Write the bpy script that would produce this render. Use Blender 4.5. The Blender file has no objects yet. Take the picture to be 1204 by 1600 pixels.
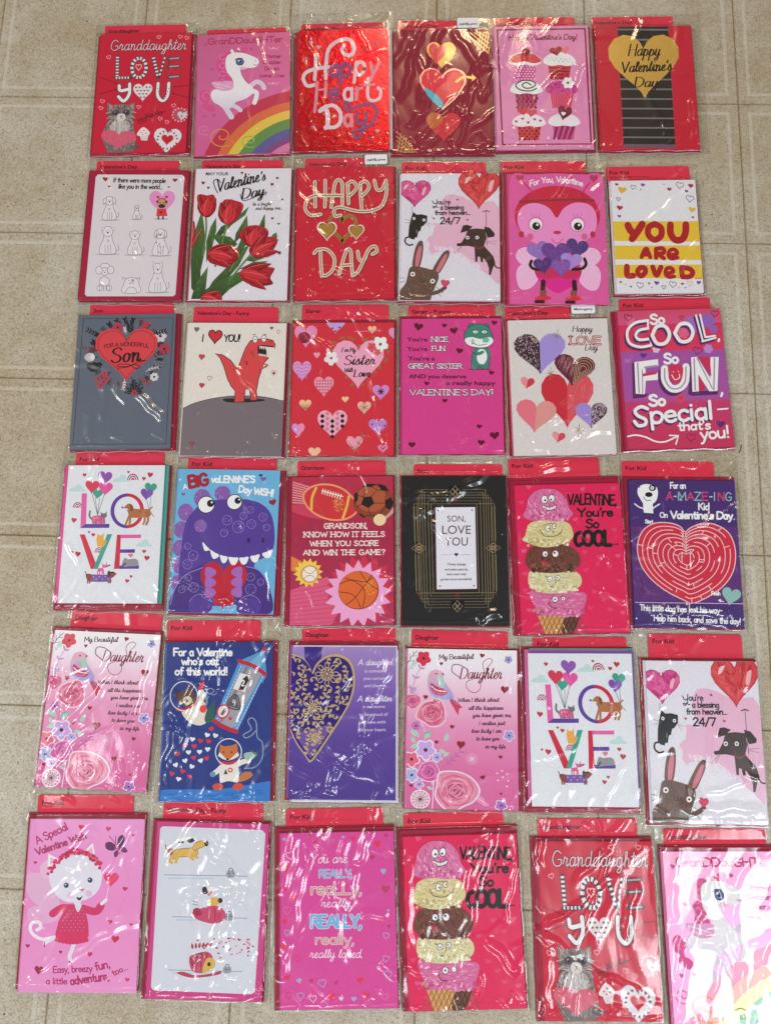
import bpy, math, random
import numpy as np
from mathutils import Vector, Matrix
from mathutils.geometry import tessellate_polygon

# ------------------------------------------------------------------ camera
scene = bpy.context.scene
COL = scene.collection
CAM_H = 0.93
FPX = 1203.0
PX, PY = math.radians(10.39), math.radians(1.377)
cd = bpy.data.cameras.new('camera')
cam = bpy.data.objects.new('camera', cd)
COL.objects.link(cam)
cam.location = (0, 0, CAM_H)
cam.rotation_euler = (PX, PY, 0)
cd.sensor_width = 36
cd.lens = FPX / 1600 * 36
cd.clip_start = 0.01
cd.clip_end = 50
scene.camera = cam

# ------------------------------------------------------------------ light
world = bpy.data.worlds.new('World')
scene.world = world
world.use_nodes = True
world.node_tree.nodes['Background'].inputs[0].default_value = (0.93, 0.96, 1.0, 1)
world.node_tree.nodes['Background'].inputs[1].default_value = 0.13

def area(name, loc, target, sx, sy, power, col):
    d = bpy.data.lights.new(name, 'AREA')
    d.shape = 'RECTANGLE'
    d.size, d.size_y = sx, sy
    d.energy = power
    d.color = col
    o = bpy.data.objects.new(name, d)
    COL.objects.link(o)
    o.location = loc
    o.rotation_euler = (Vector(target) - Vector(loc)).to_track_quat('-Z', 'Y').to_euler()
    return o

area('window_light', (1.50, -1.28, 2.4), (0.2, 0.0, 0), 0.80, 1.10, 60, (0.86, 0.94, 1.0))
area('left_fill_light', (-2.35, 0.10, 2.4), (-0.1, 0.1, 0), 0.8, 0.8, 52, (1.0, 0.985, 0.96))  # added main light from the left, kept outside the film's reflections
area('right_fill_light', (2.4, 1.4, 2.4), (0, 0.1, 0), 0.5, 0.5, 3, (1.0, 0.68, 0.42))  # weak orange light added to tint the right side
area('near_fill_light', (-0.7, -2.45, 2.4), (0, 0, 0), 0.8, 0.6, 34, (0.96, 0.98, 1.0))  # cool light added on the near side for softer, more even shadows
area('warm_lamp', (0.30, 3.35, 2.4), (0.1, 0.4, 0), 0.60, 0.40, 36, (1.0, 0.76, 0.48))
area('ceiling_bulb', (-1.43, -0.45, 2.4), (0, 0, 0), 0.14, 0.26, 3, (0.95, 0.97, 1.0))

scene.view_settings.view_transform = 'Standard'
scene.view_settings.look = 'None'
scene.view_settings.exposure = -0.15
scene.view_settings.gamma = 1.0
scene.cycles.transparent_max_bounces = 24
scene.cycles.max_bounces = 8
scene.cycles.sample_clamp_indirect = 6

# ------------------------------------------------------------------ colour
GAIN = 1.06

def lin(c):
    if isinstance(c, str):
        c = (int(c[0:2], 16), int(c[2:4], 16), int(c[4:6], 16))
    out = []
    for v in c[:3]:
        v = v / 255
        v = v / 12.92 if v <= 0.04045 else ((v + 0.055) / 1.055) ** 2.4
        out.append(min(0.84, v * GAIN))
    return (out[0], out[1], out[2], 1.0)

def mixc(a, b, t):
    pa = [int(a[i:i + 2], 16) for i in (0, 2, 4)]
    pb = [int(b[i:i + 2], 16) for i in (0, 2, 4)]
    return ''.join('%02x' % max(0, min(255, int(round(x + (y - x) * t)))) for x, y in zip(pa, pb))

# ------------------------------------------------------------------ materials
def new_mat(name):
    m = bpy.data.materials.new(name)
    m.use_nodes = True
    nt = m.node_tree
    return m, nt, nt.nodes['Principled BSDF']

def print_material(name, rough, metallic=0.0, coat=0.0, bump=0.0):
    m, nt, b = new_mat(name)
    at = nt.nodes.new('ShaderNodeAttribute')
    at.attribute_name = 'Col'
    nz = nt.nodes.new('ShaderNodeTexNoise')
    nz.inputs['Scale'].default_value = 900
    nz.inputs['Detail'].default_value = 2
    tc = nt.nodes.new('ShaderNodeTexCoord')
    nt.links.new(tc.outputs['Object'], nz.inputs['Vector'])
    mp = nt.nodes.new('ShaderNodeMapRange')
    mp.inputs['From Min'].default_value = 0.3
    mp.inputs['From Max'].default_value = 0.7
    mp.inputs['To Min'].default_value = 0.90
    mp.inputs['To Max'].default_value = 1.06
    nt.links.new(nz.outputs['Fac'], mp.inputs['Value'])
    mu = nt.nodes.new('ShaderNodeVectorMath')
    mu.operation = 'SCALE'
    nt.links.new(at.outputs['Color'], mu.inputs[0])
    nt.links.new(mp.outputs['Result'], mu.inputs['Scale'])
    nt.links.new(mu.outputs['Vector'], b.inputs['Base Color'])
    b.inputs['Roughness'].default_value = rough
    b.inputs['Metallic'].default_value = metallic
    b.inputs['Coat Weight'].default_value = coat
    b.inputs['Specular IOR Level'].default_value = 0.2
    b.inputs['Coat Roughness'].default_value = 0.15
    if bump:
        bp = nt.nodes.new('ShaderNodeBump')
        bp.inputs['Strength'].default_value = bump
        bp.inputs['Distance'].default_value = 0.0004
        n2 = nt.nodes.new('ShaderNodeTexNoise')
        n2.inputs['Scale'].default_value = 160
        n2.inputs['Detail'].default_value = 3
        nt.links.new(tc.outputs['Object'], n2.inputs['Vector'])
        nt.links.new(n2.outputs['Fac'], bp.inputs['Height'])
        nt.links.new(bp.outputs['Normal'], b.inputs['Normal'])
    return m

M_PRINT = print_material('printed_ink', 0.5)
M_FOIL = print_material('metallic_foil', 0.40, 0.45, 0.3, 0.35)
M_MIRROR = print_material('mirror_foil', 0.27, 0.8, 0.0, 1.0)
M_GLIT = print_material('glitter_ink', 0.35, 0.35, 0.2, 0.8)
M_PEARL = print_material('pearl_ink', 0.42, 0.15, 0.0, 0.25)
_b = M_PEARL.node_tree.nodes['Principled BSDF']
_b.inputs['Coat Weight'].default_value = 0.8
_b.inputs['Coat Roughness'].default_value = 0.3
_b.inputs['Thin Film Thickness'].default_value = 520
_b.inputs['Thin Film IOR'].default_value = 1.7
M_PAPER = print_material('card_stock', 0.55, 0, 0, 0.15)

def film_material(name, tint, crinkle, seed):
    m = bpy.data.materials.new(name)
    m.use_nodes = True
    nt = m.node_tree
    nt.nodes.clear()
    N, K = nt.nodes.new, nt.links.new
    out = N('ShaderNodeOutputMaterial')
    tr = N('ShaderNodeBsdfTransparent')
    tr.inputs[0].default_value = (*tint, 1)
    gl = N('ShaderNodeBsdfGlossy')
    gl.inputs['Roughness'].default_value = 0.12
    gl.inputs['Color'].default_value = (1, 1, 1, 1)
    lw = N('ShaderNodeLayerWeight')
    lw.inputs['Blend'].default_value = 0.5
    pw = N('ShaderNodeMath')
    pw.operation = 'POWER'
    pw.inputs[1].default_value = 4.5
    fr = N('ShaderNodeMath')
    fr.operation = 'MULTIPLY_ADD'
    fr.inputs[1].default_value = 0.75
    fr.inputs[2].default_value = 0.055
    fr.use_clamp = True
    tc = N('ShaderNodeTexCoord')
    mapn = N('ShaderNodeMapping')
    mapn.inputs['Location'].default_value = (seed * 3.1, seed * 1.7, 0)
    mapn.inputs['Rotation'].default_value = (0, 0, math.radians(-28 + seed * 12))
    mapn.inputs['Scale'].default_value = (1.0, 0.16, 1.0)
    K(tc.outputs['Object'], mapn.inputs['Vector'])
    n1 = N('ShaderNodeTexNoise')
    n1.inputs['Scale'].default_value = 45
    n1.inputs['Detail'].default_value = 2
    n1.inputs['Distortion'].default_value = 1.2
    K(mapn.outputs['Vector'], n1.inputs['Vector'])
    bp = N('ShaderNodeBump')
    bp.inputs['Strength'].default_value = crinkle
    bp.inputs['Distance'].default_value = 0.0012
    K(n1.outputs['Fac'], bp.inputs['Height'])
    K(bp.outputs['Normal'], gl.inputs['Normal'])
    K(bp.outputs['Normal'], lw.inputs['Normal'])
    K(lw.outputs['Facing'], pw.inputs[0])
    K(pw.outputs[0], fr.inputs[0])
    mx = N('ShaderNodeMixShader')
    K(fr.outputs[0], mx.inputs[0])
    g2 = N('ShaderNodeBsdfGlossy')
    g2.inputs['Roughness'].default_value = 0.32
    mg = N('ShaderNodeMixShader')
    mg.inputs[0].default_value = 0.55
    K(gl.outputs[0], mg.inputs[1])
    K(g2.outputs[0], mg.inputs[2])
    K(tr.outputs[0], mx.inputs[1])
    K(mg.outputs[0], mx.inputs[2])
    K(mx.outputs[0], out.inputs[0])
    return m

FILMS = [film_material('clear_film', (0.965, 0.965, 0.96), c, i) for i, c in enumerate((0.04, 0.09, 0.16, 0.30))]

# ------------------------------------------------------------------ fonts
# a single-stroke hand-lettered alphabet: cap height 10, x height 6
STROKE = {}
def _g(tab, txt):
    for line in txt.strip().split('\n'):
        ch, adv, rest = line.strip().split(' ', 2)
        tab[ch] = (float(adv), [[tuple(map(float, p.split(','))) for p in s.split()] for s in rest.split(';')])

UP = {}
_g(UP, '''
A 7.6 0,0 3.6,10;3.6,10 7.2,0;1.3,3.4 6,3.4
B 6.6 0.3,0 0.3,10;0.3,10 3.6,10 5.2,9 5,6.2 3,5.4 0.3,5.4;0.3,5.4 4,5.3 6,3.6 5.4,0.8 3.4,0 0.3,0
C 7 6,8.4 4,10 1.6,9 0.3,5 1.4,1.2 3.8,0 6.2,1.6
D 7.2 0.3,0 0.3,10;0.3,10 3.6,9.8 6.2,7.6 6.5,4 4.6,0.9 2.6,0.1 0.3,0
E 6 0.3,0 0.3,10;0.3,10 5.2,10;0.3,5.2 4.4,5.2;0.3,0 5.4,0
F 5.8 0.3,0 0.3,10;0.3,10 5.4,10;0.3,5.2 4.4,5.2
G 7.6 6,8.4 4,10 1.6,9 0.3,5 1.4,1.2 3.8,0 6.2,1.2 6.6,4.4;6.6,4.4 4,4.4
H 7.4 0.3,0 0.3,10;6.3,0 6.3,10;0.3,5.2 6.3,5.2
I 1.8 0.4,0 0.4,10
J 5 4,10 4,3 3,0.4 1.4,0.2 0.2,2
K 6.6 0.3,0 0.3,10;5.4,10 0.4,4.6;1.8,6 6,0
L 5.4 0.3,10 0.3,0;0.3,0 5,0
M 8.4 0.3,0 0.6,10;0.6,10 4,3;4,3 7.2,10;7.2,10 7.7,0
N 7.4 0.3,0 0.3,10;0.3,10 6.3,0;6.3,0 6.3,10
O 7.8 3.6,10 1.2,8.6 0.3,5 1.2,1.4 3.6,0 6,1.4 6.9,5 6,8.6 3.6,10
P 6.4 0.3,0 0.3,10;0.3,10 3.8,10 5.7,8.6 5.5,5.8 3.6,4.6 0.3,4.6
Q 7.8 3.6,10 1.2,8.6 0.3,5 1.2,1.4 3.6,0 6,1.4 6.9,5 6,8.6 3.6,10;4.4,2.6 7.2,-0.8
R 6.8 0.3,0 0.3,10;0.3,10 3.8,10 5.7,8.8 5.5,6.2 3.6,5.2 0.3,5.2;3,5.2 6.2,0
S 6.2 5.2,8.6 3.6,10 1.4,9.4 0.6,7.4 2.2,5.7 4.4,4.5 5.4,2.4 4.2,0.4 2,0 0.2,1.6
T 6.4 0,10 6.2,10;3.1,10 3.1,0
U 7.2 0.3,10 0.4,3 1.6,0.5 3.4,0 5.2,0.6 6.2,3 6.3,10
V 7 0,10 3.4,0;3.4,0 6.6,10
W 9.6 0,10 2.4,0;2.4,0 4.7,8.4;4.7,8.4 7,0;7,0 9.2,10
X 6.6 0.2,10 6.2,0;6,10 0,0
Y 6.6 0,10 3.2,5;3.2,5 6.2,10;3.2,5 3.2,0
Z 6.2 0.4,10 5.6,10;5.6,10 0.2,0;0.2,0 5.8,0
0 6.6 3,10 1,8.6 0.3,5 1,1.4 3,0 5,1.4 5.8,5 5,8.6 3,10
2 6 0.6,8 1.6,9.8 3.6,10 5,8.4 4.4,6 0.3,0;0.3,0 5.4,0
4 6.4 4.4,0 4.4,10;4.4,10 0.2,3;0.2,3 5.8,3
9 6 5.2,7 4,9.6 2,9.8 0.6,8 1,5.6 3,4.8 5.2,7;5.2,7 4.6,3 3,0
7 5.6 0.2,10 5.4,10;5.4,10 1.8,0
/ 5 0,-1 4,10.5
. 2.2 0.5,0 0.7,0.1
, 2.2 0.9,0.4 0.9,-0.4 0.2,-2
! 2.4 0.8,10 0.8,3.2;0.8,0 0.9,0.1
? 5.4 0.4,8 1.6,9.9 3.6,9.8 4.4,8 3.4,5.8 2.4,4.6 2.3,3;2.3,0 2.4,0.1
- 4.4 0.6,4.6 3.4,4.6
' 1.8 0.8,10 0.5,7.8
:  2 0.5,0 0.6,0.1;0.5,4 0.6,4.1
'''.replace(':  2', ': 2'))
LO = {}
_g(LO, '''
a 5.4 4,5 2.4,6 0.8,4.8 0.4,2.8 1,0.8 2.4,0 4,1.4;4.1,6 4.2,0
b 5.4 0.4,10 0.4,0;0.4,3.4 1.2,5.4 2.8,6 4.4,4.6 4.5,2.4 3.4,0.3 1.6,0 0.4,1.6
c 4.8 4,5 2.6,6 1,5 0.4,3 1,0.8 2.6,0 4.2,1
d 5.6 4,4.6 2.6,6 0.8,4.8 0.4,2.8 1,0.8 2.4,0 4,1.4;4.3,10 4.3,0
e 5.2 0.5,3 4.3,3.4;4.3,3.4 3.8,5.4 2.4,6 0.9,5 0.4,3 1,0.8 2.6,0 4.3,1
f 3.8 3.6,9.4 2.4,10 1.6,8.6 1.5,0;0.2,5.8 3.2,5.8
g 5.6 4,5 2.4,6 0.8,4.8 0.4,2.8 1,0.8 2.4,0.2 4,1.4;4.2,6 4.2,-2 3.2,-3.8 1.6,-3.8 0.6,-2.6
h 5.4 0.4,10 0.4,0;0.4,3.6 1.6,5.6 3,6 4.1,4.8 4.2,0
i 1.9 0.6,6 0.6,0;0.6,8.4 0.7,8.5
j 2.4 1.4,6 1.4,-2.4 0.6,-3.8 -0.4,-3.4;1.4,8.4 1.5,8.5
k 5 0.4,10 0.4,0;3.8,6 0.5,2.6;1.5,3.6 4.3,0
l 1.9 0.6,10 0.6,0
m 8 0.4,6 0.4,0;0.4,3.8 1.4,5.6 2.6,6 3.5,4.8 3.6,0;3.6,3.8 4.6,5.6 5.8,6 6.8,4.8 6.9,0
n 5.4 0.4,6 0.4,0;0.4,3.6 1.6,5.6 3,6 4.1,4.8 4.2,0
o 5.4 2.4,6 0.9,5 0.4,3 1,0.9 2.4,0 3.9,1 4.5,3 3.9,5 2.4,6
p 5.4 0.4,6 0.4,-3.6;0.4,3.6 1.4,5.6 2.8,6 4.4,4.6 4.5,2.4 3.4,0.3 1.6,0 0.4,1.6
q 5.6 4,4.6 2.6,6 0.8,4.8 0.4,2.8 1,0.8 2.4,0 4,1.4;4.3,6 4.3,-3.6
r 3.8 0.4,6 0.4,0;0.4,3.2 1.4,5.4 3.2,6
s 4.4 3.6,5.2 2.2,6 0.8,5.2 1,3.8 2.8,2.8 3.6,1.6 2.8,0.2 1.4,0 0.3,0.8
t 3.8 1.6,9 1.6,1.4 2.4,0.1 3.4,0.4;0.2,6 3.3,6
u 5.4 0.4,6 0.5,1.6 1.6,0.1 3,0.3 4.1,2;4.2,6 4.2,0
v 5 0.2,6 2.3,0;2.3,0 4.4,6
w 7.2 0.2,6 1.8,0;1.8,0 3.4,5;3.4,5 5,0;5,0 6.6,6
x 4.8 0.3,6 4.2,0;4.1,6 0.2,0
y 5 0.2,6 2.4,0.2;4.4,6 1.6,-2.4 0.2,-3.6
z 4.6 0.4,6 3.9,6;3.9,6 0.3,0;0.3,0 4.1,0
''')
SC = {}
_g(SC, '''
a 5.6 4.4,5.2 3.2,6 1.6,5.2 0.7,2.8 1.1,0.6 2.4,0.1 3.8,1.8 4.6,5.6;4.6,5.6 4.1,2 4.4,0.3 5.6,1.5
b 5 0,1.5 1.8,5 2.8,8.8 2.2,10 1.5,8.6 1,3 1.4,0.6 2.6,0 3.8,1.4 3.9,4 3,4.9;3,4.9 4.2,4.2 5,4.6
c 4.6 3.9,5 2.8,6 1.4,5 0.7,2.6 1.3,0.4 2.8,0 4.6,1.5
d 5.8 4.1,5.2 3,6 1.5,5.2 0.7,2.8 1.1,0.5 2.4,0.1 3.8,1.8 4.6,6 5,10;5,10 4.4,2.4 4.7,0.3 5.8,1.5
e 4.4 0.2,1.6 2.4,3 3.3,4.8 2.6,6 1.5,5.2 0.8,2.8 1.4,0.5 2.6,0 4.4,1.5
f 4 0.4,1.5 2.6,6 3.6,9 2.9,10 2.2,8.4 1.9,2 1.7,-2.6 1,-3.4 0.8,-2 2,0.2 4,1.5
g 5.4 4.4,5.2 3.2,6 1.6,5.2 0.7,2.8 1.1,0.6 2.4,0.1 3.8,1.8 4.6,5.6;4.6,5.6 4.2,-0.5 3.4,-3.4 2,-4 1.2,-2.8 2.8,-0.8 5.4,1.5
h 5.6 0,1.2 2,5.4 2.9,9 2.2,10 1.6,8.4 1.2,0;1.3,2.8 2.6,5.4 3.7,5.6 4,3.8 3.8,1 4.4,0.2 5.6,1.5
i 2.8 0,1.5 1.3,6;1.3,6 1,1.6 1.5,0.1 2.8,1.5;1.5,8.4 1.6,8.5
k 5.2 0,1.2 2,5.4 2.9,9 2.2,10 1.6,8.4 1.2,0;1.3,2.6 3,5.4 3.8,4.6 2.8,3 1.6,2.6;1.8,2.7 3.6,0.2 5.2,1.5
l 3 0,1.5 2,5.6 2.8,9 2.1,10 1.5,8.4 1.1,2 1.7,0.1 3,1.5
m 8 0.4,5.6 1,6 1.1,0;1.2,3 2.3,5.6 3.4,5.6 3.5,0;3.6,3 4.7,5.6 5.8,5.6 6.1,3.4 6,0.8 6.7,0.1 8,1.5
n 5.6 0.4,5.6 1,6 1.1,0;1.2,3 2.4,5.6 3.6,5.6 3.9,3.6 3.7,0.8 4.4,0.1 5.6,1.5
o 5 2.6,6 1.2,5 0.7,2.8 1.3,0.6 2.5,0.1 3.7,1.4 4,3.8 3.2,5.6 2.4,5.8;3.6,5.2 5,4.6
p 5.4 0,1.5 1.3,6;1.3,6 0.9,-3.8;1.2,3 2.4,5.6 3.8,5.2 4.2,3 3.4,0.6 2,0.1 1.4,0.8;3,0.3 5.4,1.5
r 4.2 0,1.5 1.2,6.4 1.4,5.4 3,5.2;3,5.2 2.5,1.6 3,0.1 4.2,1.5
s 4 0,1.5 1.9,6.2;1.9,6.2 2.9,3.4 2.8,1 1.6,0 0.5,0.8;2,0.1 4,1.5
t 3.4 0,1.5 1.6,5.6 2,9.6;2,9.6 1.2,2 1.8,0.1 3.4,1.5;0.1,6.8 3.4,7.2
u 5.4 0,1.5 1.1,6;1.1,6 0.9,1.6 1.7,0.1 3,1 3.9,5.8;3.9,5.8 3.8,1.4 4.3,0.2 5.4,1.5
v 5 0,1.5 1.2,5.8 1.5,1.4 2,0.1 3.2,1.8 3.9,5.4;3.9,5.4 5,4.8
w 7 0,1.5 1.1,6 1,1.4 1.8,0.1 3,1.4 3.5,5.8;3.5,5.8 3.5,1.4 4.2,0.1 5.4,1.8 5.9,5.4;5.9,5.4 7,4.8
x 4.8 0.4,5.4 1.4,6 3,0.2 4.8,1.5;4,6 0.6,0
y 5.4 0,1.5 1.1,6;1.1,6 0.9,1.8 1.8,0.4 3.2,1.6 4.1,5.8;4.1,5.8 3.8,-0.5 3,-3.4 1.7,-4 1,-2.8 2.6,-0.8 5.4,1.5
z 4.8 0.4,5 1.4,6 3.6,5.6;3.6,5.6 0.6,0.4;0.6,0.4 2.6,0.6 4.8,1.5
''')

# outline glyphs of Blender's own built-in typeface, cached one by one
GLYPH = {}
def load_glyphs():
    chars = [chr(i) for i in range(33, 127)]
    tmp = []
    for key, off in (('b', 0.0), ('B', 0.022)):
        for ch in chars:
            for body in (ch, '|' + ch + '|'):
                c = bpy.data.curves.new('t', 'FONT')
                c.body = body
                c.offset = off
                c.resolution_u = 3
                o = bpy.data.objects.new('t', c)
                COL.objects.link(o)
                tmp.append((key, ch, len(body) > 1, o))
        c = bpy.data.curves.new('t', 'FONT')
        c.body = '||'
        c.offset = off
        o = bpy.data.objects.new('t', c)
        COL.objects.link(o)
        tmp.append((key, '||', True, o))
    dg = bpy.context.evaluated_depsgraph_get()
    dg.update()
    ext = {}
    for key, ch, probe, o in tmp:
        me = o.evaluated_get(dg).to_mesh()
        co = np.empty(len(me.vertices) * 3)
        me.vertices.foreach_get('co', co)
        co = co.reshape(-1, 3)
        if probe:
            ext[key, ch] = co[:, 0].max() - co[:, 0].min()
        else:
            me.calc_loop_triangles()
            t = [tuple(x.vertices) for x in me.loop_triangles]
            GLYPH[key, ch] = [co[:, :2].copy(), t, 0]
        o.evaluated_get(dg).to_mesh_clear()
    for key in 'bB':
        cap = GLYPH[key, 'H'][0][:, 1].max()
        for ch in chars:
            g = GLYPH[key, ch]
            g[2] = (ext[key, ch] - ext[key, '||']) / cap
            g[0] = g[0] / cap
    for _, _, _, o in tmp:
        c = o.data
        bpy.data.objects.remove(o)
        bpy.data.curves.remove(c)
load_glyphs()

# ------------------------------------------------------------------ 2-D geometry
def catmull(pts, closed=False, n=5):
    P = [np.array(p, float) for p in pts]
    if len(P) < 3:
        return P
    if closed:
        Q = [P[-1]] + P + [P[0], P[1]]
        rng = range(1, len(P) + 1)
    else:
        Q = [2 * P[0] - P[1]] + P + [2 * P[-1] - P[-2]]
        rng = range(1, len(P))
    out = []
    for i in rng:
        a, b, c, d = Q[i - 1], Q[i], Q[i + 1], Q[i + 2]
        for k in range(n):
            t = k / n
            out.append(0.5 * (2 * b + (c - a) * t + (2 * a - 5 * b + 4 * c - d) * t * t + (3 * b - a - 3 * c + d) * t ** 3))
    if not closed:
        out.append(P[-1])
    return out

def ribbon(pts, w, caps=True, nib=None, closed=False, taper=False):
    """triangles of a line of width w; nib = thin/thick ratio of a pen held flat"""
    P = [np.array(p, float) for p in pts]
    Q = [P[0]]
    for p in P[1:]:
        if np.hypot(*(p - Q[-1])) > 1e-6:
            Q.append(p)
    P = Q
    if len(P) == 1:
        P = [P[0], P[0] + np.array((1e-3, 0))]
    n = len(P)
    V, T = [], []
    for i in range(n):
        a = P[i - 1] if (i > 0 or closed) else P[i]
        b = P[(i + 1) % n] if (i < n - 1 or closed) else P[i]
        d = b - a
        L = np.hypot(*d) or 1
        d = d / L
        ww = w
        if nib is not None:
            ww = w * (nib + (1 - nib) * abs(d[1]) ** 1.5)
        if taper:
            ww = w * (0.25 + 0.75 * math.sin(math.pi * min(1, max(0, i / (n - 1)))))
        nn = np.array((-d[1], d[0])) * ww / 2
        V += [P[i] + nn, P[i] - nn]
    m = n if closed else n - 1
    for i in range(m):
        a, b, c, d = 2 * i, 2 * i + 1, (2 * i + 2) % (2 * n), (2 * i + 3) % (2 * n)
        T += [(a, b, d), (a, d, c)]
    if caps and not closed:
        for e, s in ((0, -1), (n - 1, 1)):
            l, r = V[2 * e], V[2 * e + 1]
            rad = np.hypot(*(l - r)) / 2
            c = (l + r) / 2
            u = (l - r) / 2
            v = np.array((u[1], -u[0])) * s
            b0 = len(V)
            arc = [c + u * math.cos(t) + v * math.sin(t) for t in (math.pi / 4, math.pi / 2, 3 * math.pi / 4)]
            V += arc
            T += [(2 * e, b0, 2 * e + 1), (b0, b0 + 1, 2 * e + 1), (b0 + 1, b0 + 2, 2 * e + 1)]
    return V, T

def ribbon_z(V, n):
    """a line rises by a hair along its way so that it can cross itself"""
    k = np.minimum(np.arange(len(V)), 2 * n - 1) // 2 / max(1, n - 1)
    if len(V) > 2 * n:
        k[2 * n:2 * n + 3] = 0
    return k * 0.00001

def spread(boxes):
    """a small distinct height for every piece that overlaps another piece of the same call"""
    B = np.array(boxes)
    lv = np.zeros(len(B), int)
    for i in range(1, len(B)):
        m = (B[:i, 0] < B[i, 1]) & (B[:i, 1] > B[i, 0]) & (B[:i, 2] < B[i, 3]) & (B[:i, 3] > B[i, 2])
        used = set(lv[:i][m].tolist())
        k = 0
        while k in used:
            k += 1
        lv[i] = k
    return lv

def heart_pts(n=26, sharp=1.0):
    out = []
    for i in range(n):
        t = 2 * math.pi * (i + 0.0) / n
        x = 16 * math.sin(t) ** 3 / 32
        y = (13 * math.cos(t) - 5 * math.cos(2 * t) - 2 * math.cos(3 * t) - math.cos(4 * t)) / 29 + 0.088
        out.append((x, -y))
    return out
HEART = heart_pts()

def inside(p, poly):
    x, y = p
    r = False
    n = len(poly)
    for i in range(n):
        x1, y1 = poly[i]
        x2, y2 = poly[i - 1]
        if (y1 > y) != (y2 > y) and x < (x2 - x1) * (y - y1) / (y2 - y1) + x1:
            r = not r
    return r

def homography(src, dst):
    A, b = [], []
    for (x, y), (u, v) in zip(src, dst):
        A += [[x, y, 1, 0, 0, 0, -u * x, -u * y], [0, 0, 0, x, y, 1, -v * x, -v * y]]
        b += [u, v]
    h = np.linalg.solve(np.array(A, float), np.array(b, float))
    return np.append(h, 1).reshape(3, 3)

def clip_rect(poly, x0, x1, y0, y1):
    """Sutherland-Hodgman on a convex piece; vertices are (x, y, r, g, b)"""
    for ax, lim, sgn in ((0, x0, 1), (0, x1, -1), (1, y0, 1), (1, y1, -1)):
        out = []
        for i in range(len(poly)):
            a, b = poly[i - 1], poly[i]
            ia, ib = sgn * (a[ax] - lim) >= 0, sgn * (b[ax] - lim) >= 0
            if ia != ib:
                t = (lim - a[ax]) / (b[ax] - a[ax])
                out.append(a + (b - a) * t)
            if ib:
                out.append(b)
        poly = out
        if not poly:
            return []
    return poly

Z0, DZ, DS = 0.00006, 0.000012, 0.000005

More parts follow.
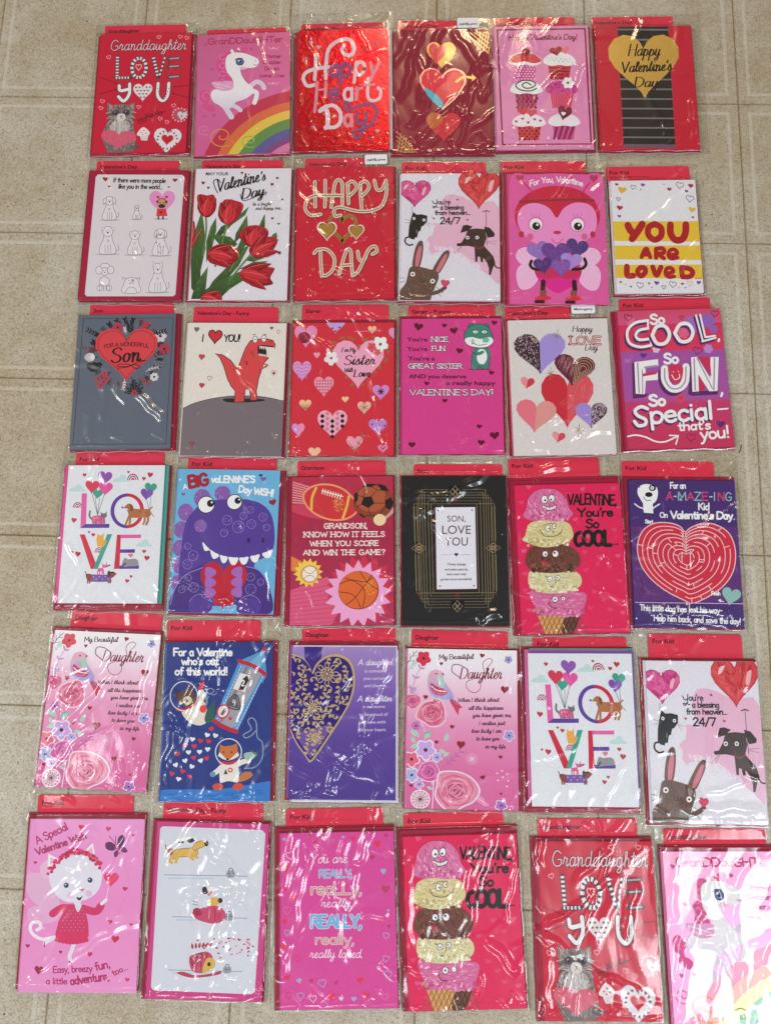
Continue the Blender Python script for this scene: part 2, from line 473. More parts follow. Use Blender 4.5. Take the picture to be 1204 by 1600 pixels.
class Art:
    """flat print on a card face, drawn in the measured coordinates of its design and mapped onto the card (metres)"""
    def __init__(s, quad, w, h):
        s.w, s.h = w, h
        s.H = homography(quad, [(0, h), (w, h), (w, 0), (0, 0)])
        s.els, s.cur, s.boxes = {}, 'printed_picture', []
        s.mat = M_PRINT
        s.rng = random.Random(7)
        s.cliprect = (0, w, 0, h)

    def el(s, name, mat=None):
        s.cur = name
        s.mat = mat or M_PRINT

    def m(s, P):
        P = np.asarray(P, float)
        q = np.c_[P, np.ones(len(P))] @ s.H.T
        return q[:, :2] / q[:, 2:3]

    def raw(s, P, T, cols, zo=None):
        """P in metres on the card; T triangles; cols one colour or one per vertex"""
        P = np.asarray(P, float)
        if len(P) == 0:
            return
        zo = np.zeros(len(P)) if zo is None else np.asarray(zo, float)
        if isinstance(cols, tuple):
            C = np.tile(np.array(cols[:3]), (len(P), 1))
        else:
            C = np.array([c[:3] for c in cols])
        x0, x1, y0, y1 = s.cliprect
        a, b = P.min(0), P.max(0)
        if b[0] <= x0 or a[0] >= x1 or b[1] <= y0 or a[1] >= y1:
            return
        if a[0] < x0 or b[0] > x1 or a[1] < y0 or b[1] > y1:
            V, TT = [], []
            D = np.c_[P, C, zo]
            for t in T:
                q = clip_rect([D[i] for i in t], x0, x1, y0, y1)
                if len(q) >= 3:
                    k = len(V)
                    V += q
                    TT += [(k, k + j, k + j + 1) for j in range(1, len(q) - 1)]
            if not V:
                return
            V = np.array(V)
            P, C, zo, T = V[:, :2], V[:, 2:5], V[:, 5], TT
        a, b = P.min(0), P.max(0)
        base = Z0
        for (p0, p1, q0, q1, l) in s.boxes:
            if l + DZ > base and a[0] < p1 and b[0] > p0 and a[1] < q1 and b[1] > q0:
                base = l + DZ
        s.boxes.append((a[0], b[0], a[1], b[1], base + zo.max()))
        s.top = max(getattr(s, 'top', 0), base + zo.max())
        e = s.els.setdefault((s.cur, s.mat.name), [[], [], [], s.mat])
        k = sum(len(x) for x in e[0])
        e[0].append(np.c_[P, base + zo])
        e[1].append(np.array(T, int).reshape(-1, 3) + k)
        e[2].append(C)

    def bg(s, stops):
        """vertical blend over the whole card: [(v from top 0..1, colour)]"""
        V, T, C = [], [], []
        for v, c in stops:
            y = s.h * (1 - v)
            V += [(0.0002, y), (s.w - 0.0002, y)]
            C += [lin(c)] * 2
        for i in range(len(stops) - 1):
            a = 2 * i
            T += [(a, a + 1, a + 3), (a, a + 3, a + 2)]
        s.raw(V, T, C)

    def P(s, pts, col):
        q = s.m(pts)
        T = tessellate_polygon([[Vector((x, y, 0)) for x, y in q]])
        if isinstance(col, (list,)):
            ys = [p[1] for p in pts]
            a, b = min(ys), max(ys)
            C = []
            for p in pts:
                t = (p[1] - a) / (b - a + 1e-9) * (len(col) - 1)
                i = min(len(col) - 2, int(t))
                C.append(lin(mixc(col[i], col[i + 1], t - i)))
            s.raw(q, T, C)
        else:
            s.raw(q, T, lin(col))

    def S(s, pts, col, n=5):
        q = [tuple(p) for p in catmull(pts, True, n)]
        s.P(q, col)
        return q

    def R(s, x0, y0, x1, y1, col):
        s.P([(x0, y0), (x1, y0), (x1, y1), (x0, y1)], col)

    def E(s, cx, cy, rx, ry=None, col='000000', rot=0, n=18):
        ry = rx if ry is None else ry
        c, q = math.cos(math.radians(rot)), math.sin(math.radians(rot))
        pts = []
        for i in range(n):
            t = 2 * math.pi * i / n
            x, y = rx * math.cos(t), ry * math.sin(t)
            pts.append((cx + c * x - q * y, cy + q * x + c * y))
        s.P(pts, col)
        return pts

    def L(s, pts, w, col, smooth=True, closed=False, nib=None, taper=False, n=5):
        q = catmull(pts, closed, n) if (smooth and len(pts) > 2) else pts
        V, T = ribbon(q, w, True, nib, closed, taper)
        n = (len(V) - (6 if not closed else 0)) // 2
        s.raw(s.m(V), T, lin(col), ribbon_z(V, n) if len(q) > 5 and not closed else None)

    def arc(s, cx, cy, r, w, col, a0=0, a1=360, ry=None, n=20):
        ry = r if ry is None else ry
        pts = [(cx + r * math.cos(math.radians(a0 + (a1 - a0) * i / n)), cy - ry * math.sin(math.radians(a0 + (a1 - a0) * i / n))) for i in range(n + 1)]
        if abs(a1 - a0) >= 360:
            s.L(pts[:-1], w, col, False, True)
        else:
            s.L(pts, w, col, False)

    def hp(s, cx, cy, w, h, rot=0):
        c, q = math.cos(math.radians(rot)), math.sin(math.radians(rot))
        return [(cx + c * x * w - q * y * h, cy + q * x * w + c * y * h) for x, y in HEART]

    def H_(s, cx, cy, w, h=None, col='cc2244', rot=0, out=None, ow=3):
        h = h or w * 0.95
        p = s.hp(cx, cy, w, h, rot)
        if col:
            s.P(p, col)
        if out:
            s.L(p, ow, out, False, True)
        return p

    def star(s, cx, cy, r0, r1, n, col, rot=0):
        pts = []
        for i in range(2 * n):
            r = r0 if i % 2 == 0 else r1
            t = math.radians(rot) + math.pi * i / n
            pts.append((cx + r * math.sin(t), cy - r * math.cos(t)))
        s.P(pts, col)
        return pts

    def flower(s, cx, cy, r, n, col, mid, rot=0, pr=0.55):
        for i in range(n):
            t = math.radians(rot + 360 * i / n)
            s.E(cx + r * 0.55 * math.cos(t), cy + r * 0.55 * math.sin(t), r * pr, r * pr * 0.75, col, math.degrees(t), 10)
        s.E(cx, cy, r * 0.25, None, mid, 0, 8)

    def leaf(s, x, y, L, W, rot, col, vein=None):
        c, q = math.cos(math.radians(rot)), math.sin(math.radians(rot))
        f = lambda a, b: (x + c * a - q * b, y + q * a + c * b)
        s.P([f(*p) for p in ((0, 0), (L * .25, W * .42), (L * .55, W * .5), (L * .82, W * .25), (L, 0), (L * .8, -W * .25), (L * .5, -W * .5), (L * .2, -W * .4))], col)
        if vein:
            s.L([f(0, 0), f(L * .85, 0)], max(1.2, W * .08), vein, False)

    def sprig(s, pts, w, col, leafcol, L=22, W=9, every=1, spread=45):
        s.L(pts, w, col)
        q = catmull(pts, False, 2)
        for i in range(1, len(q), every):
            d = q[i] - q[i - 1]
            a = math.degrees(math.atan2(d[1], d[0]))
            s.leaf(q[i][0], q[i][1], L, W, a - spread, leafcol)
            s.leaf(q[i][0], q[i][1], L, W, a + spread, leafcol)

    def fur(s, poly, n, L, w, cols, ang=90, jit=30, taper=False):
        xs = [p[0] for p in poly]
        ys = [p[1] for p in poly]
        V, T, C = [], [], []
        k = 0
        tries = 0
        while k < n and tries < n * 6:
            tries += 1
            x, y = s.rng.uniform(min(xs), max(xs)), s.rng.uniform(min(ys), max(ys))
            if not inside((x, y), poly):
                continue
            a = math.radians((ang(x, y) if callable(ang) else ang) + s.rng.uniform(-jit, jit))
            l = L * s.rng.uniform(0.5, 1.2)
            d = np.array((math.cos(a), math.sin(a)))
            e = (x + d[0] * l, y + d[1] * l)
            if not inside(e, poly):
                continue
            nn = np.array((-d[1], d[0])) * w * s.rng.uniform(.5, 1.2) / 2
            b = len(V)
            V += [(x + nn[0], y + nn[1]), (x - nn[0], y - nn[1]), e, (x - d[0] * w, y - d[1] * w)]
            T += [(b, b + 1, b + 2), (b, b + 3, b + 1)]
            C += [lin(s.rng.choice(cols))] * 4
            k += 1
        s.pieces(V, T, C, 4)

    def speck(s, poly, n, r, cols):
        xs = [p[0] for p in poly]
        ys = [p[1] for p in poly]
        V, T, C = [], [], []
        k = 0
        tries = 0
        while k < n and tries < n * 8:
            tries += 1
            x, y = s.rng.uniform(min(xs), max(xs)), s.rng.uniform(min(ys), max(ys))
            if not inside((x, y), poly):
                continue
            k += 1
            rr = r * s.rng.uniform(.5, 1.3)
            b = len(V)
            a0 = s.rng.uniform(0, 6)
            V += [(x + rr * math.cos(a0 + t), y + rr * math.sin(a0 + t)) for t in (0, 1.26, 2.51, 3.77, 5.03)]
            T += [(b, b + 1, b + 2), (b, b + 2, b + 3), (b, b + 3, b + 4)]
            C += [lin(s.rng.choice(cols))] * 5
        s.pieces(V, T, C, 5)

    def pieces(s, V, T, C, k):
        if V:
            A = np.array([tuple(v) for v in V]).reshape(-1, k, 2)
            lv = spread(np.stack([A[:, :, 0].min(1), A[:, :, 0].max(1), A[:, :, 1].min(1), A[:, :, 1].max(1)], 1))
            s.raw(s.m(V), T, C, np.repeat(lv, k) * DS)

    def T(s, txt, x, y, h, col, f='B', al='l', wid=None, w=None, rot=0, slant=0, nib=None, arc=0, ser=0, sp=0, out=None, jit=0):
        """one line of lettering: baseline start (or centre) x, y; cap height h; wid forces the width"""
        if out:
            k, oc, ow = out
            s.T(txt, x, y, h, oc, f, al, wid, (w or 1) + ow if f not in 'bB' else None, rot, slant, nib, arc, ser, sp, None, jit)
        items, X = [], 0.0
        rr = random.Random(len(txt) * 13 + int(x))
        for ch in txt:
            if ch == ' ':
                X += 0.34 + sp
                continue
            dy = rr.uniform(-jit, jit)
            if f in 'bB':
                co, tr, adv = GLYPH[f, ch]
                items.append((co + (X, dy), tr, None))
                X += adv + sp
            else:
                tab = SC if (f == 's' and ch in SC) else (UP if ch in UP else LO)
                if f == 'u' and ch.upper() in UP:
                    tab, ch = UP, ch.upper()
                adv, st = tab[ch]
                for q in st:
                    q2 = [(X + a / 10, b / 10 + dy) for a, b in q]
                    items.append((q2, None, len(q) > 2))
                    if ser:
                        a, b = q[0], q[-1]
                        if abs(a[0] - b[0]) < 1.0 and abs(a[1] - b[1]) > 4:
                            for e in (a, b):
                                items.append(([(X + (e[0] - ser) / 10, e[1] / 10), (X + (e[0] + ser) / 10, e[1] / 10)], None, False))
                X += adv / 10 + sp
                if f == 's' and ch.isupper():
                    X += 0.02
        if not items:
            return
        kx = h if wid is None else wid / X
        tot = X * kx
        ox = -tot / 2 if al == 'c' else (-tot if al == 'r' else 0)
        c, q = math.cos(math.radians(rot)), -math.sin(math.radians(rot))
        sh = math.tan(math.radians(slant))

        def mp(p):
            px, py = p[0] * kx + ox, p[1] * h
            if arc:
                t = (p[0] / X) * 2 - 1
                py += arc * (1 - t * t)
            px += p[1] * h * sh
            return (x + c * px + q * py, y + q * px - c * py)
        V, T, Zs, bx = [], [], [], []
        for co, tr, sm in items:
            if tr is not None:
                k = len(V)
                V += [mp(p) for p in co]
                T += [tuple(i + k for i in t) for t in tr]
                Zs.append(np.zeros(len(co)))
            else:
                pts = catmull(co, False, 4) if sm else co
                pts = [mp(p) for p in pts]
                v, t = ribbon(pts, w or h * 0.12, True, nib)
                k = len(V)
                V += v
                T += [tuple(i + k for i in tt) for tt in t]
                Zs.append(ribbon_z(v, (len(v) - 6) // 2) if len(v) > 16 else np.zeros(len(v)))
            q_ = np.array([tuple(p) for p in V[k:]])
            bx.append((q_[:, 0].min(), q_[:, 0].max(), q_[:, 1].min(), q_[:, 1].max()))
        lv = spread(bx)
        s.raw(s.m(V), T, lin(col), np.concatenate([z + l * .000013 for z, l in zip(Zs, lv)]))

    def build(s, parent, z, prefix=''):
        """one mesh for every motif (shapes that touch); motifs too small to pick apart are joined as stuff"""
        out = []
        for (name, _), (Vs, Ts, Cs, mat) in s.els.items():
            n = len(Vs)
            off, k = [], 0
            for v in Vs:
                off.append(k)
                k += len(v)
            bb = np.array([(v[:, 0].min(), v[:, 0].max(), v[:, 1].min(), v[:, 1].max()) for v in Vs])
            root = list(range(n))
            def find(i):
                while root[i] != i:
                    root[i] = root[root[i]]
                    i = root[i]
                return i
            for i in range(n):
                hit = np.nonzero((bb[:i, 0] < bb[i, 1]) & (bb[:i, 1] > bb[i, 0]) & (bb[:i, 2] < bb[i, 3]) & (bb[:i, 3] > bb[i, 2]))[0]
                for j in hit:
                    a, b = find(i), find(int(j))
                    if a != b:
                        root[a] = b
            gr = {}
            for i in range(n):
                gr.setdefault(find(i), []).append(i)
            small, groups = [], []
            for g in gr.values():
                w = max(bb[g, 1].max() - bb[g, 0].min(), bb[g, 3].max() - bb[g, 2].min())
                (groups.append((g, False)) if w > 0.0085 else small.extend(g))
            if small:
                groups.append((small, True))
            for g, st in groups:
                V = np.concatenate([Vs[i] for i in g])
                T, k = [], 0
                for i in g:
                    T.append(Ts[i] - off[i] + k)
                    k += len(Vs[i])
                C = np.concatenate([Cs[i] for i in g])
                out.append((name, mesh_np(name, V, np.concatenate(T), mat, C), st and len(g) > 1))
        return out

def mesh_np(name, V, F, mat, C=None, smooth=False):
    """F: (n,3) or (n,4) index array"""
    me = bpy.data.meshes.new(name)
    V = np.asarray(V, np.float32)
    F = np.asarray(F, np.int32)
    me.vertices.add(len(V))
    me.vertices.foreach_set('co', V.ravel())
    k = F.shape[1]
    me.loops.add(F.size)
    me.loops.foreach_set('vertex_index', F.ravel())
    me.polygons.add(len(F))
    me.polygons.foreach_set('loop_start', np.arange(0, F.size, k, dtype=np.int32))
    if C is not None:
        at = me.color_attributes.new('Col', 'FLOAT_COLOR', 'POINT')
        at.data.foreach_set('color', np.c_[C, np.ones(len(C))].astype(np.float32).ravel())
    me.update(calc_edges=True)
    me.validate()
    me.polygons.foreach_set('use_smooth', np.full(len(me.polygons), smooth))
    me.materials.append(mat)
    return me
# ------------------------------------------------------------------ card designs
# every function draws one printed front in the measured coordinates of its own design
def d_kitten(a):
    a.el('printed_heart')
    for x, y, r in ((425, 175, -15), (545, 175, 10), (583, 182, 20), (143, 287, -20), (112, 538, 15), (104, 577, 20), (318, 575, 10), (516, 570, -10), (441, 645, 15), (480, 665, 20)):
        a.H_(x, y, 24, 20, None, r, 'e8a8b0', 3)
    a.H_(555, 628, 100, 95, 'b8505e', 10)
    for i in range(14):
        t = i * 0.449
        a.H_(553 + 42 * math.cos(t), 625 + 38 * math.sin(t), 10, 10, 'e8c0c4')
    a.H_(565, 632, 55, 52, 'ccc6cc', 10)
    a.H_(563, 632, 12, 11, '903040', 0)
    a.H_(484, 775, 158, 150, 'dcd6dc', 5, 'b8b0ba', 3)
    for i in range(16):
        t = i * 0.393
        a.H_(484 + 56 * math.cos(t), 762 + 48 * math.sin(t) + (8 if math.sin(t) > 0 else 0), 13, 12, '8c3048', 20 * i)
    a.H_(484, 768, 75, 68, 'e09aa2', 5)
    a.H_(484, 768, 66, 58, 'c01c30', 5)
    a.el('printed_arrow')
    for x0, y0, x1, y1 in ((95, 400, 190, 435), (95, 495, 190, 470), (600, 455, 515, 462), (600, 525, 505, 498)):
        a.L([(x0, y0), (x1, y1)], 3, '5c1420', False)
        a.L([(x1 - (8 if x1 > x0 else -8), y1 - 8), (x1, y1), (x1 - (8 if x1 > x0 else -8), y1 + 8)], 3, '5c1420', False)
    for i in range(5):
        a.L([(305 + i * 11, 640 - i * 2), (322 + i * 11, 655 - i * 2), (312 + i * 11, 672 - i * 2)], 3, '5c1420', False)
    a.L([(310, 655), (470, 600)], 3, '5c1420', False)
    a.el('lettering')
    a.T('Granddaughter', 150, 248, 58, '4c1820', 's', wid=430, w=11, slant=8)
    a.T('Granddaughter', 150, 248, 58, 'e4b4bc', 's', wid=430, w=5, slant=8)
    a.T('XoXo', 355, 640, 26, '5c1420', 'h', wid=105, w=4, rot=14)
    bk, wh = '4c4048', 'e6d6da'
    # striped LOVE
    def stripe(pts, w, n):
        a.L(pts, w + 6, bk, False)
        q = catmull(pts, False, 8) if len(pts) > 2 else [np.array(pts[0]) + (np.array(pts[1]) - np.array(pts[0])) * i / (n * 2) for i in range(2 * n + 1)]
        st = max(1, len(q) // (2 * n))
        for i in range(0, len(q) - st, 2 * st):
            V, T = ribbon(q[i:i + st + 1], w, False)
            a.raw(a.m(V), T, lin(wh))
    stripe([(192, 285), (192, 405)], 16, 7)
    stripe([(185, 405), (268, 405)], 13, 5)
    ov = [(315 + 40 * math.sin(t * .449), 350 - 55 * math.cos(t * .449)) for t in range(15)]
    a.L(ov, 24, bk, False)
    for i in range(14):
        t = i * .449 + .1
        p = [(315 + 40 * math.sin(t + s), 350 - 55 * math.cos(t + s)) for s in (0, .13, .26)]
        V, T = ribbon(p, 18, False)
        a.raw(a.m(V), T, lin(wh))
    a.H_(313, 348, 32, 36, None, 0, 'ecc0c6', 4)
    stripe([(395, 290), (425, 405)], 16, 6)
    stripe([(460, 290), (430, 405)], 9, 5)
    for y in (300, 345, 405):
        a.L([(478, y), (545, y - 4)], 17, bk, False)
        a.L([(482, y), (540, y - 4)], 8, 'a8a0a8', False)
    a.L([(483, 295), (483, 408)], 6, bk, False)
    for f, w in (((bk, 26)), (('f0e0e2', 17))):
        a.L([(205, 450), (212, 478), (262, 470)], w, f)
        a.L([(264, 440), (262, 500), (232, 538), (202, 512)], w, f)
        a.L([(425, 440), (424, 510), (452, 540), (480, 510), (486, 440)], w, f)
    for i in range(12):
        t = i / 11
        a.E(424 + 62 * t, 470 + 62 * math.sin(t * 3.14), 3, 3, bk, n=6)
    a.H_(339, 492, 110, 104, 'dcd2d6')
    for i in range(5):
        for j in range(5):
            x, y = 300 + j * 20 + (i % 2) * 8, 462 + i * 19
            if inside((x, y), a.hp(339, 492, 96, 90)):
                a.H_(x, y, 12, 11, '8c3a50')
    a.el('printed_cupcake')
    a.P([(325, 732), (378, 732), (370, 768), (336, 765)], 'd8c8cc')
    a.S([(312, 735), (320, 712), (345, 690), (372, 706), (384, 730), (350, 742)], 'e4d6da')
    for x, y in ((335, 722), (350, 710), (362, 725), (345, 733)):
        a.H_(x, y, 8, 8, 'a03040')
    a.el('printed_kitten')
    body = [(140, 545), (175, 562), (220, 556), (260, 560), (297, 545), (292, 595), (280, 640), (292, 690), (305, 760), (290, 830), (150, 835), (135, 800), (112, 745), (128, 690), (150, 640), (142, 590)]
    a.P(body, ['7d6c66', '80706a', '8c807c', '6e6260'])
    a.fur(body, 420, 26, 4, ['4c403e', '6a5c58', '9a8c88', 'b0a4a0', '584a46'], lambda x, y: 90 + (x - 215) * .5, 25)
    ch = a.S([(170, 660), (215, 640), (262, 660), (268, 700), (215, 735), (160, 700)], 'b0a6a4')
    a.fur(ch, 120, 26, 4, ['cfc6c4', 'a89c9a', '8a7e7c', 'd8d0ce'], 90, 35)
    for x0, x1 in ((200, 204), (214, 216), (228, 226), (242, 236)):
        a.L([(x0, 562), (x1, 592)], 4, '443834', taper=True, n=4)
    for k in (-1, 1):
        for j in range(5):
            a.L([(219 + k * 58, 600 + j * 12), (219 + k * (84 - j * 3), 606 + j * 15)], 5, ['a89c98', '5c504c'][j % 2], False)
    a.P([(148, 552), (172, 566), (155, 590)], 'b08c8c')
    a.P([(290, 552), (268, 566), (285, 590)], 'b08c8c')
    for x in (188, 250):
        a.E(x, 604, 18, 15, '2c2022')
        a.E(x, 604, 13, 12, '5c5468')
        a.E(x, 604, 7, 9, '181214')
        a.E(x - 3, 600, 3, 3, 'd0c8d0', n=6)
    a.S([(203, 613), (237, 613), (244, 640), (220, 654), (196, 640)], 'd4cac8')
    a.P([(213, 622), (229, 622), (221, 632)], '7c4c50')
    a.L([(221, 632), (212, 642)], 2, '503838', False)
    a.L([(221, 632), (232, 642)], 2, '503838', False)
    for k in (-1, 1):
        for j in range(3):
            a.L([(221 + k * 22, 634 + 4 * j), (221 + k * 66, 624 + 12 * j)], 1.4, 'd0c8c6', False)
    a.fur(a.S([(272, 800), (310, 790), (332, 802), (300, 812)], '5a5050'), 20, 18, 3, ['807472', '403838'], 0, 20)
    a.H_(206, 762, 200, 112, 'd05a72', 4)
    a.fur(a.hp(206, 762, 190, 102, 4), 120, 9, 2.5, ['d86a80', 'c44c64', 'cc5870'], 60, 90)

def d_unicorn(a):
    a.el('printed_background', M_PEARL)
    a.bg([(0, 'd0608f'), (.5, 'd868a0'), (1, 'd8609a')])
    a.el('printed_swirl')
    for x, y in ((690, 215), (950, 240), (925, 590), (690, 625), (745, 620), (700, 580), (730, 355)):
        a.H_(x, y, 22, 20, 'c04f86', 10)
    a.el('printed_rainbow', M_PEARL)
    cx, cy = 1290, 1050
    bands = [('c4203c', 640, 570), ('dc6c28', 570, 516), ('e4c838', 516, 462), ('4c9038', 462, 400), ('4a5498', 400, 345), ('7c3878', 345, 290)]
    def bd(col, r0, r1, tx=0):
        n = 20
        V, T = [], []
        for i in range(n + 1):
            t = math.radians(85 + 95 * i / n)
            for r in (r0, r1):
                V.append((cx + r * 1.0 * math.cos(t), cy - r * .90 * math.sin(t)))
        for i in range(n):
            T += [(2 * i, 2 * i + 1, 2 * i + 3), (2 * i, 2 * i + 3, 2 * i + 2)]
        a.raw(a.m(V), T, lin(col))
    for c, r0, r1 in bands:
        bd(c, r0, r1)
    a.arc(1290, 1050, 290, 40, 'd878a8', 85, 180, 260)
    a.el('printed_swirl')
    for x, y, r, c in ((790, 740, 80, 'd89040'), (950, 770, 52, '88b060'), (690, 700, 40, 'd878a0')):
        pts = [(x + r * (1 - i / 26) * math.cos(i * .38 + 1), y + r * .8 * (1 - i / 26) * math.sin(i * .38 + 1)) for i in range(24)]
        a.L(pts, 6, c, False)
    a.el('lettering')
    a.T('GranDDauGHTer', 920, 205, 32, 'b02860', 'h', 'c', wid=430, w=6, rot=2)
    for t, y, w in (('CHarmer', 290, 105), ('Dazzler', 325, 105), ('Dream', 362, 85), ('come True', 402, 145)):
        a.T(t, 1074, y, 20, 'a02458', 'h', 'c', wid=w, w=4)
    for y in (235, 438):
        a.L([(1050, y - 8), (1065, y + 5), (1080, y - 4), (1095, y + 6), (1112, y - 8)], 4, 'e4a8c4')
        a.H_(1080, y, 14, 12, 'e8b8d0')
    a.el('printed_unicorn')
    mane, md = 'd4508a', 'c03c76'
    a.S([(830, 255), (790, 262), (765, 300), (750, 345), (775, 380), (770, 420), (800, 470), (840, 460), (835, 380), (850, 300)], mane)
    for i in range(7):
        a.arc(790 + (i % 2) * 16, 285 + i * 24, 17, 4, 'e07cae', 60, 300)
        a.arc(800 - (i % 2) * 18, 295 + i * 24, 12, 3, md, 0, 250)
    a.S([(905, 228), (930, 235), (925, 262), (890, 268), (870, 248)], mane)
    a.S([(722, 500), (690, 470), (662, 490), (668, 530), (690, 545), (680, 570), (725, 600), (752, 585), (735, 560), (712, 550), (718, 520)], mane)
    a.arc(700, 505, 20, 4, 'e07cae', 0, 270)
    wh, sh = 'eae2ec', 'd4c8d8'
    legs = [[(845, 560), (875, 575), (895, 592)], [(800, 560), (825, 600), (845, 630)]]
    for q, w in ((legs[0], 24), (legs[1], 30)):
        a.L(q, w, sh)
    a.L([(945, 455), (985, 428), (1015, 440), (1030, 465)], 26, sh)
    a.S([(725, 500), (745, 470), (800, 475), (850, 450), (845, 410), (815, 370), (805, 320), (815, 280), (850, 262), (900, 262), (945, 275), (990, 298), (996, 325), (975, 345), (925, 350), (895, 345), (895, 380), (925, 430), (965, 460), (960, 500), (915, 530), (870, 545), (845, 575), (810, 590), (770, 560), (738, 540)], [wh, wh, wh, sh])
    a.L([(945, 480), (985, 490), (985, 520), (975, 550)], 26, wh)
    a.P([(832, 250), (842, 238), (862, 270), (845, 275)], wh)
    a.P([(870, 240), (880, 228), (890, 250)], 'f0e0c8')
    a.L([(905, 348), (920, 352), (938, 344)], 3, sh)
    a.S([(728, 430), (790, 425), (845, 425), (850, 465), (810, 480), (760, 470)], 'dc9cc0')
    a.L([(735, 435), (800, 448), (840, 460)], 4, 'eecadc')
    a.L([(750, 455), (800, 465)], 4, 'eecadc')
    a.E(888, 314, 24, 21, '46406c')
    a.E(888, 314, 15, 15, '5c7cb4')
    a.E(888, 314, 9, 9, '20203c')
    a.E(882, 308, 5, 5, 'f4f0f8', n=8)
    a.L([(860, 303), (875, 294), (900, 294)], 5, '38304c')
    a.E(905, 350, 18, 10, 'e8b0c4')
    a.L([(968, 328), (980, 334), (992, 328)], 3, 'a04060')
    a.E(978, 308, 3, 4, 'b06080', n=8)

def d_foilred(a):
    a.el('foil_sheet', M_MIRROR)
    a.bg([(0, 'e01428'), (.5, 'f01c30'), (1, 'e01424')])
    a.el('lettering')
    gy, pu, pk = 'dcc4cc', '84487c', 'dc8494'
    a.L([(160, 265), (158, 330), (152, 405)], 20, gy)
    a.L([(215, 400), (215, 330), (230, 240), (280, 195), (340, 185), (372, 220), (365, 262), (330, 270), (305, 245), (318, 215)], 20, gy)
    a.L([(235, 335), (160, 345), (105, 365), (88, 400), (110, 440), (155, 435)], 20, gy)
    a.T('a', 238, 390, 110, pu, 'h', w=18)
    a.T('p', 298, 390, 118, pu, 'h', w=18, slant=5)
    a.T('p', 375, 380, 118, gy, 'h', w=18, slant=5)
    a.T('y', 455, 380, 110, pk, 'h', w=18, slant=8)
    a.L([(165, 420), (160, 510), (150, 590)], 18, pk)
    a.L([(215, 420), (212, 505)], 18, pk)
    a.L([(165, 465), (215, 460)], 12, pk)
    a.T('e', 238, 525, 110, pu, 'h', w=20)
    a.T('a', 315, 525, 115, gy, 'h', w=18)
    a.T('r', 385, 520, 110, pk, 'h', w=18)
    a.L([(455, 400), (455, 500), (480, 528), (520, 515), (528, 470), (512, 455)], 18, gy)
    a.L([(430, 440), (490, 435)], 12, pk)
    a.L([(182, 585), (205, 570), (225, 600), (225, 670), (215, 685)], 26, gy)
    a.L([(212, 560), (260, 555), (298, 595), (298, 650), (270, 680), (212, 682)], 22, gy)
    a.T('a', 318, 675, 110, pk, 'h', w=20)
    a.L([(395, 600), (395, 650), (420, 665), (440, 645), (450, 595)], 18, pu)
    a.L([(448, 640), (430, 710), (400, 745), (375, 725), (390, 700), (430, 692), (480, 665), (505, 610), (495, 560), (450, 545), (400, 560), (350, 580), (318, 560), (330, 535), (355, 550)], 17, pu)
    a.el('printed_heart')
    for x, y, c in ((130, 205, 'c07090'), (175, 228, 'd890a0'), (490, 212, '8a5080'), (105, 292, 'a05070'), (140, 683, 'b06888'), (515, 708, 'd890a0'), (480, 752, 'a04868'), (437, 240, 'a02040'), (430, 350, '702850')):
        a.H_(x, y, 26, 26, c, 10)

def d_threehearts(a):
    a.el('foil_heart', M_FOIL)
    a.H_(875, 275, 165, 150, 'c09850', 0)
    a.P([(875, 225), (900, 205), (935, 205), (956, 240), (940, 290), (875, 345)], 'b8a040')
    a.P(a.hp(850, 270, 100, 120, 8), 'a82038')
    a.H_(880, 465, 262, 245, 'e8a090', 0)
    a.H_(880, 463, 242, 228, 'b42440', 0)
    a.S([(780, 455), (815, 475), (860, 510), (885, 550), (872, 572), (820, 530), (785, 485)], '3c9cc0')
    a.P([(905, 380), (945, 362), (995, 378), (1000, 430), (960, 490), (925, 520), (905, 450)], 'c04850')
    a.L([(880, 400), (900, 370), (950, 352), (1000, 372), (1008, 425), (960, 505), (880, 578)], 7, 'ecc8b4')
    a.L([(960, 420), (1000, 395), (1060, 400)], 14, 'e0c070')
    a.P([(1045, 378), (1072, 398), (1050, 418)], 'e0c070')
    a.H_(885, 685, 195, 175, 'b42c40', 0)
    a.S([(790, 625), (820, 600), (860, 605), (880, 640), (850, 680), (820, 690), (792, 660)], 'a85c38')
    a.el('gold_line', M_FOIL)
    for i in range(5):
        a.L([(1010 + 25 * i, 148), (1140, 262 - 28 * i)], 5, 'd8b878', False)
        a.L([(1075 + i * 16, 250 - 10 * (i % 2)), (1095 + i * 16, 145)], 5, 'd8b878', False)
        a.L([(612, 710 + i * 28), (730 - i * 16, 838)], 5, 'b89058', False)
        a.L([(612 + i * 22, 835), (640 + i * 14, 720 + i * 14)], 5, 'b89058', False)

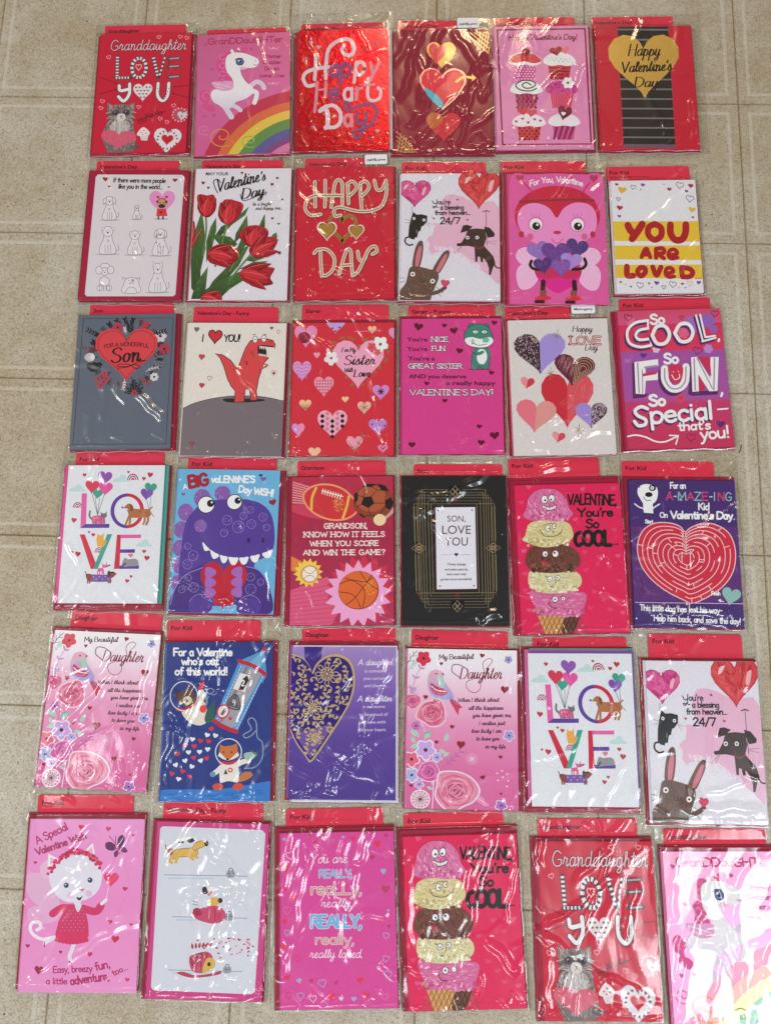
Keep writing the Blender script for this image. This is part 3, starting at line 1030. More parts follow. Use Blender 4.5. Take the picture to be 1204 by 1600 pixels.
def d_cupcakes(a):
    a.el('printed_border')
    fr = [(62, 128), (525, 118), (562, 738), (80, 742)]
    a.L(fr, 11, '7c1230', False, True)
    a.el('lettering')
    a.T("Happy Valentine's Day!", 120, 180, 26, '7c1638', 's', wid=365, w=4.5, slant=10, rot=1)
    a.el('printed_cupcake')
    def cake(x, y, top, cup, deco, w=172):
        # x,y: middle of the rim
        q = [(x - w * .36, y + 8), (x + w * .36, y + 8), (x + w * .29, y + 85), (x - w * .29, y + 85)]
        a.P(q, cup)
        deco(x, y, q, w)
        a.S([(x - w / 2, y - 5), (x - w * .42, y - 38), (x - w * .15, y - 58), (x + w * .15, y - 58), (x + w * .42, y - 36), (x + w / 2, y - 3), (x + w * .25, y + 12), (x, y + 6), (x - w * .25, y + 12)], top)
    def dots(x, y, q, w):
        for i in range(6):
            for j in range(8):
                p = (x - 60 + j * 17 + (i % 2) * 8, y + 16 + i * 13)
                if inside(p, q):
                    a.E(p[0], p[1], 4, 4, 'f0d8e4', n=6)
    def stripes(x, y, q, w):
        for i in range(4):
            yy = y + 18 + i * 18
            k = .36 - .07 * (i * 18 + 12) / 85
            a.R(x - w * k + 3, yy, x + w * k - 3, yy + 9, '8c1430')
    def leop(x, y, q, w):
        for i in range(5):
            for j in range(5):
                p = (x - 48 + j * 24 + (i % 2) * 8, y + 20 + i * 16)
                if inside(p, q):
                    a.E(p[0], p[1], 8, 8, '401028', n=7)
                    a.E(p[0], p[1], 3, 3, 'c83870', n=6)
    def weave(x, y, q, w):
        for i in range(7):
            a.L([(x - 50 + i * 3, y + 14 + i * 11), (x + 50 - i * 2, y + 14 + i * 11)], 2, 'b81850', False)
        for j in range(9):
            a.L([(x - 48 + j * 12, y + 12), (x - 42 + j * 10.5, y + 82)], 2, 'e86890', False)
    def bdots(x, y, q, w):
        for i in range(5):
            for j in range(5):
                p = (x - 50 + j * 26 + (i % 2) * 12, y + 20 + i * 15)
                if inside(p, q):
                    a.E(p[0], p[1], 7, 7, '701028', n=8)
    def diag(x, y, q, w):
        for j in range(4):
            a.P([(x - 45 + j * 30, y + 10), (x - 30 + j * 30, y + 10), (x - 62 + j * 27 + 12, y + 83), (x - 62 + j * 27, y + 83)], '781048')
    cake(205, 303, 'f0e4ea', 'c8388c', dots)
    a.S([(122, 292), (140, 268), (180, 250), (240, 250), (275, 268), (290, 292), (250, 302), (205, 292), (160, 300)], 'd03040')
    for x, y in ((165, 285), (205, 262), (245, 275)):
        a.E(x, y, 6, 6, '981c30')
    a.E(213, 243, 20, 20, '901c2c')
    a.L([(215, 225), (205, 212), (198, 208)], 3, '401818')
    cake(390, 303, 'ece2e4', 'c82840', stripes)
    for i in range(12):
        a.E(325 + i * 12, 272 + (i * 37) % 24, 3, 3, '5c8c7c', n=6)
    a.H_(418, 234, 52, 42, 'e07088', -12)
    a.H_(372, 240, 68, 50, 'a01830', -10)
    cake(212, 455, 'eee8ec', 'c83c74', leop)
    a.L([(238, 418), (212, 404), (190, 418), (205, 434), (240, 432), (262, 412), (235, 395), (185, 396), (155, 420), (180, 444), (230, 450), (268, 436)], 6, '301020')
    cake(402, 455, 'c83488', 'cc2c60', weave)
    for x, y in ((350, 425), (385, 430), (368, 415), (405, 448)):
        a.E(x, y, 5, 5, '681838')
    a.flower(435, 405, 30, 6, 'f0e8ec', '806030')
    cake(224, 633, 'ecdce4', 'd0303c', bdots, 180)
    for x, y in ((155, 617), (190, 602), (220, 622), (255, 605), (286, 612)):
        a.H_(x, y, 17, 16, 'a8305c')
    a.H_(193, 562, 62, 45, 'c82c40', -8)
    a.H_(237, 570, 62, 48, 'd04456', 8)
    cake(414, 630, 'ecdce4', 'cc408c', diag)
    a.H_(415, 572, 78, 82, '74142c', 14)
    a.H_(410, 574, 26, 24, 'ece0e6', 10)

def d_goldheart(a):
    a.el('printed_stripe')
    a.P([(708, 112), (975, 106), (1010, 742), (728, 742)], '28221f')
    for i in range(12):
        y = 125 + i * 52.5
        k = (y - 112) / 630
        a.L([(710 + 20 * k, y), (975 + 34 * k, y - 1)], 9, '706c70', False)
    a.P([(728, 740), (1010, 740), (1011, 762), (729, 764)], '705060')
    a.el('foil_heart', M_FOIL)
    a.H_(845, 322, 380, 345, 'd0a850', -1)
    a.el('lettering')
    k = '161008'
    a.T('Happy', 762, 262, 60, k, 's', wid=168, w=8, slant=12, nib=.35)
    a.T("Valentine's", 722, 352, 54, k, 's', wid=270, w=9, slant=12, nib=.35, rot=3)
    a.T('Day', 792, 428, 52, k, 's', wid=125, w=9, slant=12, nib=.35)

def d_dogs(a):
    a.el('printed_panel')
    q = [(103, 128), (115, 115), (580, 118), (592, 130), (550, 782), (538, 793), (58, 786), (48, 774)]
    a.P(q, 'd4ccd2')
    a.el('lettering')
    a.T('If there were more people', 200, 157, 24, '302428', 'h', wid=288, w=4.5, rot=-1, slant=5)
    a.T('like you in the world...', 228, 192, 24, '302428', 'h', wid=245, w=4.5, rot=-1, slant=5)
    a.el('printed_heart')
    for x, y, w in ((157, 142, 32), (178, 182, 18), (540, 149, 27), (506, 186, 14)):
        a.H_(x, y, w, w * .8, '981c28', 0)
    a.H_(470, 275, 145, 140, 'dc8cc0', 0)
    a.el('printed_dog')
    g, f = '5c565c', 'dad4da'
    def dog(x, y, h, ear, hw=.26, spots=0, tail=1):
        # x centre, y ground, h height
        w = h * .5
        a.E(x, y, w * .9, h * .035, 'b4acb4', n=12)
        body = [(x - w * .5, y - 3), (x - w * .58, y - h * .25), (x - w * .32, y - h * .55), (x - w * .25, y - h * .7), (x + w * .25, y - h * .7), (x + w * .34, y - h * .5), (x + w * .58, y - h * .22), (x + w * .5, y - 3)]
        a.S(body, f)
        a.L(body, 2.2, g, True, True)
        if tail:
            a.L([(x + w * .55, y - h * .1), (x + w * .8, y - h * .18), (x + w * .75, y - h * .35)], 2, g)
        for k in (-.18, .02, .2):
            a.L([(x + w * k, y - h * .35), (x + w * k, y - 3)], 2, g, False)
        hd = [(x - h * hw * .7, y - h * .82), (x - h * .1, y - h * .99), (x + h * .1, y - h * .99), (x + h * hw * .7, y - h * .82), (x + h * .09, y - h * .66), (x - h * .09, y - h * .66)]
        a.S(hd, f)
        a.L(hd, 2.2, g, True, True)
        for s in (-1, 1):
            if ear == 'flop':
                e = [(x + s * h * .14, y - h * .96), (x + s * h * hw, y - h * .88), (x + s * h * hw, y - h * .68), (x + s * h * .15, y - h * .78)]
            elif ear == 'up':
                e = [(x + s * h * .06, y - h * .96), (x + s * h * .15, y - h * 1.08), (x + s * h * .18, y - h * .88)]
            else:
                e = [(x + s * h * .1, y - h * .95), (x + s * h * .22, y - h * .98), (x + s * h * .24, y - h * .84)]
            a.P(e, f)
            a.L(e, 2.2, g, ear == 'flop', True)
            a.E(x + s * h * .055, y - h * .85, 2.3, 2.3, '202020', n=6)
        a.E(x, y - h * .79, h * .03 + 1, h * .022 + 1, '302c30', n=8)
        for i in range(spots):
            a.E(x + a.rng.uniform(-.3, .3) * w, y - h * a.rng.uniform(.1, .9), 3, 3, '585058', n=6)
        if not spots and h > 100:
            a.fur([(x - 8, y - h * .55), (x + 8, y - h * .55), (x + 10, y - h * .38), (x - 10, y - h * .38)], 18, 12, 1.6, ['a8a0a8', '989098'], 90, 20)
    dog(180, 366, 128, 'flop')
    dog(330, 364, 76, 'up', .2)
    dog(172, 555, 152, 'half')
    dog(321, 560, 132, 'half', .3)
    dog(463, 566, 148, 'flop', .22, 16)
    dog(450, 770, 160, 'up', .2)
    # poodle
    for p in ((158, 620, 26, 16), (157, 650, 20, 22), (125, 642, 18, 22), (190, 642, 18, 22), (155, 705, 28, 26), (130, 742, 15, 15), (182, 742, 15, 15)):
        c = a.E(p[0], p[1], p[2], p[3], f, n=14)
        a.L(c, 2.2, g, False, True)
    for x in (130, 152, 166, 184):
        a.L([(x, 728), (x, 758)], 2.2, g, False)
    for x in (150, 164):
        a.E(x, 645, 2.4, 2.4, '202020', n=6)
    a.E(157, 656, 4, 3, '302c30', n=8)
    # bulldog
    b = [(256, 768), (262, 720), (280, 690), (330, 690), (346, 720), (350, 768)]
    a.S(b, f)
    a.L(b, 2.2, g, True, True)
    a.arc(304, 768, 30, 2.2, g, 0, 180)
    for s in (-1, 1):
        a.L([(304 + s * 28, 692), (304 + s * 46, 684), (304 + s * 46, 700)], 2.2, g)
        a.E(304 + s * 13, 703, 2.6, 2.6, '202020', n=6)
    a.E(312, 702, 8, 8, '989098')
    a.L([(290, 720), (304, 714), (318, 720)], 2.4, g)
    # pug in a jumper
    a.E(465, 362, 45, 5, 'b4acb4', n=12)
    for x in (450, 476):
        a.L([(x, 330), (x, 362)], 8, '302428', False)
    a.P([(442, 305), (492, 305), (500, 346), (438, 346)], 'cc3c44')
    a.S([(438, 268), (452, 254), (484, 254), (500, 268), (494, 292), (468, 302), (446, 292)], 'c09468')
    a.S([(450, 288), (468, 278), (486, 288), (480, 300), (456, 300)], '30282a')
    a.P([(434, 262), (450, 258), (446, 278)], '201c1e')
    a.P([(502, 264), (486, 258), (490, 280)], '201c1e')
    a.E(458, 272, 4, 4, '100c0c', n=8)
    a.E(480, 272, 4, 4, '100c0c', n=8)
    a.L([(444, 262), (468, 248), (494, 262)], 5, 'b82430')
    a.L([(455, 252), (446, 240)], 2.5, '303030', False)
    a.L([(482, 252), (492, 240)], 2.5, '303030', False)
    a.H_(446, 242, 17, 14, '981c28')
    a.H_(494, 242, 17, 14, '981c28')
    a.H_(465, 326, 18, 15, '801824')

def d_tulips(a):
    a.el('printed_tulip')
    def lf(pts, cols=('4c6c34', '2c4420')):
        a.P(pts, [cols[0], cols[1]])
        xs = [p[0] for p in pts]
        a.fur(pts, 30, 40, 2.4, ['5c7c40', '3c5828', '6c8c4c', '2c4420'], math.degrees(math.atan2(pts[0][1] - pts[len(pts) // 2][1], pts[0][0] - pts[len(pts) // 2][0])), 6)
    g = [[(690, 800), (640, 740), (632, 560), (655, 420), (690, 310), (705, 400), (715, 520), (690, 640)],
         [(720, 600), (718, 480), (740, 400), (770, 350), (772, 420), (750, 520)],
         [(870, 500), (880, 440), (940, 340), (945, 400), (915, 450)],
         [(1000, 420), (1020, 370), (1038, 335), (1040, 410)],
         [(760, 460), (800, 400), (860, 370), (950, 292), (930, 340), (860, 390), (790, 460)],
         [(640, 800), (660, 720), (730, 620), (720, 740), (700, 800)],
         [(700, 800), (760, 700), (850, 610), (930, 520), (960, 500), (900, 620), (830, 700), (790, 800)],
         [(850, 620), (880, 540), (920, 450), (955, 415), (965, 425), (940, 500), (890, 580)],
         [(755, 460), (780, 445), (850, 460), (890, 500), (870, 515), (790, 500)],
         [(720, 800), (700, 760), (800, 700), (900, 655), (960, 640), (930, 700), (850, 750), (790, 810)],
         [(900, 640), (980, 600), (1062, 598), (1010, 625), (950, 635)],
         [(1060, 480), (1085, 450), (1103, 438), (1110, 465), (1085, 480)],
         [(930, 590), (980, 560), (1040, 580), (980, 600)]]
    for q in g:
        lf(q)
    for q in ([(712, 340), (716, 420), (700, 560)], [(835, 385), (820, 430), (800, 520), (770, 620)], [(1000, 520), (930, 600), (850, 700)], [(900, 560), (850, 650)]):
        a.L(q, 10, '5c7c3c')
    def tul(pts, n=190, ang=80):
        q = a.S(pts, ['b81c28', '7c0c18'])
        a.fur(q, n, 44, 4.2, ['c83038', 'a41824', '780c16', 'd04048', '8c121c', '9c1820'], ang, 14)
        cx, cy = sum(p[0] for p in pts) / len(pts), sum(p[1] for p in pts) / len(pts)
        r = -84 if ang > 60 else ang
        dx, dy = math.cos(math.radians(r)), math.sin(math.radians(r))
        E = [(p[0] - cx) * dx + (p[1] - cy) * dy for p in pts]
        Wd = max(abs((p[0] - cx) * -dy + (p[1] - cy) * dx) for p in pts)
        b, L = min(E), max(E) - min(E)
        bx, by = cx + dx * b, cy + dy * b
        for o, col, w in ((-24, '8c0e18', .95), (24, 'a01824', .95), (4, 'c8303a', 1.05)):
            a.leaf(bx, by, L * (.94 if o != 4 else .86), Wd * w, r + o, col)
            c, q2 = math.cos(math.radians(r + o)), math.sin(math.radians(r + o))
            for k in (-.22, 0, .24):
                a.L([(bx + c * L * t - q2 * Wd * w * k * math.sin(t * 3.3), by + q2 * L * t + c * Wd * w * k * math.sin(t * 3.3)) for t in (.08, .3, .5, .7, .85)], 3.2, 'e0686c' if k < 0 else ('780a14' if k else 'b4222c'), taper=True)
        return q
    tul([(662, 232), (690, 222), (715, 228), (752, 225), (768, 262), (765, 310), (730, 348), (695, 340), (675, 295)])
    tul([(790, 290), (805, 262), (828, 252), (862, 256), (915, 278), (910, 320), (880, 365), (835, 392), (795, 370), (780, 330)])
    tul([(895, 455), (930, 410), (975, 398), (1020, 405), (1058, 430), (1050, 475), (1010, 510), (960, 518), (925, 490)])
    tul([(960, 520), (1020, 470), (1080, 465), (1112, 480), (1098, 520), (1065, 560), (1010, 582), (965, 560)], ang=-30)
    tul([(725, 560), (745, 520), (790, 500), (830, 518), (895, 530), (890, 590), (850, 612), (790, 615), (740, 600)], ang=10)
    tul([(905, 660), (950, 635), (1010, 620), (1060, 630), (1098, 640), (1075, 690), (1090, 725), (1020, 735), (950, 720), (915, 690)], ang=10)
    tul([(695, 790), (730, 768), (790, 770), (812, 800), (790, 830), (710, 830)], 40, 10)
    tul([(632, 380), (650, 372), (656, 440), (640, 520), (628, 480)], 30)
    a.el('lettering')
    k = '1c1414'
    a.T('MAY YOUR', 705, 117, 17, k, 'B', wid=125, slant=12, rot=-1)
    a.T('Valentine', 770, 210, 62, k, 's', wid=240, w=9, slant=16, nib=.3, rot=13)
    a.T("'s", 1010, 155, 50, k, 's', w=8, slant=16, nib=.3, rot=13)
    a.L([(775, 215), (760, 185), (752, 150), (775, 140), (790, 160)], 5, k)
    a.T('Day', 908, 252, 56, k, 's', wid=125, w=9, slant=16, nib=.3, rot=8)
    a.L([(900, 225), (915, 260), (960, 250), (1040, 215), (1038, 232)], 3.5, k)
    a.T('be a bright', 968, 288, 17, '40302c', 's', wid=102, w=2.6, slant=14)
    a.T('and happy one...', 984, 312, 17, '40302c', 's', wid=152, w=2.6, slant=14)
    a.el('printed_heart')
    for x, y, w in ((907, 108, 15), (694, 160, 20), (723, 187, 16), (1102, 140, 16), (1074, 174, 19), (1132, 258, 13), (1080, 362, 16), (1115, 392, 14), (1122, 556, 19)):
        a.H_(x, y, w, w, '7c1420', 5)

def d_happyday(a):
    a.el('gold_heart', M_FOIL)
    a.H_(300, 420, 150, 150, None, 0, 'a07c38', 22)
    a.el('lettering')
    def dbl(pts, w=20, sm=True):
        a.L(pts, w, 'd8c4b0', sm)
        a.L(pts, w * .25, '8c5a48', sm)
    def W(*ps):
        for p in ps:
            a.L([(x + 3, y + 5) for x, y in p], 22, '7c1420')
        for p in ps:
            dbl(p)
    W([(147, 158), (148, 230), (150, 298)], [(205, 150), (205, 230), (203, 298)], [(238, 300), (262, 160), (298, 165), (300, 285)],
      [(330, 170), (332, 240), (335, 280)], [(400, 165), (402, 240), (408, 318)],
      [(325, 172), (355, 155), (380, 190), (345, 232), (330, 232)], [(398, 168), (430, 155), (448, 190), (415, 232), (400, 232)],
      [(478, 150), (492, 200), (520, 200), (542, 150)], [(542, 150), (545, 220), (520, 290), (460, 320), (380, 322), (290, 300), (255, 315), (262, 350), (290, 345)],
      [(300, 235), (230, 235), (150, 235), (105, 260), (95, 310), (125, 345), (180, 340)])
    W([(145, 555), (165, 535), (215, 535), (255, 580), (250, 640), (215, 675), (190, 675)], [(180, 545), (182, 610), (188, 680)],
      [(283, 668), (320, 545), (345, 540), (350, 600), (355, 670)], [(295, 622), (350, 618)],
      [(385, 545), (395, 590), (420, 590), (440, 540)], [(355, 678), (390, 650), (432, 560), (455, 525), (482, 518), (490, 545), (465, 560)])
    a.el('printed_heart')
    for x, y, w in ((215, 435, 112), (377, 440, 90)):
        a.H_(x, y, w, w * .98, 'e8d8c8')
        a.H_(x, y - 1, w * .86, w * .84, '8c3c28')
        a.H_(x, y - 1, w * .76, w * .74, 'a07c30')
    for x, y, w in ((240, 133, 18), (532, 342, 26), (140, 646, 20), (100, 188, 12), (540, 660, 16), (180, 715, 12)):
        a.H_(x, y, w, w, 'a86838')
    a.el('printed_dot')
    for i in range(46):
        x, y = a.rng.uniform(60, 570), a.rng.uniform(90, 780)
        a.E(x, y, a.rng.uniform(1.5, 4.5), None, a.rng.choice(['e8a8a0', 'd89070', 'e8c8b8']), n=7)

def d_blessing(a):
    a.el('printed_blot')
    q = [(862, 235), (910, 225), (965, 240), (1010, 262), (1060, 272), (1158, 300), (1172, 705), (1110, 680), (1000, 600), (930, 560), (850, 545), (812, 550), (800, 560), (780, 530), (785, 500), (770, 470), (800, 445), (808, 400), (800, 385), (830, 385), (870, 400), (850, 350), (838, 300)]
    a.S(q, 'dcacc4', 3)
    a.fur([(810, 510), (900, 515), (1000, 570), (1110, 660), (1000, 640), (900, 580), (812, 560)], 120, 30, 6, ['dcd4e0', 'e4dae4'], 70, 25)
    a.el('printed_balloon')
    def bal(cx, cy, w, h, c0, c1, c2, rot=0):
        p = a.H_(cx, cy, w, h, c0, rot)
        a.fur(a.hp(cx, cy, w * .9, h * .88, rot), 60, w * .3, w * .09, [c0, c1, c2], 70, 60)
        a.L(p, 4, c2, False, True)
        a.S([(cx - w * .35, cy - h * .18), (cx - w * .3, cy - h * .32), (cx - w * .2, cy - h * .34), (cx - w * .28, cy - h * .2)], 'f0b8c4')
        a.S([(cx + w * .26, cy - h * .2), (cx + w * .36, cy - h * .25), (cx + w * .3, cy + h * .02), (cx + w * .22, cy + h * .02)], 'eca8b0')
    bal(700, 220, 175, 150, 'd0468c', 'd86098', 'b02c6c')
    bal(1050, 200, 226, 215, 'cc3a40', 'd85450', 'b02430')
    a.L([(1090, 318), (1092, 420), (1096, 510)], 3, '38282c')
    a.L([(1072, 322), (1090, 316), (1106, 322)], 5, '38282c')
    a.L([(688, 290), (686, 322)], 2, '806070', False)
    a.el('printed_cat')
    k = '181416'
    a.P([(692, 320), (712, 336), (738, 334), (770, 342), (768, 375), (750, 398), (732, 405), (720, 440), (715, 465), (705, 462), (700, 475), (680, 470), (668, 455), (672, 400), (680, 365)], k)
    a.L([(680, 460), (655, 465), (652, 490), (672, 506), (692, 502)], 8, k)
    a.L([(735, 398), (728, 425)], 10, k)
    for x, y in ((698, 357), (752, 366)):
        a.E(x, y, 8, 8, 'ece4e8', n=12)
        a.E(x, y, 3.5, 3.5, k, n=8)
    for q in ([(690, 372), (650, 360)], [(690, 378), (652, 382)], [(765, 378), (795, 392)], [(765, 384), (785, 405)]):
        a.L(q, 1.6, '706870', False)
    a.L([(714, 420), (711, 440)], 2, 'b0a8ac', False)
    a.el('printed_dog')
    d = '3c2622'
    a.P([(990, 420), (1040, 415), (1085, 420), (1092, 470), (1080, 512), (1095, 530), (1130, 570), (1142, 610), (1128, 640), (1118, 676), (1108, 676), (1108, 640), (1095, 600), (1075, 580), (1076, 604), (1064, 604), (1058, 575), (1046, 572), (1044, 602), (1033, 602), (1028, 520), (990, 512), (935, 514), (932, 502), (955, 495), (978, 460)], d)
    a.fur([(990, 420), (1085, 420), (1092, 470), (1080, 512), (1130, 570), (1142, 610), (1110, 640), (1060, 575), (1028, 520), (980, 505)], 60, 26, 5, ['4c322c', '342020', '442a26'], 50, 40)
    a.P([(985, 430), (1018, 405), (985, 394), (965, 398), (950, 440)], '2c1a1a')
    a.P([(1080, 405), (1110, 412), (1138, 445), (1135, 462), (1100, 468), (1085, 430)], '2c1a1a')
    a.L([(1135, 615), (1150, 635), (1168, 638)], 7, d)
    a.E(940, 504, 9, 7, '18100e')
    a.L([(1026, 515), (1050, 528), (1080, 515)], 5, '9c2c30')
    for x, y in ((990, 466), (1042, 466)):
        a.E(x, y, 10, 10, 'ece4e8', n=12)
        a.E(x, y, 5, 5, '181012', n=8)
    for q in ([(955, 515), (915, 550)], [(960, 515), (930, 552)], [(1100, 490), (1150, 485)], [(1100, 495), (1148, 505)]):
        a.L(q, 1.6, '706870', False)
    a.el('printed_rabbit')
    b = '64483e'
    q = [(625, 760), (655, 720), (668, 668), (680, 630), (720, 625), (780, 640), (825, 655), (835, 690), (818, 735), (800, 780), (790, 815), (770, 830), (600, 830)]
    for e, ins in (([(692, 625), (702, 540), (722, 490), (742, 482), (750, 510), (745, 570), (728, 630)], [(707, 620), (712, 560), (728, 515), (740, 520), (736, 570), (722, 625)]),
                   ([(800, 650), (830, 590), (862, 545), (888, 536), (892, 560), (870, 610), (835, 665)], [(818, 655), (842, 600), (868, 560), (880, 562), (866, 605), (836, 655)])):
        a.S(e, b)
        a.S(ins, 'cc7080')
    a.S(q, b, 3)
    a.fur(q, 160, 30, 5, ['6c5044', '5c4238', '745a4c'], 80, 25)
    a.L([(800, 778), (840, 765), (870, 745)], 20, b)
    for x, y in ((694, 668), (802, 708)):
        a.E(x, y, 13, 13, 'ece4e8', n=14)
        a.E(x, y, 6, 6, '181012', n=8)
    a.L([(745, 715), (748, 690)], 2.5, '281a18', False)
    a.L([(728, 688), (740, 714), (765, 700)], 2.5, '281a18')
    for q in ([(650, 690), (625, 688)], [(650, 705), (628, 715)], [(822, 740), (860, 775)], [(812, 755), (850, 795)]):
        a.L(q, 2, '504048', False)
    a.H_(869, 724, 46, 44, 'd84060', 10, '903048', 2)
    a.el('lettering')
    k = '201418'
    a.T("ou're", 826, 278, 26, k, 'h', wid=70, w=5)
    a.L([(797, 258), (805, 275), (818, 272)], 4.5, k)
    a.L([(822, 252), (818, 285), (806, 300), (800, 290), (830, 296)], 4.5, k)
    a.T('a blessing', 840, 308, 24, k, 'h', wid=130, w=5)
    a.T('from heaven...', 812, 338, 24, k, 'h', wid=195, w=5)
    a.T('24/7', 840, 388, 34, k, 'u', wid=108, w=7)
    a.el('printed_heart')
    for x, y in ((932, 255), (805, 358), (988, 368)):
        a.H_(x, y, 14, 12, 'a83048', 20)

def d_bug(a):
    a.el('printed_wing')
    for s in (0, 1):
        f = (lambda x: x) if not s else (lambda x: 640 - x)
        for q in ([(90, 570), (105, 530), (150, 515), (200, 540), (210, 600), (130, 610)], [(90, 680), (105, 625), (165, 595), (210, 640), (205, 700), (160, 745), (110, 745)]):
            P = [(f(x) + (8 if s else 0), y) for x, y in q]
            a.S(P, 'e8b0d4')
            a.L(P, 3, 'eec8e0', True, True)
            for i in range(5):
                a.L([P[i], (f(170), 620)], 1.6, 'f0d4e6', False)
    a.el('printed_bug')
    a.L([(140, 160), (165, 185), (185, 212)], 7, 'c02848')
    a.L([(500, 160), (478, 185), (462, 212)], 7, 'c02848')
    a.S([(195, 640), (250, 600), (400, 600), (452, 640), (430, 710), (375, 745), (320, 770), (262, 740), (215, 700)], 'd8248c')
    a.S([(195, 640), (250, 600), (400, 600), (452, 640), (440, 672), (380, 690), (320, 680), (260, 690), (205, 672)], 'c42858')
    a.E(320, 340, 235, 165, 'c41c40', n=30)
    a.S([(105, 390), (108, 320), (150, 278), (220, 272), (280, 300), (318, 350), (355, 300), (415, 268), (490, 275), (530, 320), (535, 400), (490, 465), (400, 505), (320, 512), (235, 505), (150, 460)], 'e48ac4')
    a.L([(118, 262), (240, 256), (400, 250), (520, 256)], 13, '8c2c30')
    a.E(122, 442, 15, 18, 'b82440')
    a.E(515, 440, 14, 18, 'b82440')
    for x in (203, 432):
        a.E(x, 385, 43, 42, 'd46cae')
        a.E(x, 387, 35, 34, 'f0e8f0')
        a.E(x + 2, 396, 23, 22, '181014')
        a.E(x + 8, 388, 7, 7, 'f4f0f4', n=10)
        for k in (-1, 0, 1):
            a.L([(x + k * 16, 346), (x + k * 24, 326)], 3, 'c84c94', False)
    a.E(320, 430, 22, 10, 'cc2444')
    a.L([(290, 465), (305, 485), (330, 488), (350, 465)], 4, 'b82c60')
    a.E(170, 455, 19, 19, 'd45c90')
    a.E(470, 452, 18, 18, 'd45c90')
    bt = '2c1414'
    a.L([(175, 590), (168, 615), (190, 635), (240, 640)], 17, bt)
    a.L([(470, 575), (478, 605), (455, 630), (400, 635)], 17, bt)
    for x in (240, 412):
        a.L([(x, 705), (x - 4 + (x > 300) * 8, 750)], 26, bt, False)
        a.R(x - 20, 755, x + 16, 795, '8c4c40')
        a.S([(x - 50, 800), (x - 20, 788), (x + 20, 788), (x + 46, 800), (x + 10, 812), (x - 30, 812)], 'd0283c')
        a.R(x - 50, 812, x + 6, 830, '301818')
    a.el('printed_heart')
    for x, y, w, h, c, r in ((215, 540, 120, 112, '8c6cb8', -15), (425, 525, 125, 115, '503478', 12), (310, 555, 160, 135, '6c3c8c', 0), (240, 620, 105, 95, '4c2c74', -10), (395, 595, 120, 100, 'a484cc', 5), (340, 632, 110, 105, '8450a4', -5)):
        p = a.H_(x, y, w, h, c, r)
        a.fur(a.hp(x, y, w * .9, h * .88, r), 26, 22, 2.5, [mixc(c, 'ffffff', .25), mixc(c, 'ffffff', .12)], 35 + r, 50)
    for x, y in ((120, 140), (520, 140)):
        a.H_(x, y, 44, 46, 'b8305c')
    for x, y in ((92, 205), (92, 240), (95, 470), (95, 520), (545, 468), (552, 505), (510, 210), (540, 235)):
        a.H_(x, y, 24, 18, 'd85c9c', 5)
    a.el('lettering')
    a.T('For You, Valentine', 318, 180, 30, 'f0e0ea', 'h', 'c', wid=290, w=5.5, arc=24)

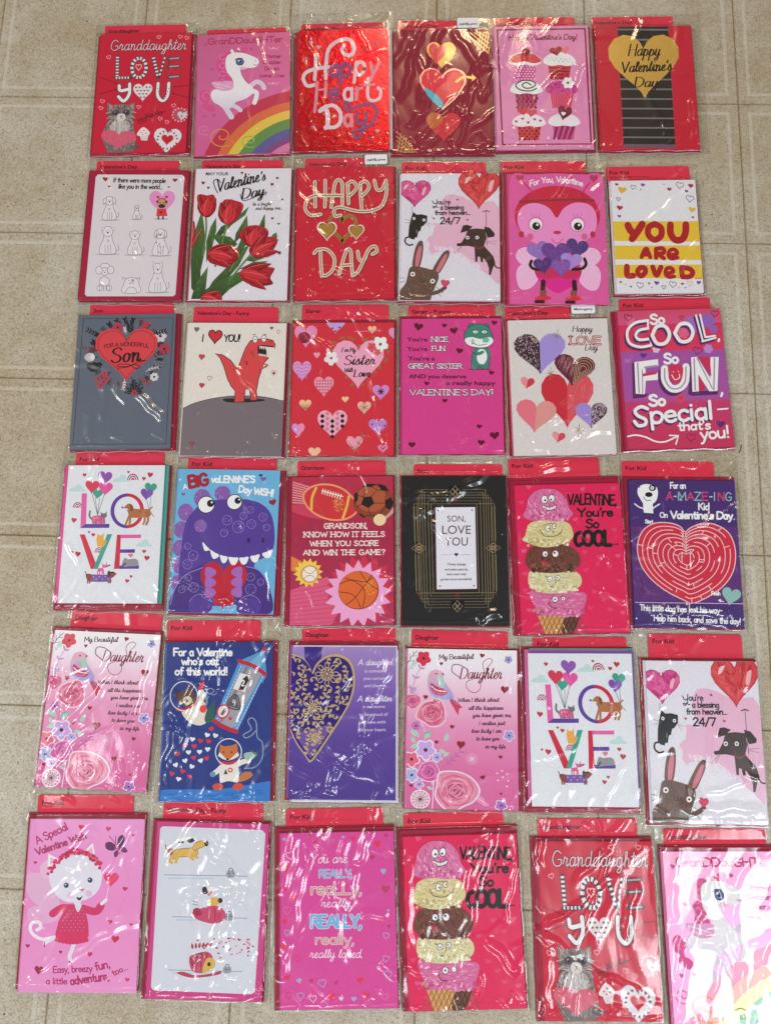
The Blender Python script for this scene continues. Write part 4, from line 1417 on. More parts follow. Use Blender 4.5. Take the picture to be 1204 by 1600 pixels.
def d_loved(a):
    a.el('printed_stripe')
    for y0, y1 in ((378, 488), (512, 590), (618, 692)):
        k0, k1 = (y0 - 155) / 620, (y1 - 155) / 620
        a.P([(620 + 22 * k0, y0 + 2), (1088 + 34 * k0, y0 - 8), (1088 + 34 * k1, y1 - 4), (620 + 22 * k1, y1)], 'dcb838')
    a.el('printed_heart')
    H = [(653, 176, 20, 'a82c38', 0), (682, 208, 48, 'd8a838', 0), (744, 190, 30, '584058', 1), (797, 176, 24, '7c4c90', 0), (785, 202, 10, 'a82c38', 0), (913, 170, 14, 'c8b078', 0), (943, 197, 26, 'a82c38', 0), (1002, 175, 42, '584058', 1),
         (1062, 176, 30, 'a82c38', 0), (1038, 206, 20, '6c4c80', 0), (1056, 248, 44, '584058', 1), (661, 257, 22, '584058', 1), (667, 306, 34, 'a82c38', 0), (664, 352, 20, '7c4c90', 0), (1066, 310, 40, 'd8b048', 0), (1070, 350, 16, '7c5c80', 0),
         (664, 716, 15, 'a82c38', 0), (720, 740, 14, '6c4c80', 0), (770, 733, 40, '584058', 1), (820, 720, 14, 'a82c38', 0), (862, 718, 28, '6c4c80', 0), (900, 740, 24, '584058', 1), (950, 725, 40, '584058', 1), (1004, 720, 18, 'a82c38', 0), (1046, 718, 32, 'c8b078', 1), (1093, 711, 28, '7c5c90', 0), (690, 728, 12, 'c8b078', 0), (985, 740, 12, 'c8b078', 0), (835, 742, 9, 'a82c38', 0), (1020, 740, 10, '6c4c80', 0)]
    for x, y, w, c, o in H:
        if o:
            a.H_(x, y, w, w * .85, None, 8, c, 3)
        else:
            a.H_(x, y, w, w * .85, c, 8)
    a.el('lettering')
    r = 'a81c24'
    def fat(ps, w=44):
        for p in ps:
            a.L(p, w, r)
    fat([[(710, 400), (725, 430), (750, 450)], [(790, 392), (765, 430), (732, 475)]], 40)
    fat([[(858, 390), (825, 410), (822, 450), (855, 478), (892, 455), (892, 410), (858, 390)]], 34)
    fat([[(945, 392), (945, 440), (970, 476), (1010, 470), (1028, 430), (1030, 390)]], 38)
    fat([[(782, 575), (800, 535), (812, 528)], [(812, 528), (830, 575)], [(790, 560), (825, 560)]], 24)
    fat([[(862, 528), (862, 578)], [(862, 528), (900, 525), (905, 548), (868, 556)], [(880, 560), (905, 580)]], 24)
    fat([[(935, 562), (978, 552), (965, 530), (940, 535), (930, 560), (945, 580), (980, 574)]], 22)
    fat([[(700, 628), (702, 678), (735, 678)]], 32)
    fat([[(775, 632), (758, 655), (775, 680), (800, 660), (798, 635), (775, 632)]], 28)
    fat([[(842, 628), (862, 675), (888, 628)]], 28)
    fat([[(915, 665), (955, 652), (942, 632), (918, 638), (912, 665), (930, 682), (960, 678)]], 22)
    fat([[(1000, 628), (1004, 680)], [(1000, 628), (1045, 635), (1062, 655), (1045, 678), (1004, 680)]], 28)
    for x in (1080, 1093, 1106):
        a.E(x, 688, 4, 4, r, n=8)

def d_son(a):
    a.el('printed_border')
    a.L([(100, 110), (584, 112), (552, 792), (55, 784)], 3.5, '282830', False, True)
    a.el('printed_flower')
    k, r, w = '20181c', 'a0303c', 'd0c8cc'
    a.sprig([(185, 200), (160, 190), (130, 175)], 3, k, k, 22, 7)
    a.sprig([(200, 205), (175, 230), (160, 250)], 3, k, k, 20, 7)
    a.sprig([(175, 268), (140, 270), (105, 268)], 3, r, '7c2830', 14, 5)
    rr = random.Random(2)
    for i in range(30):
        t = math.radians(-200 + i * 13.3)
        x, y = 334 + 158 * math.cos(t), 300 + 150 * math.sin(t)
        if y > 440 and abs(x - 334) > 90:
            continue
        dx, dy = math.cos(t) * 34, math.sin(t) * 34
        a.sprig([(x, y), (x + dx * .6 + rr.uniform(-6, 6), y + dy * .6), (x + dx, y + dy)], 2.6, k, rr.choice([k, k, '6c2430', '484850', k]), 19, 7)
    a.flower(284, 160, 26, 8, 'a83848', '601820')
    a.sprig([(330, 195), (325, 180), (322, 165)], 3, w, w, 12, 5)
    a.sprig([(352, 200), (352, 175), (350, 150)], 3, k, k, 30, 9)
    a.sprig([(395, 195), (420, 170), (440, 145)], 3, r, 'b03848', 26, 12)
    a.flower(515, 210, 32, 6, 'c8c0c4', k)
    a.sprig([(480, 200), (505, 192), (535, 185)], 6, k, k, 20, 9)
    a.flower(538, 280, 30, 8, 'a83848', k)
    a.sprig([(470, 330), (500, 310), (540, 300)], 3, 'b03848', k, 16, 5)
    for i in range(3):
        a.leaf(480, 345, 70, 16, 10 + i * 22, '585860', 'b0a8ac')
    a.E(137, 320, 28, 24, 'dcd4d8')
    for i in range(4):
        a.arc(137, 320, 6 + i * 6, 2, '706870', 60, 300)
    for x, y in ((140, 375), (160, 360), (170, 385), (150, 385), (185, 375), (190, 360), (135, 365)):
        a.flower(x, y, 14, 5, k, '403840')
    a.sprig([(250, 400), (215, 410), (180, 440)], 3, k, 'b83848', 20, 14)
    a.sprig([(245, 405), (225, 440), (195, 475)], 3, k, 'b83848', 24, 15)
    a.leaf(280, 450, 75, 30, 100, '787880', k)
    a.leaf(265, 440, 50, 22, 60, '686870', k)
    a.sprig([(325, 440), (325, 465), (320, 490)], 4, w, w, 16, 6)
    a.sprig([(360, 430), (380, 460), (385, 480)], 3, k, k, 20, 7)
    a.sprig([(400, 420), (430, 445), (455, 465)], 3, r, r, 20, 6)
    a.flower(485, 430, 22, 7, 'd0c8cc', k)
    a.E(485, 430, 6, 6, '302830')
    for i in range(7):
        a.leaf(380, 512, 58, 18, 180 + i * 30, '28202a', '706870')
    a.flower(380, 515, 16, 6, 'a83848', k)
    a.sprig([(440, 400), (470, 385), (500, 380)], 3, w, w, 14, 5)
    a.el('printed_heart')
    a.H_(334, 312, 340, 292, 'd04048', 0)
    p = a.hp(334, 311, 312, 266, 0)
    a.L(p, 3, '8c1c2c', False, True)
    a.el('lettering')
    a.T('FOR A WONDERFUL', 335, 274, 20, '701824', 'u', 'c', wid=240, w=4, arc=12)
    k = '18100f'
    a.T('Son', 250, 352, 78, k, 's', wid=160, w=13, slant=10, nib=.35, rot=3)
    a.L([(390, 345), (440, 340), (400, 350), (340, 372), (290, 370), (295, 360), (350, 362), (385, 385), (405, 372), (380, 362), (330, 378), (285, 380)], 3.5, k)

def d_trex(a):
    a.el('printed_hill')
    q = [(641, 592), (700, 565), (800, 540), (920, 527), (1060, 532), (1182, 556), (1172, 855), (625, 850)]
    a.P(q, '75696e')
    a.L(q[:6], 3.5, '3c3438')
    a.el('printed_dinosaur')
    a.S([(855, 545), (900, 540), (1060, 545), (1075, 555), (980, 562), (880, 560)], '282024')
    r = 'd04446'
    P = [(812, 298), (850, 305), (895, 335), (930, 380), (945, 350), (975, 270), (1000, 232), (1040, 225), (1080, 222), (1120, 232), (1132, 255), (1130, 275), (1080, 270), (1045, 262), (1040, 300), (1090, 320), (1098, 325), (1075, 350), (1060, 390), (1045, 440), (1040, 475), (1035, 500), (1040, 550), (1005, 552), (1000, 492), (975, 492), (970, 558), (918, 562), (922, 500), (900, 475), (878, 430), (860, 370), (838, 320)]
    a.P(P, r)
    a.L(P, 4, '28181a', False, True)
    a.P([(1045, 258), (1125, 275), (1122, 262), (1060, 256)], '28181a')
    a.P([(1040, 258), (1085, 270), (1088, 318), (1040, 302)], '28181a')
    for i in range(8):
        a.P([(1048 + i * 10, 262 + i), (1058 + i * 10, 263 + i), (1053 + i * 10, 280 + i)], 'ece4e0')
    for i in range(5):
        a.P([(1046 + i * 10, 310 + i * 2), (1056 + i * 10, 312 + i * 2), (1051 + i * 10, 298 + i * 2)], 'ece4e0')
    for x, y in ((1025, 226), (1072, 222)):
        a.E(x, y, 14, 20, '28181a')
        a.E(x, y, 11, 17, 'ece4e4')
        a.E(x + 1, y, 4, 4, '100c0c', n=8)
    a.L([(1012, 200), (1028, 198)], 3, '28181a', False)
    a.L([(1070, 198), (1085, 202)], 3, '28181a', False)
    a.E(1108, 240, 5, 4, '701820', n=8)
    a.L([(1050, 388), (1075, 375), (1092, 362), (1078, 358)], 7, r)
    a.L([(1052, 390), (1078, 378), (1096, 366)], 2.5, '28181a')
    a.L([(968, 345), (985, 345), (982, 358)], 3, '28181a')
    a.L([(975, 352), (990, 362)], 3, '28181a', False)
    for q in ([(1005, 290), (1008, 310)], [(1015, 285), (1018, 318)], [(1060, 400), (1050, 420)], [(985, 480), (990, 462)], [(1010, 520), (1030, 516)], [(955, 512), (970, 516)], [(910, 385), (930, 380)], [(915, 395), (928, 392)]):
        a.L(q, 2.5, '401c20', False)
    a.el('printed_heart')
    a.H_(812, 210, 74, 74, 'c82c38', 4, '28181a', 5)
    for x, y, w, c, o in ((712, 169, 26, '706468', 0), (1112, 168, 16, '706468', 0), (1149, 188, 20, 'c84450', 1), (740, 317, 32, 'cc4450', 0), (784, 432, 26, '504850', 1), (742, 470, 28, 'c83844', 0), (1127, 406, 26, 'c84450', 1), (1127, 408, 12, '804048', 0), (692, 787, 26, 'b83c48', 0)):
        a.H_(x, y, w, w, None if o else c, 5, c if o else '503038', 2)
    a.el('lettering')
    a.T('I', 742, 232, 36, '201818', 'u', w=7, slant=8)
    a.T('YOU!', 858, 235, 36, '201818', 'u', wid=88, w=6.5, slant=8)

def d_sister(a):
    a.el('printed_heart')
    def h(x, y, w, hh, c, r=0):
        return a.H_(x, y, w, hh, c, r)
    h(112, 208, 122, 120, 'e088b4')
    a.E(103, 212, 34, 30, 'a82c44')
    for i in range(4):
        a.arc(103, 213, 7 + i * 7, 3, '40141c', i * 80, i * 80 + 260)
    h(270, 148, 104, 90, 'c898d0')
    for x, y in ((252, 165), (270, 180), (290, 160)):
        a.H_(x, y, 12, 11, '601830')
    h(590, 200, 78, 74, 'd890bc')
    h(171, 307, 34, 34, 'e498b4')
    h(92, 390, 100, 108, 'd894c8')
    for i in range(5):
        a.L([(50 + 5 * i, 358 + i * 17), (72, 352 + i * 17), (95, 360 + i * 17), (115, 352 + i * 17), (136 - 5 * i, 358 + i * 17)], 4, 'a878c0')
    h(209, 475, 106, 112, 'e890a8')
    for i in range(6):
        for j in range(6):
            p = (172 + j * 15, 442 + i * 16)
            if inside(p, a.hp(209, 475, 96, 100)):
                a.E(p[0], p[1], 3, 5, '50182c', n=6)
    h(515, 508, 90, 84, 'cc84c4')
    for i in range(8):
        t = i * math.pi / 4
        a.L([(515, 503), (515 + 17 * math.cos(t), 503 + 17 * math.sin(t))], 5, '38101c', False)
    h(324, 544, 38, 34, 'ecc098')
    h(110, 572, 66, 60, 'e8b890')
    for i in range(5):
        a.L([(110, 595), (88 + i * 11, 568)], 3, '907840', False)
    h(427, 590, 74, 70, 'e8b0a0')
    for i in range(8):
        t = i * math.pi / 4 + .3
        a.L([(427, 588), (427 + 26 * math.cos(t), 588 + 24 * math.sin(t))], 3, '807048', False)
    c = a.hp(256, 680, 162, 160)
    a.P(c, 'e8a8bc')
    for i in range(9):
        for j in range(9):
            x, y = 256 + (i - j) * 27, 590 + (i + j) * 14 + 14
            if inside((x, y), a.hp(256, 680, 156, 152)) and (i + j) % 2 == 0:
                a.P([(x, y - 13), (x + 13, y), (x, y + 13), (x - 13, y)], '30101c')
            elif inside((x, y), a.hp(256, 680, 140, 136)):
                a.P([(x, y - 13), (x + 13, y), (x, y + 13), (x - 13, y)], 'd07c98')
    h(72, 708, 70, 76, 'c890d0')
    a.P([(72, 675), (100, 672), (105, 700), (72, 745)], 'e48cac')
    h(501, 695, 100, 90, 'b880c8')
    for x, y in ((472, 680), (495, 665), (525, 655), (485, 705), (515, 700), (540, 688), (505, 725)):
        a.H_(x, y, 11, 11, 'e8c8e0' if x % 2 else '50184c')
    h(377, 785, 90, 84, 'e894a8')
    a.sprig([(345, 770), (375, 815), (420, 745)], 3, '807048', '8c7850', 18, 8)
    h(160, 832, 68, 60, 'ecb898')
    h(531, 815, 56, 48, 'e07ca4')
    a.L([(518, 805), (530, 812), (545, 805), (532, 814), (522, 824)], 3, '401420')
    h(464, 174, 46, 42, 'ecb898')
    a.L([(370, 182), (500, 178)], 4, 'e07c84', False)
    a.P([(498, 166), (514, 178), (498, 188)], 'd86c80')
    a.el('printed_wreath')
    big = a.hp(392, 358, 296, 272, 2)
    for i in range(0, 26):
        if i in (0, 25, 1, 24, 12, 13, 14):
            continue
        x, y = big[i]
        for k in range(3):
            a.leaf(x + k * 4 - 4, y + k * 4 - 4, 26, 8, i * 57 % 360 + k * 40, '8c7030')
    a.P(a.hp(392, 358, 276, 262, 0), 'e8a0bc')
    for x, y, r, c in ((248, 322, 32, 'f0dce0'), (508, 250, 36, 'f4e8ea'), (463, 266, 22, 'd84c5c'), (494, 292, 16, 'd85c64')):
        a.flower(x, y, r, 5, c, '806040', 20, .7)
    a.el('lettering')
    k = '28101a'
    a.T('For My', 302, 290, 24, k, 's', wid=75, w=4, slant=12, nib=.5)
    a.T('Sister', 315, 358, 50, k, 's', wid=165, w=8, slant=12, nib=.4)
    a.T('With', 318, 398, 22, k, 's', wid=46, w=4, slant=12, nib=.5, rot=4)
    a.T('Love', 368, 422, 38, k, 's', wid=88, w=7, slant=12, nib=.4)

def d_bear(a):
    a.el('printed_heart')
    for x, y, w, r in ((716, 160, 50, 10), (855, 152, 28, 5), (907, 180, 44, -8), (1123, 136, 32, 10), (936, 288, 38, 10), (1108, 406, 30, 8), (760, 463, 28, 10), (858, 556, 28, 0), (1043, 695, 30, 8), (682, 792, 38, 0), (1126, 745, 52, -5), (1053, 782, 38, 5)):
        a.H_(x, y, w, w * .85, '5c0c24', r)
    a.el('lettering')
    k, w = '34101c', 'ecdce4'
    a.T("You're", 657, 236, 22, k, 'B', wid=108)
    a.T("You're", 657, 287, 22, k, 'B', wid=108)
    a.T("You're a", 662, 338, 22, k, 'B', wid=142)
    a.T('AND you deserve', 665, 434, 22, k, 'B', wid=308)
    a.T('a really happy', 865, 470, 22, k, 'B', wid=265)
    for t, x, y, wd, h in (('NICE.', 785, 236, 102, 24), ('FUN.', 788, 285, 80, 24), ('GREAT SISTER.', 662, 380, 298, 24), ("VALENTINE'S DAY!", 670, 524, 450, 30)):
        a.T(t, x, y, h, k, 'u', wid=wd, w=9, ser=1.2)
        a.T(t, x, y, h, w, 'u', wid=wd, w=4.2, ser=1.2)
    a.el('printed_bear')
    g, gd, o = '3c8474', '2c6458', '201c20'
    a.L([(985, 386), (1108, 386)], 3, '38141c', False)
    body = [(1008, 300), (1000, 330), (1005, 384), (1030, 386), (1045, 372), (1062, 384), (1090, 382), (1098, 340), (1098, 290), (1075, 268), (1030, 266)]
    a.S(body, g)
    a.L(body, 3, o, True, True)
    a.S([(1035, 290), (1030, 330), (1045, 355), (1070, 355), (1085, 320), (1075, 285), (1050, 276)], 'ece8ea')
    a.L([(1015, 285), (1035, 300), (1062, 292)], 15, g)
    a.L([(1012, 295), (1035, 310), (1062, 300)], 2.5, o)
    a.L([(1092, 280), (1100, 300), (1090, 320)], 12, g)
    for x in (997, 1080):
        a.E(x, 155, 17, 17, o)
        a.E(x, 155, 14, 14, g)
        a.E(x, 157, 8, 8, gd)
    hd = [(960, 215), (972, 175), (1005, 148), (1050, 142), (1090, 158), (1112, 200), (1118, 235), (1095, 262), (1040, 270), (985, 258)]
    a.S(hd, g)
    a.L(hd, 3, o, True, True)
    a.S([(965, 225), (1000, 212), (1050, 222), (1100, 212), (1118, 235), (1090, 262), (1040, 268), (985, 256)], 'ece8ea')
    a.E(1078, 228, 19, 14, '78b0a4', -10)
    for x in (1022, 1070):
        a.E(x, 182, 13, 10, 'ece8ea')
        a.E(x + 1, 185, 4, 4, o, n=8)
        a.L([(x - 14, 178), (x, 174), (x + 14, 178)], 5, gd)
    a.L([(1010, 245), (1040, 256), (1080, 250)], 3, o)
    a.L([(1005, 225), (1005, 250)], 4, o, False)
    a.L([(1012, 225), (1016, 246)], 2.5, o, False)

def d_loveday(a):
    a.el('printed_heart')
    def half(x, y, w, h, cl, cr, rot=0, pl=None, pr=None):
        p = a.hp(x, y, w, h, rot)
        n = len(p)
        a.P(p[n // 2:] + [p[0]], cl)
        a.P(p[:n // 2 + 1], cr)
        L = p[n // 2:] + [p[0]]
        Rr = p[:n // 2 + 1]
        for pat, q in ((pl, L), (pr, Rr)):
            if pat == 'stip':
                a.fur(q, 150, 10, 3.4, ['c4a8b4', 'b898a8', 'd8c0c8'], 45, 90)
            elif pat == 'lines':
                c = (sum(t[0] for t in q) / len(q), sum(t[1] for t in q) / len(q))
                for k in (.3, .5, .7, .88):
                    a.L([(c[0] + (t[0] - c[0]) * k, c[1] + (t[1] - c[1]) * k) for t in q], 2.6, 'c8a080', False, True)
            elif pat == 'scribble':
                a.fur(q, 60, 60, 2, ['b07884', 'c09090', 'a06870'], 110, 14)
    half(183, 280, 256, 205, '3c2830', 'a08cd0', -2, 'stip')
    half(318, 512, 262, 275, 'c42838', 'd84c58', 0, None, 'scribble')
    half(350, 362, 205, 155, '641c38', '5c2030', 8, 'scribble', 'lines')
    half(162, 588, 200, 165, 'dc7080', 'dc8c90', 5, None, 'lines')
    half(437, 585, 160, 130, '9c84cc', '3c2c38', 0, None, 'stip')
    half(120, 424, 70, 60, 'e08890', 'c83848', 10)
    half(273, 693, 68, 56, 'e09098', 'cc4450', 12)
    a.el('printed_star')
    for x, y in ((267, 190), (235, 376), (375, 657)):
        for i in range(4):
            t = i * math.pi / 4 + .1
            L = 20 if i != 2 else 34
            a.L([(x - L * math.cos(t), y - L * math.sin(t)), (x + L * math.cos(t), y + L * math.sin(t))], 2.6, '90784c', False)
    a.el('lettering')
    k = '281c1c'
    a.T('Happy', 343, 168, 28, k, 's', wid=98, w=4, slant=10, nib=.5)
    a.T('LOVE', 332, 230, 38, '983040', 'u', wid=155, w=11, ser=1.3)
    a.T('LOVE', 332, 230, 38, 'e0d0cc', 'u', wid=155, w=3.4)
    a.T('Day', 405, 260, 30, k, 's', wid=62, w=4, slant=10, nib=.5)

def d_cool(a):
    a.bg([(0, 'c84868'), (.10, 'd0507c'), (.11, 'c83058'), (.30, 'd0385c'), (.31, '9c50a0'), (.65, 'a4509c'), (.68, 'c03868'), (1, 'c03058')])
    a.el('printed_flower')
    for x, y, r, c in ((935, 130, 40, '9c68b8'), (1010, 110, 36, '9060b0'), (895, 170, 26, 'd86088'), (760, 250, 18, 'e0b8d0'), (1015, 245, 22, 'b888c8'), (640, 120, 22, 'd86890'), (680, 160, 30, 'b84870'), (875, 490, 24, 'd04468'), (1040, 150, 20, '8c60b0')):
        a.flower(x, y, r, 6, c, c, 10)
    a.el('printed_heart')
    for x, y, w, c, o in ((627, 102, 38, '70204c', 1), (885, 97, 22, '8c2850', 1), (1046, 78, 36, '70204c', 1), (963, 257, 44, '70204c', 1), (697, 283, 32, '5c3080', 0), (890, 292, 26, 'c04880', 0), (617, 310, 28, 'b868b0', 0), (702, 490, 16, 'd05080', 0), (878, 490, 26, 'c83458', 0), (635, 517, 22, 'c03464', 0), (1076, 622, 46, '54286c', 0), (928, 692, 46, '70204c', 1), (1035, 312, 20, 'b060a8', 1)):
        a.H_(x, y, w, w * .85, None if o else c, 5, c if o else None, 3.5)
    a.el('lettering')
    W, D, G = 'f2e8ee', '5c2460', 'a888a8'
    def big(paths, w=20, sh=(-8, 12), inner=None):
        for p in paths:
            for k in (1, .66, .33):
                a.L([(x + sh[0] * k, y + sh[1] * k) for x, y in p], w, D, len(p) > 3)
        for p in paths:
            a.L(p, w, W, len(p) > 3)
        if inner:
            for p in paths:
                a.L(p, w * .18, inner, len(p) > 3)
    big([[(722, 112), (660, 125), (622, 165), (630, 220), (680, 240), (735, 232)], [(722, 150), (680, 160), (662, 185), (680, 205), (732, 200)]], 13)
    a.L([(722, 112), (722, 150)], 9, W, False)
    a.L([(735, 200), (735, 235)], 9, W, False)
    big([[(742, 182), (765, 142), (805, 140), (826, 180), (805, 220), (765, 222), (742, 185)]], 17)
    big([[(852, 170), (878, 130), (918, 128), (940, 165), (922, 205), (880, 210), (852, 172)]], 17)
    big([[(955, 85), (988, 208)], [(975, 82), (1000, 190)], [(985, 210), (1050, 192)], [(1000, 190), (1048, 182)]], 9)
    a.T(',', 1064, 200, 36, W, 'u', w=11)
    a.T('So', 735, 130, 44, W, 'h', wid=72, w=11, rot=4)
    a.T('So', 798, 318, 46, W, 'h', wid=74, w=12, rot=2)
    a.T('So', 722, 530, 52, W, 'h', wid=84, w=14, rot=3)
    a.P([(640, 320), (655, 312), (702, 470), (640, 495)], D)
    a.P([(655, 470), (720, 470), (700, 488), (640, 495)], D)
    a.P([(652, 314), (768, 298), (770, 330), (706, 340), (706, 370), (766, 364), (766, 400), (706, 405), (700, 472), (655, 470)], W)
    a.P([(700, 335), (765, 325), (765, 335), (700, 345)], G)
    a.L([(668, 318), (672, 465)], 7, G, False)
    a.L([(690, 350), (690, 468)], 5, G, False)
    a.P([(690, 370), (760, 358), (760, 372), (692, 384)], 'c83050')
    big([[(800, 345), (802, 400), (830, 440), (870, 440), (900, 405), (905, 335)]], 38, (-12, 16))
    a.L([(800, 345), (802, 400), (830, 440), (870, 440), (900, 405), (905, 335)], 7, G)
    a.S([(822, 330), (885, 328), (888, 380), (870, 412), (835, 412), (820, 380)], 'c83054')
    a.L([(835, 375), (850, 398), (872, 388), (872, 370)], 4, W)
    a.E(842, 360, 3, 3, W, n=6)
    a.E(868, 358, 3, 3, W, n=6)
    a.P([(930, 290), (915, 470), (935, 478), (1060, 470), (1065, 450), (935, 455)], D)
    a.P([(930, 288), (960, 285), (1025, 390), (1025, 286), (1066, 284), (1060, 452), (1020, 455), (965, 370), (968, 455), (936, 458)], W)
    a.P([(962, 285), (1022, 285), (1030, 380)], 'c42c54')
    a.P([(968, 380), (1005, 440), (970, 455)], 'c42c54')
    a.L([(945, 295), (950, 450)], 7, G, False)
    a.L([(1045, 290), (1042, 448)], 7, G, False)
    a.L([(960, 292), (1035, 440)], 6, G, False)
    a.T(',', 1078, 465, 60, W, 'u', w=12)
    for dx, dy, c, w in ((-7, 10, D, 17), (0, 0, W, 17)):
        a.L([(712 + dx, 545 + dy), (680 + dx, 535 + dy), (650 + dx, 555 + dy), (662 + dx, 580 + dy), (700 + dx, 600 + dy), (698 + dx, 625 + dy), (665 + dx, 632 + dy), (645 + dx, 610 + dy)], w, c)
        a.T('pecial', 728 + dx, 618 + dy, 88, c, 'h', wid=318, w=w - 1, rot=5)
    a.L([(1062, 545), (1112, 540)], 8, W, False)
    a.T("that's", 865, 655, 42, W, 'h', wid=165, w=9, rot=4)
    a.T('you!', 978, 700, 58, W, 'h', wid=150, w=11, rot=6)
    a.L([(608, 688), (650, 680), (700, 690), (750, 712), (800, 712), (862, 682)], 8, W)
    a.L([(820, 680), (864, 680), (852, 725)], 8, W, False)
def d_love(a):
    a.el('printed_heart')
    for x, y, w in ((185, 139, 20), (407, 126, 14), (485, 160, 20), (517, 142, 28), (133, 367, 28), (210, 427, 13), (231, 441, 20), (126, 527, 13), (154, 538, 28), (490, 527, 20), (504, 561, 28), (425, 653, 16), (405, 676, 22)):
        a.H_(x, y, w, w, 'b82840', 8)
    a.el('printed_cloud')
    for x, y, s in ((372, 158, 1.0), (150, 205, 1.0), (490, 486, 1.0)):
        a.S([(x - 40 * s, y + 14), (x - 30 * s, y - 2), (x - 12 * s, y - 6), (x, y - 20), (x + 18 * s, y - 16), (x + 24 * s, y - 2), (x + 40 * s, y + 14)], 'b8d0d0')
    a.el('printed_rainbow')
    for x, y, s in ((430, 165, 28), (151, 302, 24), (263, 530, 24)):
        for r, c in ((1, 'a83458'), (.8, 'e4dce0'), (.66, '503068'), (.5, 'e4dce0'), (.36, 'cc5060')):
            pts = [(x + s * r * math.cos(math.pi * i / 10), y - s * 1.15 * r * math.sin(math.pi * i / 10)) for i in range(11)]
            a.P(pts, c)
    a.el('lettering')
    pk, pu, rd, tl = 'd8589c', '5c3494', 'c41c3c', '389888'
    a.P([(172, 230), (198, 230), (194, 402), (166, 405)], pk)
    a.P([(192, 385), (314, 385), (312, 405), (166, 405)], pu)
    def ell(a0, a1, c):
        V, T = [], []
        n = 16
        for i in range(n + 1):
            t = math.radians(a0 + (a1 - a0) * i / n)
            V += [(403 + 85 * math.cos(t), 320 - 88 * math.sin(t)), (403 + 66 * math.cos(t), 320 - 72 * math.sin(t))]
        for i in range(n):
            T += [(2 * i, 2 * i + 1, 2 * i + 3), (2 * i, 2 * i + 3, 2 * i + 2)]
        a.raw(a.m(V), T, lin(c))
    ell(90, 270, pu)
    ell(-90, 90, rd)
    a.P([(163, 437), (188, 437), (248, 590), (236, 612), (220, 612)], rd)
    a.P([(303, 437), (328, 437), (255, 612), (232, 612)], tl)
    a.P([(352, 440), (372, 440), (366, 612), (338, 614)], rd)
    a.P([(370, 440), (475, 440), (473, 458), (370, 458)], pk)
    a.P([(368, 514), (444, 514), (443, 532), (367, 532)], pu)
    a.P([(365, 596), (466, 596), (464, 613), (365, 613)], pu)
    a.el('printed_balloon')
    for x, y, w, c in ((252, 235, 55, '389880'), (224, 200, 72, 'cc3050'), (292, 210, 72, 'd84c98'), (289, 155, 72, '8c50a4'), (520, 210, 62, '389880'), (500, 240, 64, '7848a4')):
        a.H_(x, y, w, w * .95, c, 6)
    for x, y in ((224, 232), (240, 250), (262, 255), (285, 240)):
        a.L([(x, y), (253, 340)], 2, '403840', False)
    for x, y in ((502, 268), (520, 240)):
        a.L([(x, y), (518, 335)], 2, '403840', False)
    a.L([(518, 325), (538, 350)], 2.5, '403840', False)
    a.L([(253, 340), (250, 372)], 2.5, '403840', False)
    a.el('printed_cat')
    g = '6c6870'
    a.L([(215, 320), (212, 345), (228, 365)], 9, g)
    a.S([(225, 350), (250, 342), (285, 345), (292, 372), (285, 382), (230, 380)], 'd05888')
    a.speck([(228, 350), (288, 348), (288, 376), (230, 378)], 18, 2.5, ['f0c8d8', '903050'])
    a.P([(268, 325), (275, 332), (290, 332), (298, 322), (300, 348), (285, 358), (270, 350)], g)
    for x in (232, 245, 272, 287):
        a.R(x - 4, 376, x + 3, 386, g)
    a.P([(255, 432), (262, 442), (275, 442), (285, 430), (284, 460), (290, 485), (284, 500), (252, 498), (248, 460)], 'e0a040')
    a.L([(288, 490), (298, 470)], 6, 'e0a040')
    a.S([(378, 600), (390, 560), (410, 565), (440, 562), (458, 570), (460, 596), (420, 600)], '8c8890')
    a.L([(380, 602), (395, 585)], 8, '484048')
    a.H_(422, 547, 24, 24, 'd87084')
    a.el('printed_dog')
    b = 'a86838'
    a.S([(385, 305), (405, 285), (425, 288), (432, 308), (470, 312), (515, 315), (515, 350), (430, 355), (410, 340), (405, 310), (378, 308)], b)
    a.S([(418, 288), (432, 298), (430, 322), (418, 315)], '7c4420')
    for q in ([(415, 340), (405, 365), (395, 390)], [(420, 345), (415, 390)], [(490, 340), (492, 365), (485, 388)], [(505, 345), (510, 365), (500, 390)]):
        a.L(q, 10, b)
    a.L([(510, 318), (530, 302)], 6, b)
    a.E(378, 302, 5, 4, '281818', n=8)
    a.L([(405, 318), (412, 328)], 5, '604c90', False)
    a.H_(468, 325, 12, 12, 'b83048')
    a.H_(498, 330, 12, 12, 'b83048')
    a.P([(255, 610), (282, 606), (288, 622), (256, 626)], 'd85090')
    a.P([(275, 578), (282, 590), (295, 592), (304, 578), (302, 606), (282, 608)], 'd85090')
    for x in (256, 266, 280, 286):
        a.R(x - 3, 620, x + 2, 640, 'd85090')
    a.L([(300, 600), (316, 594)], 8, 'a03058')
    a.P([(222, 640), (322, 642), (326, 678), (220, 678)], '70509c')
    for i in range(6):
        a.E(234 + i * 15, 652 + (i % 2) * 12, 3.4, 3.4, 'c8a8d0', n=6)
    rb = '8c3c34'
    a.S([(196, 640), (224, 640), (224, 672), (204, 670)], rb)
    a.L([(192, 625), (200, 645)], 4, '402428', False)
    a.S([(318, 640), (330, 625), (350, 636), (346, 644), (325, 660)], rb)
    a.S([(305, 630), (315, 622), (320, 645), (308, 655)], '602824')
    for x in (206, 216, 312, 320):
        a.R(x - 4, 668, x + 3, 686, rb)
    a.L([(316, 630), (334, 632)], 7, '201820', False)

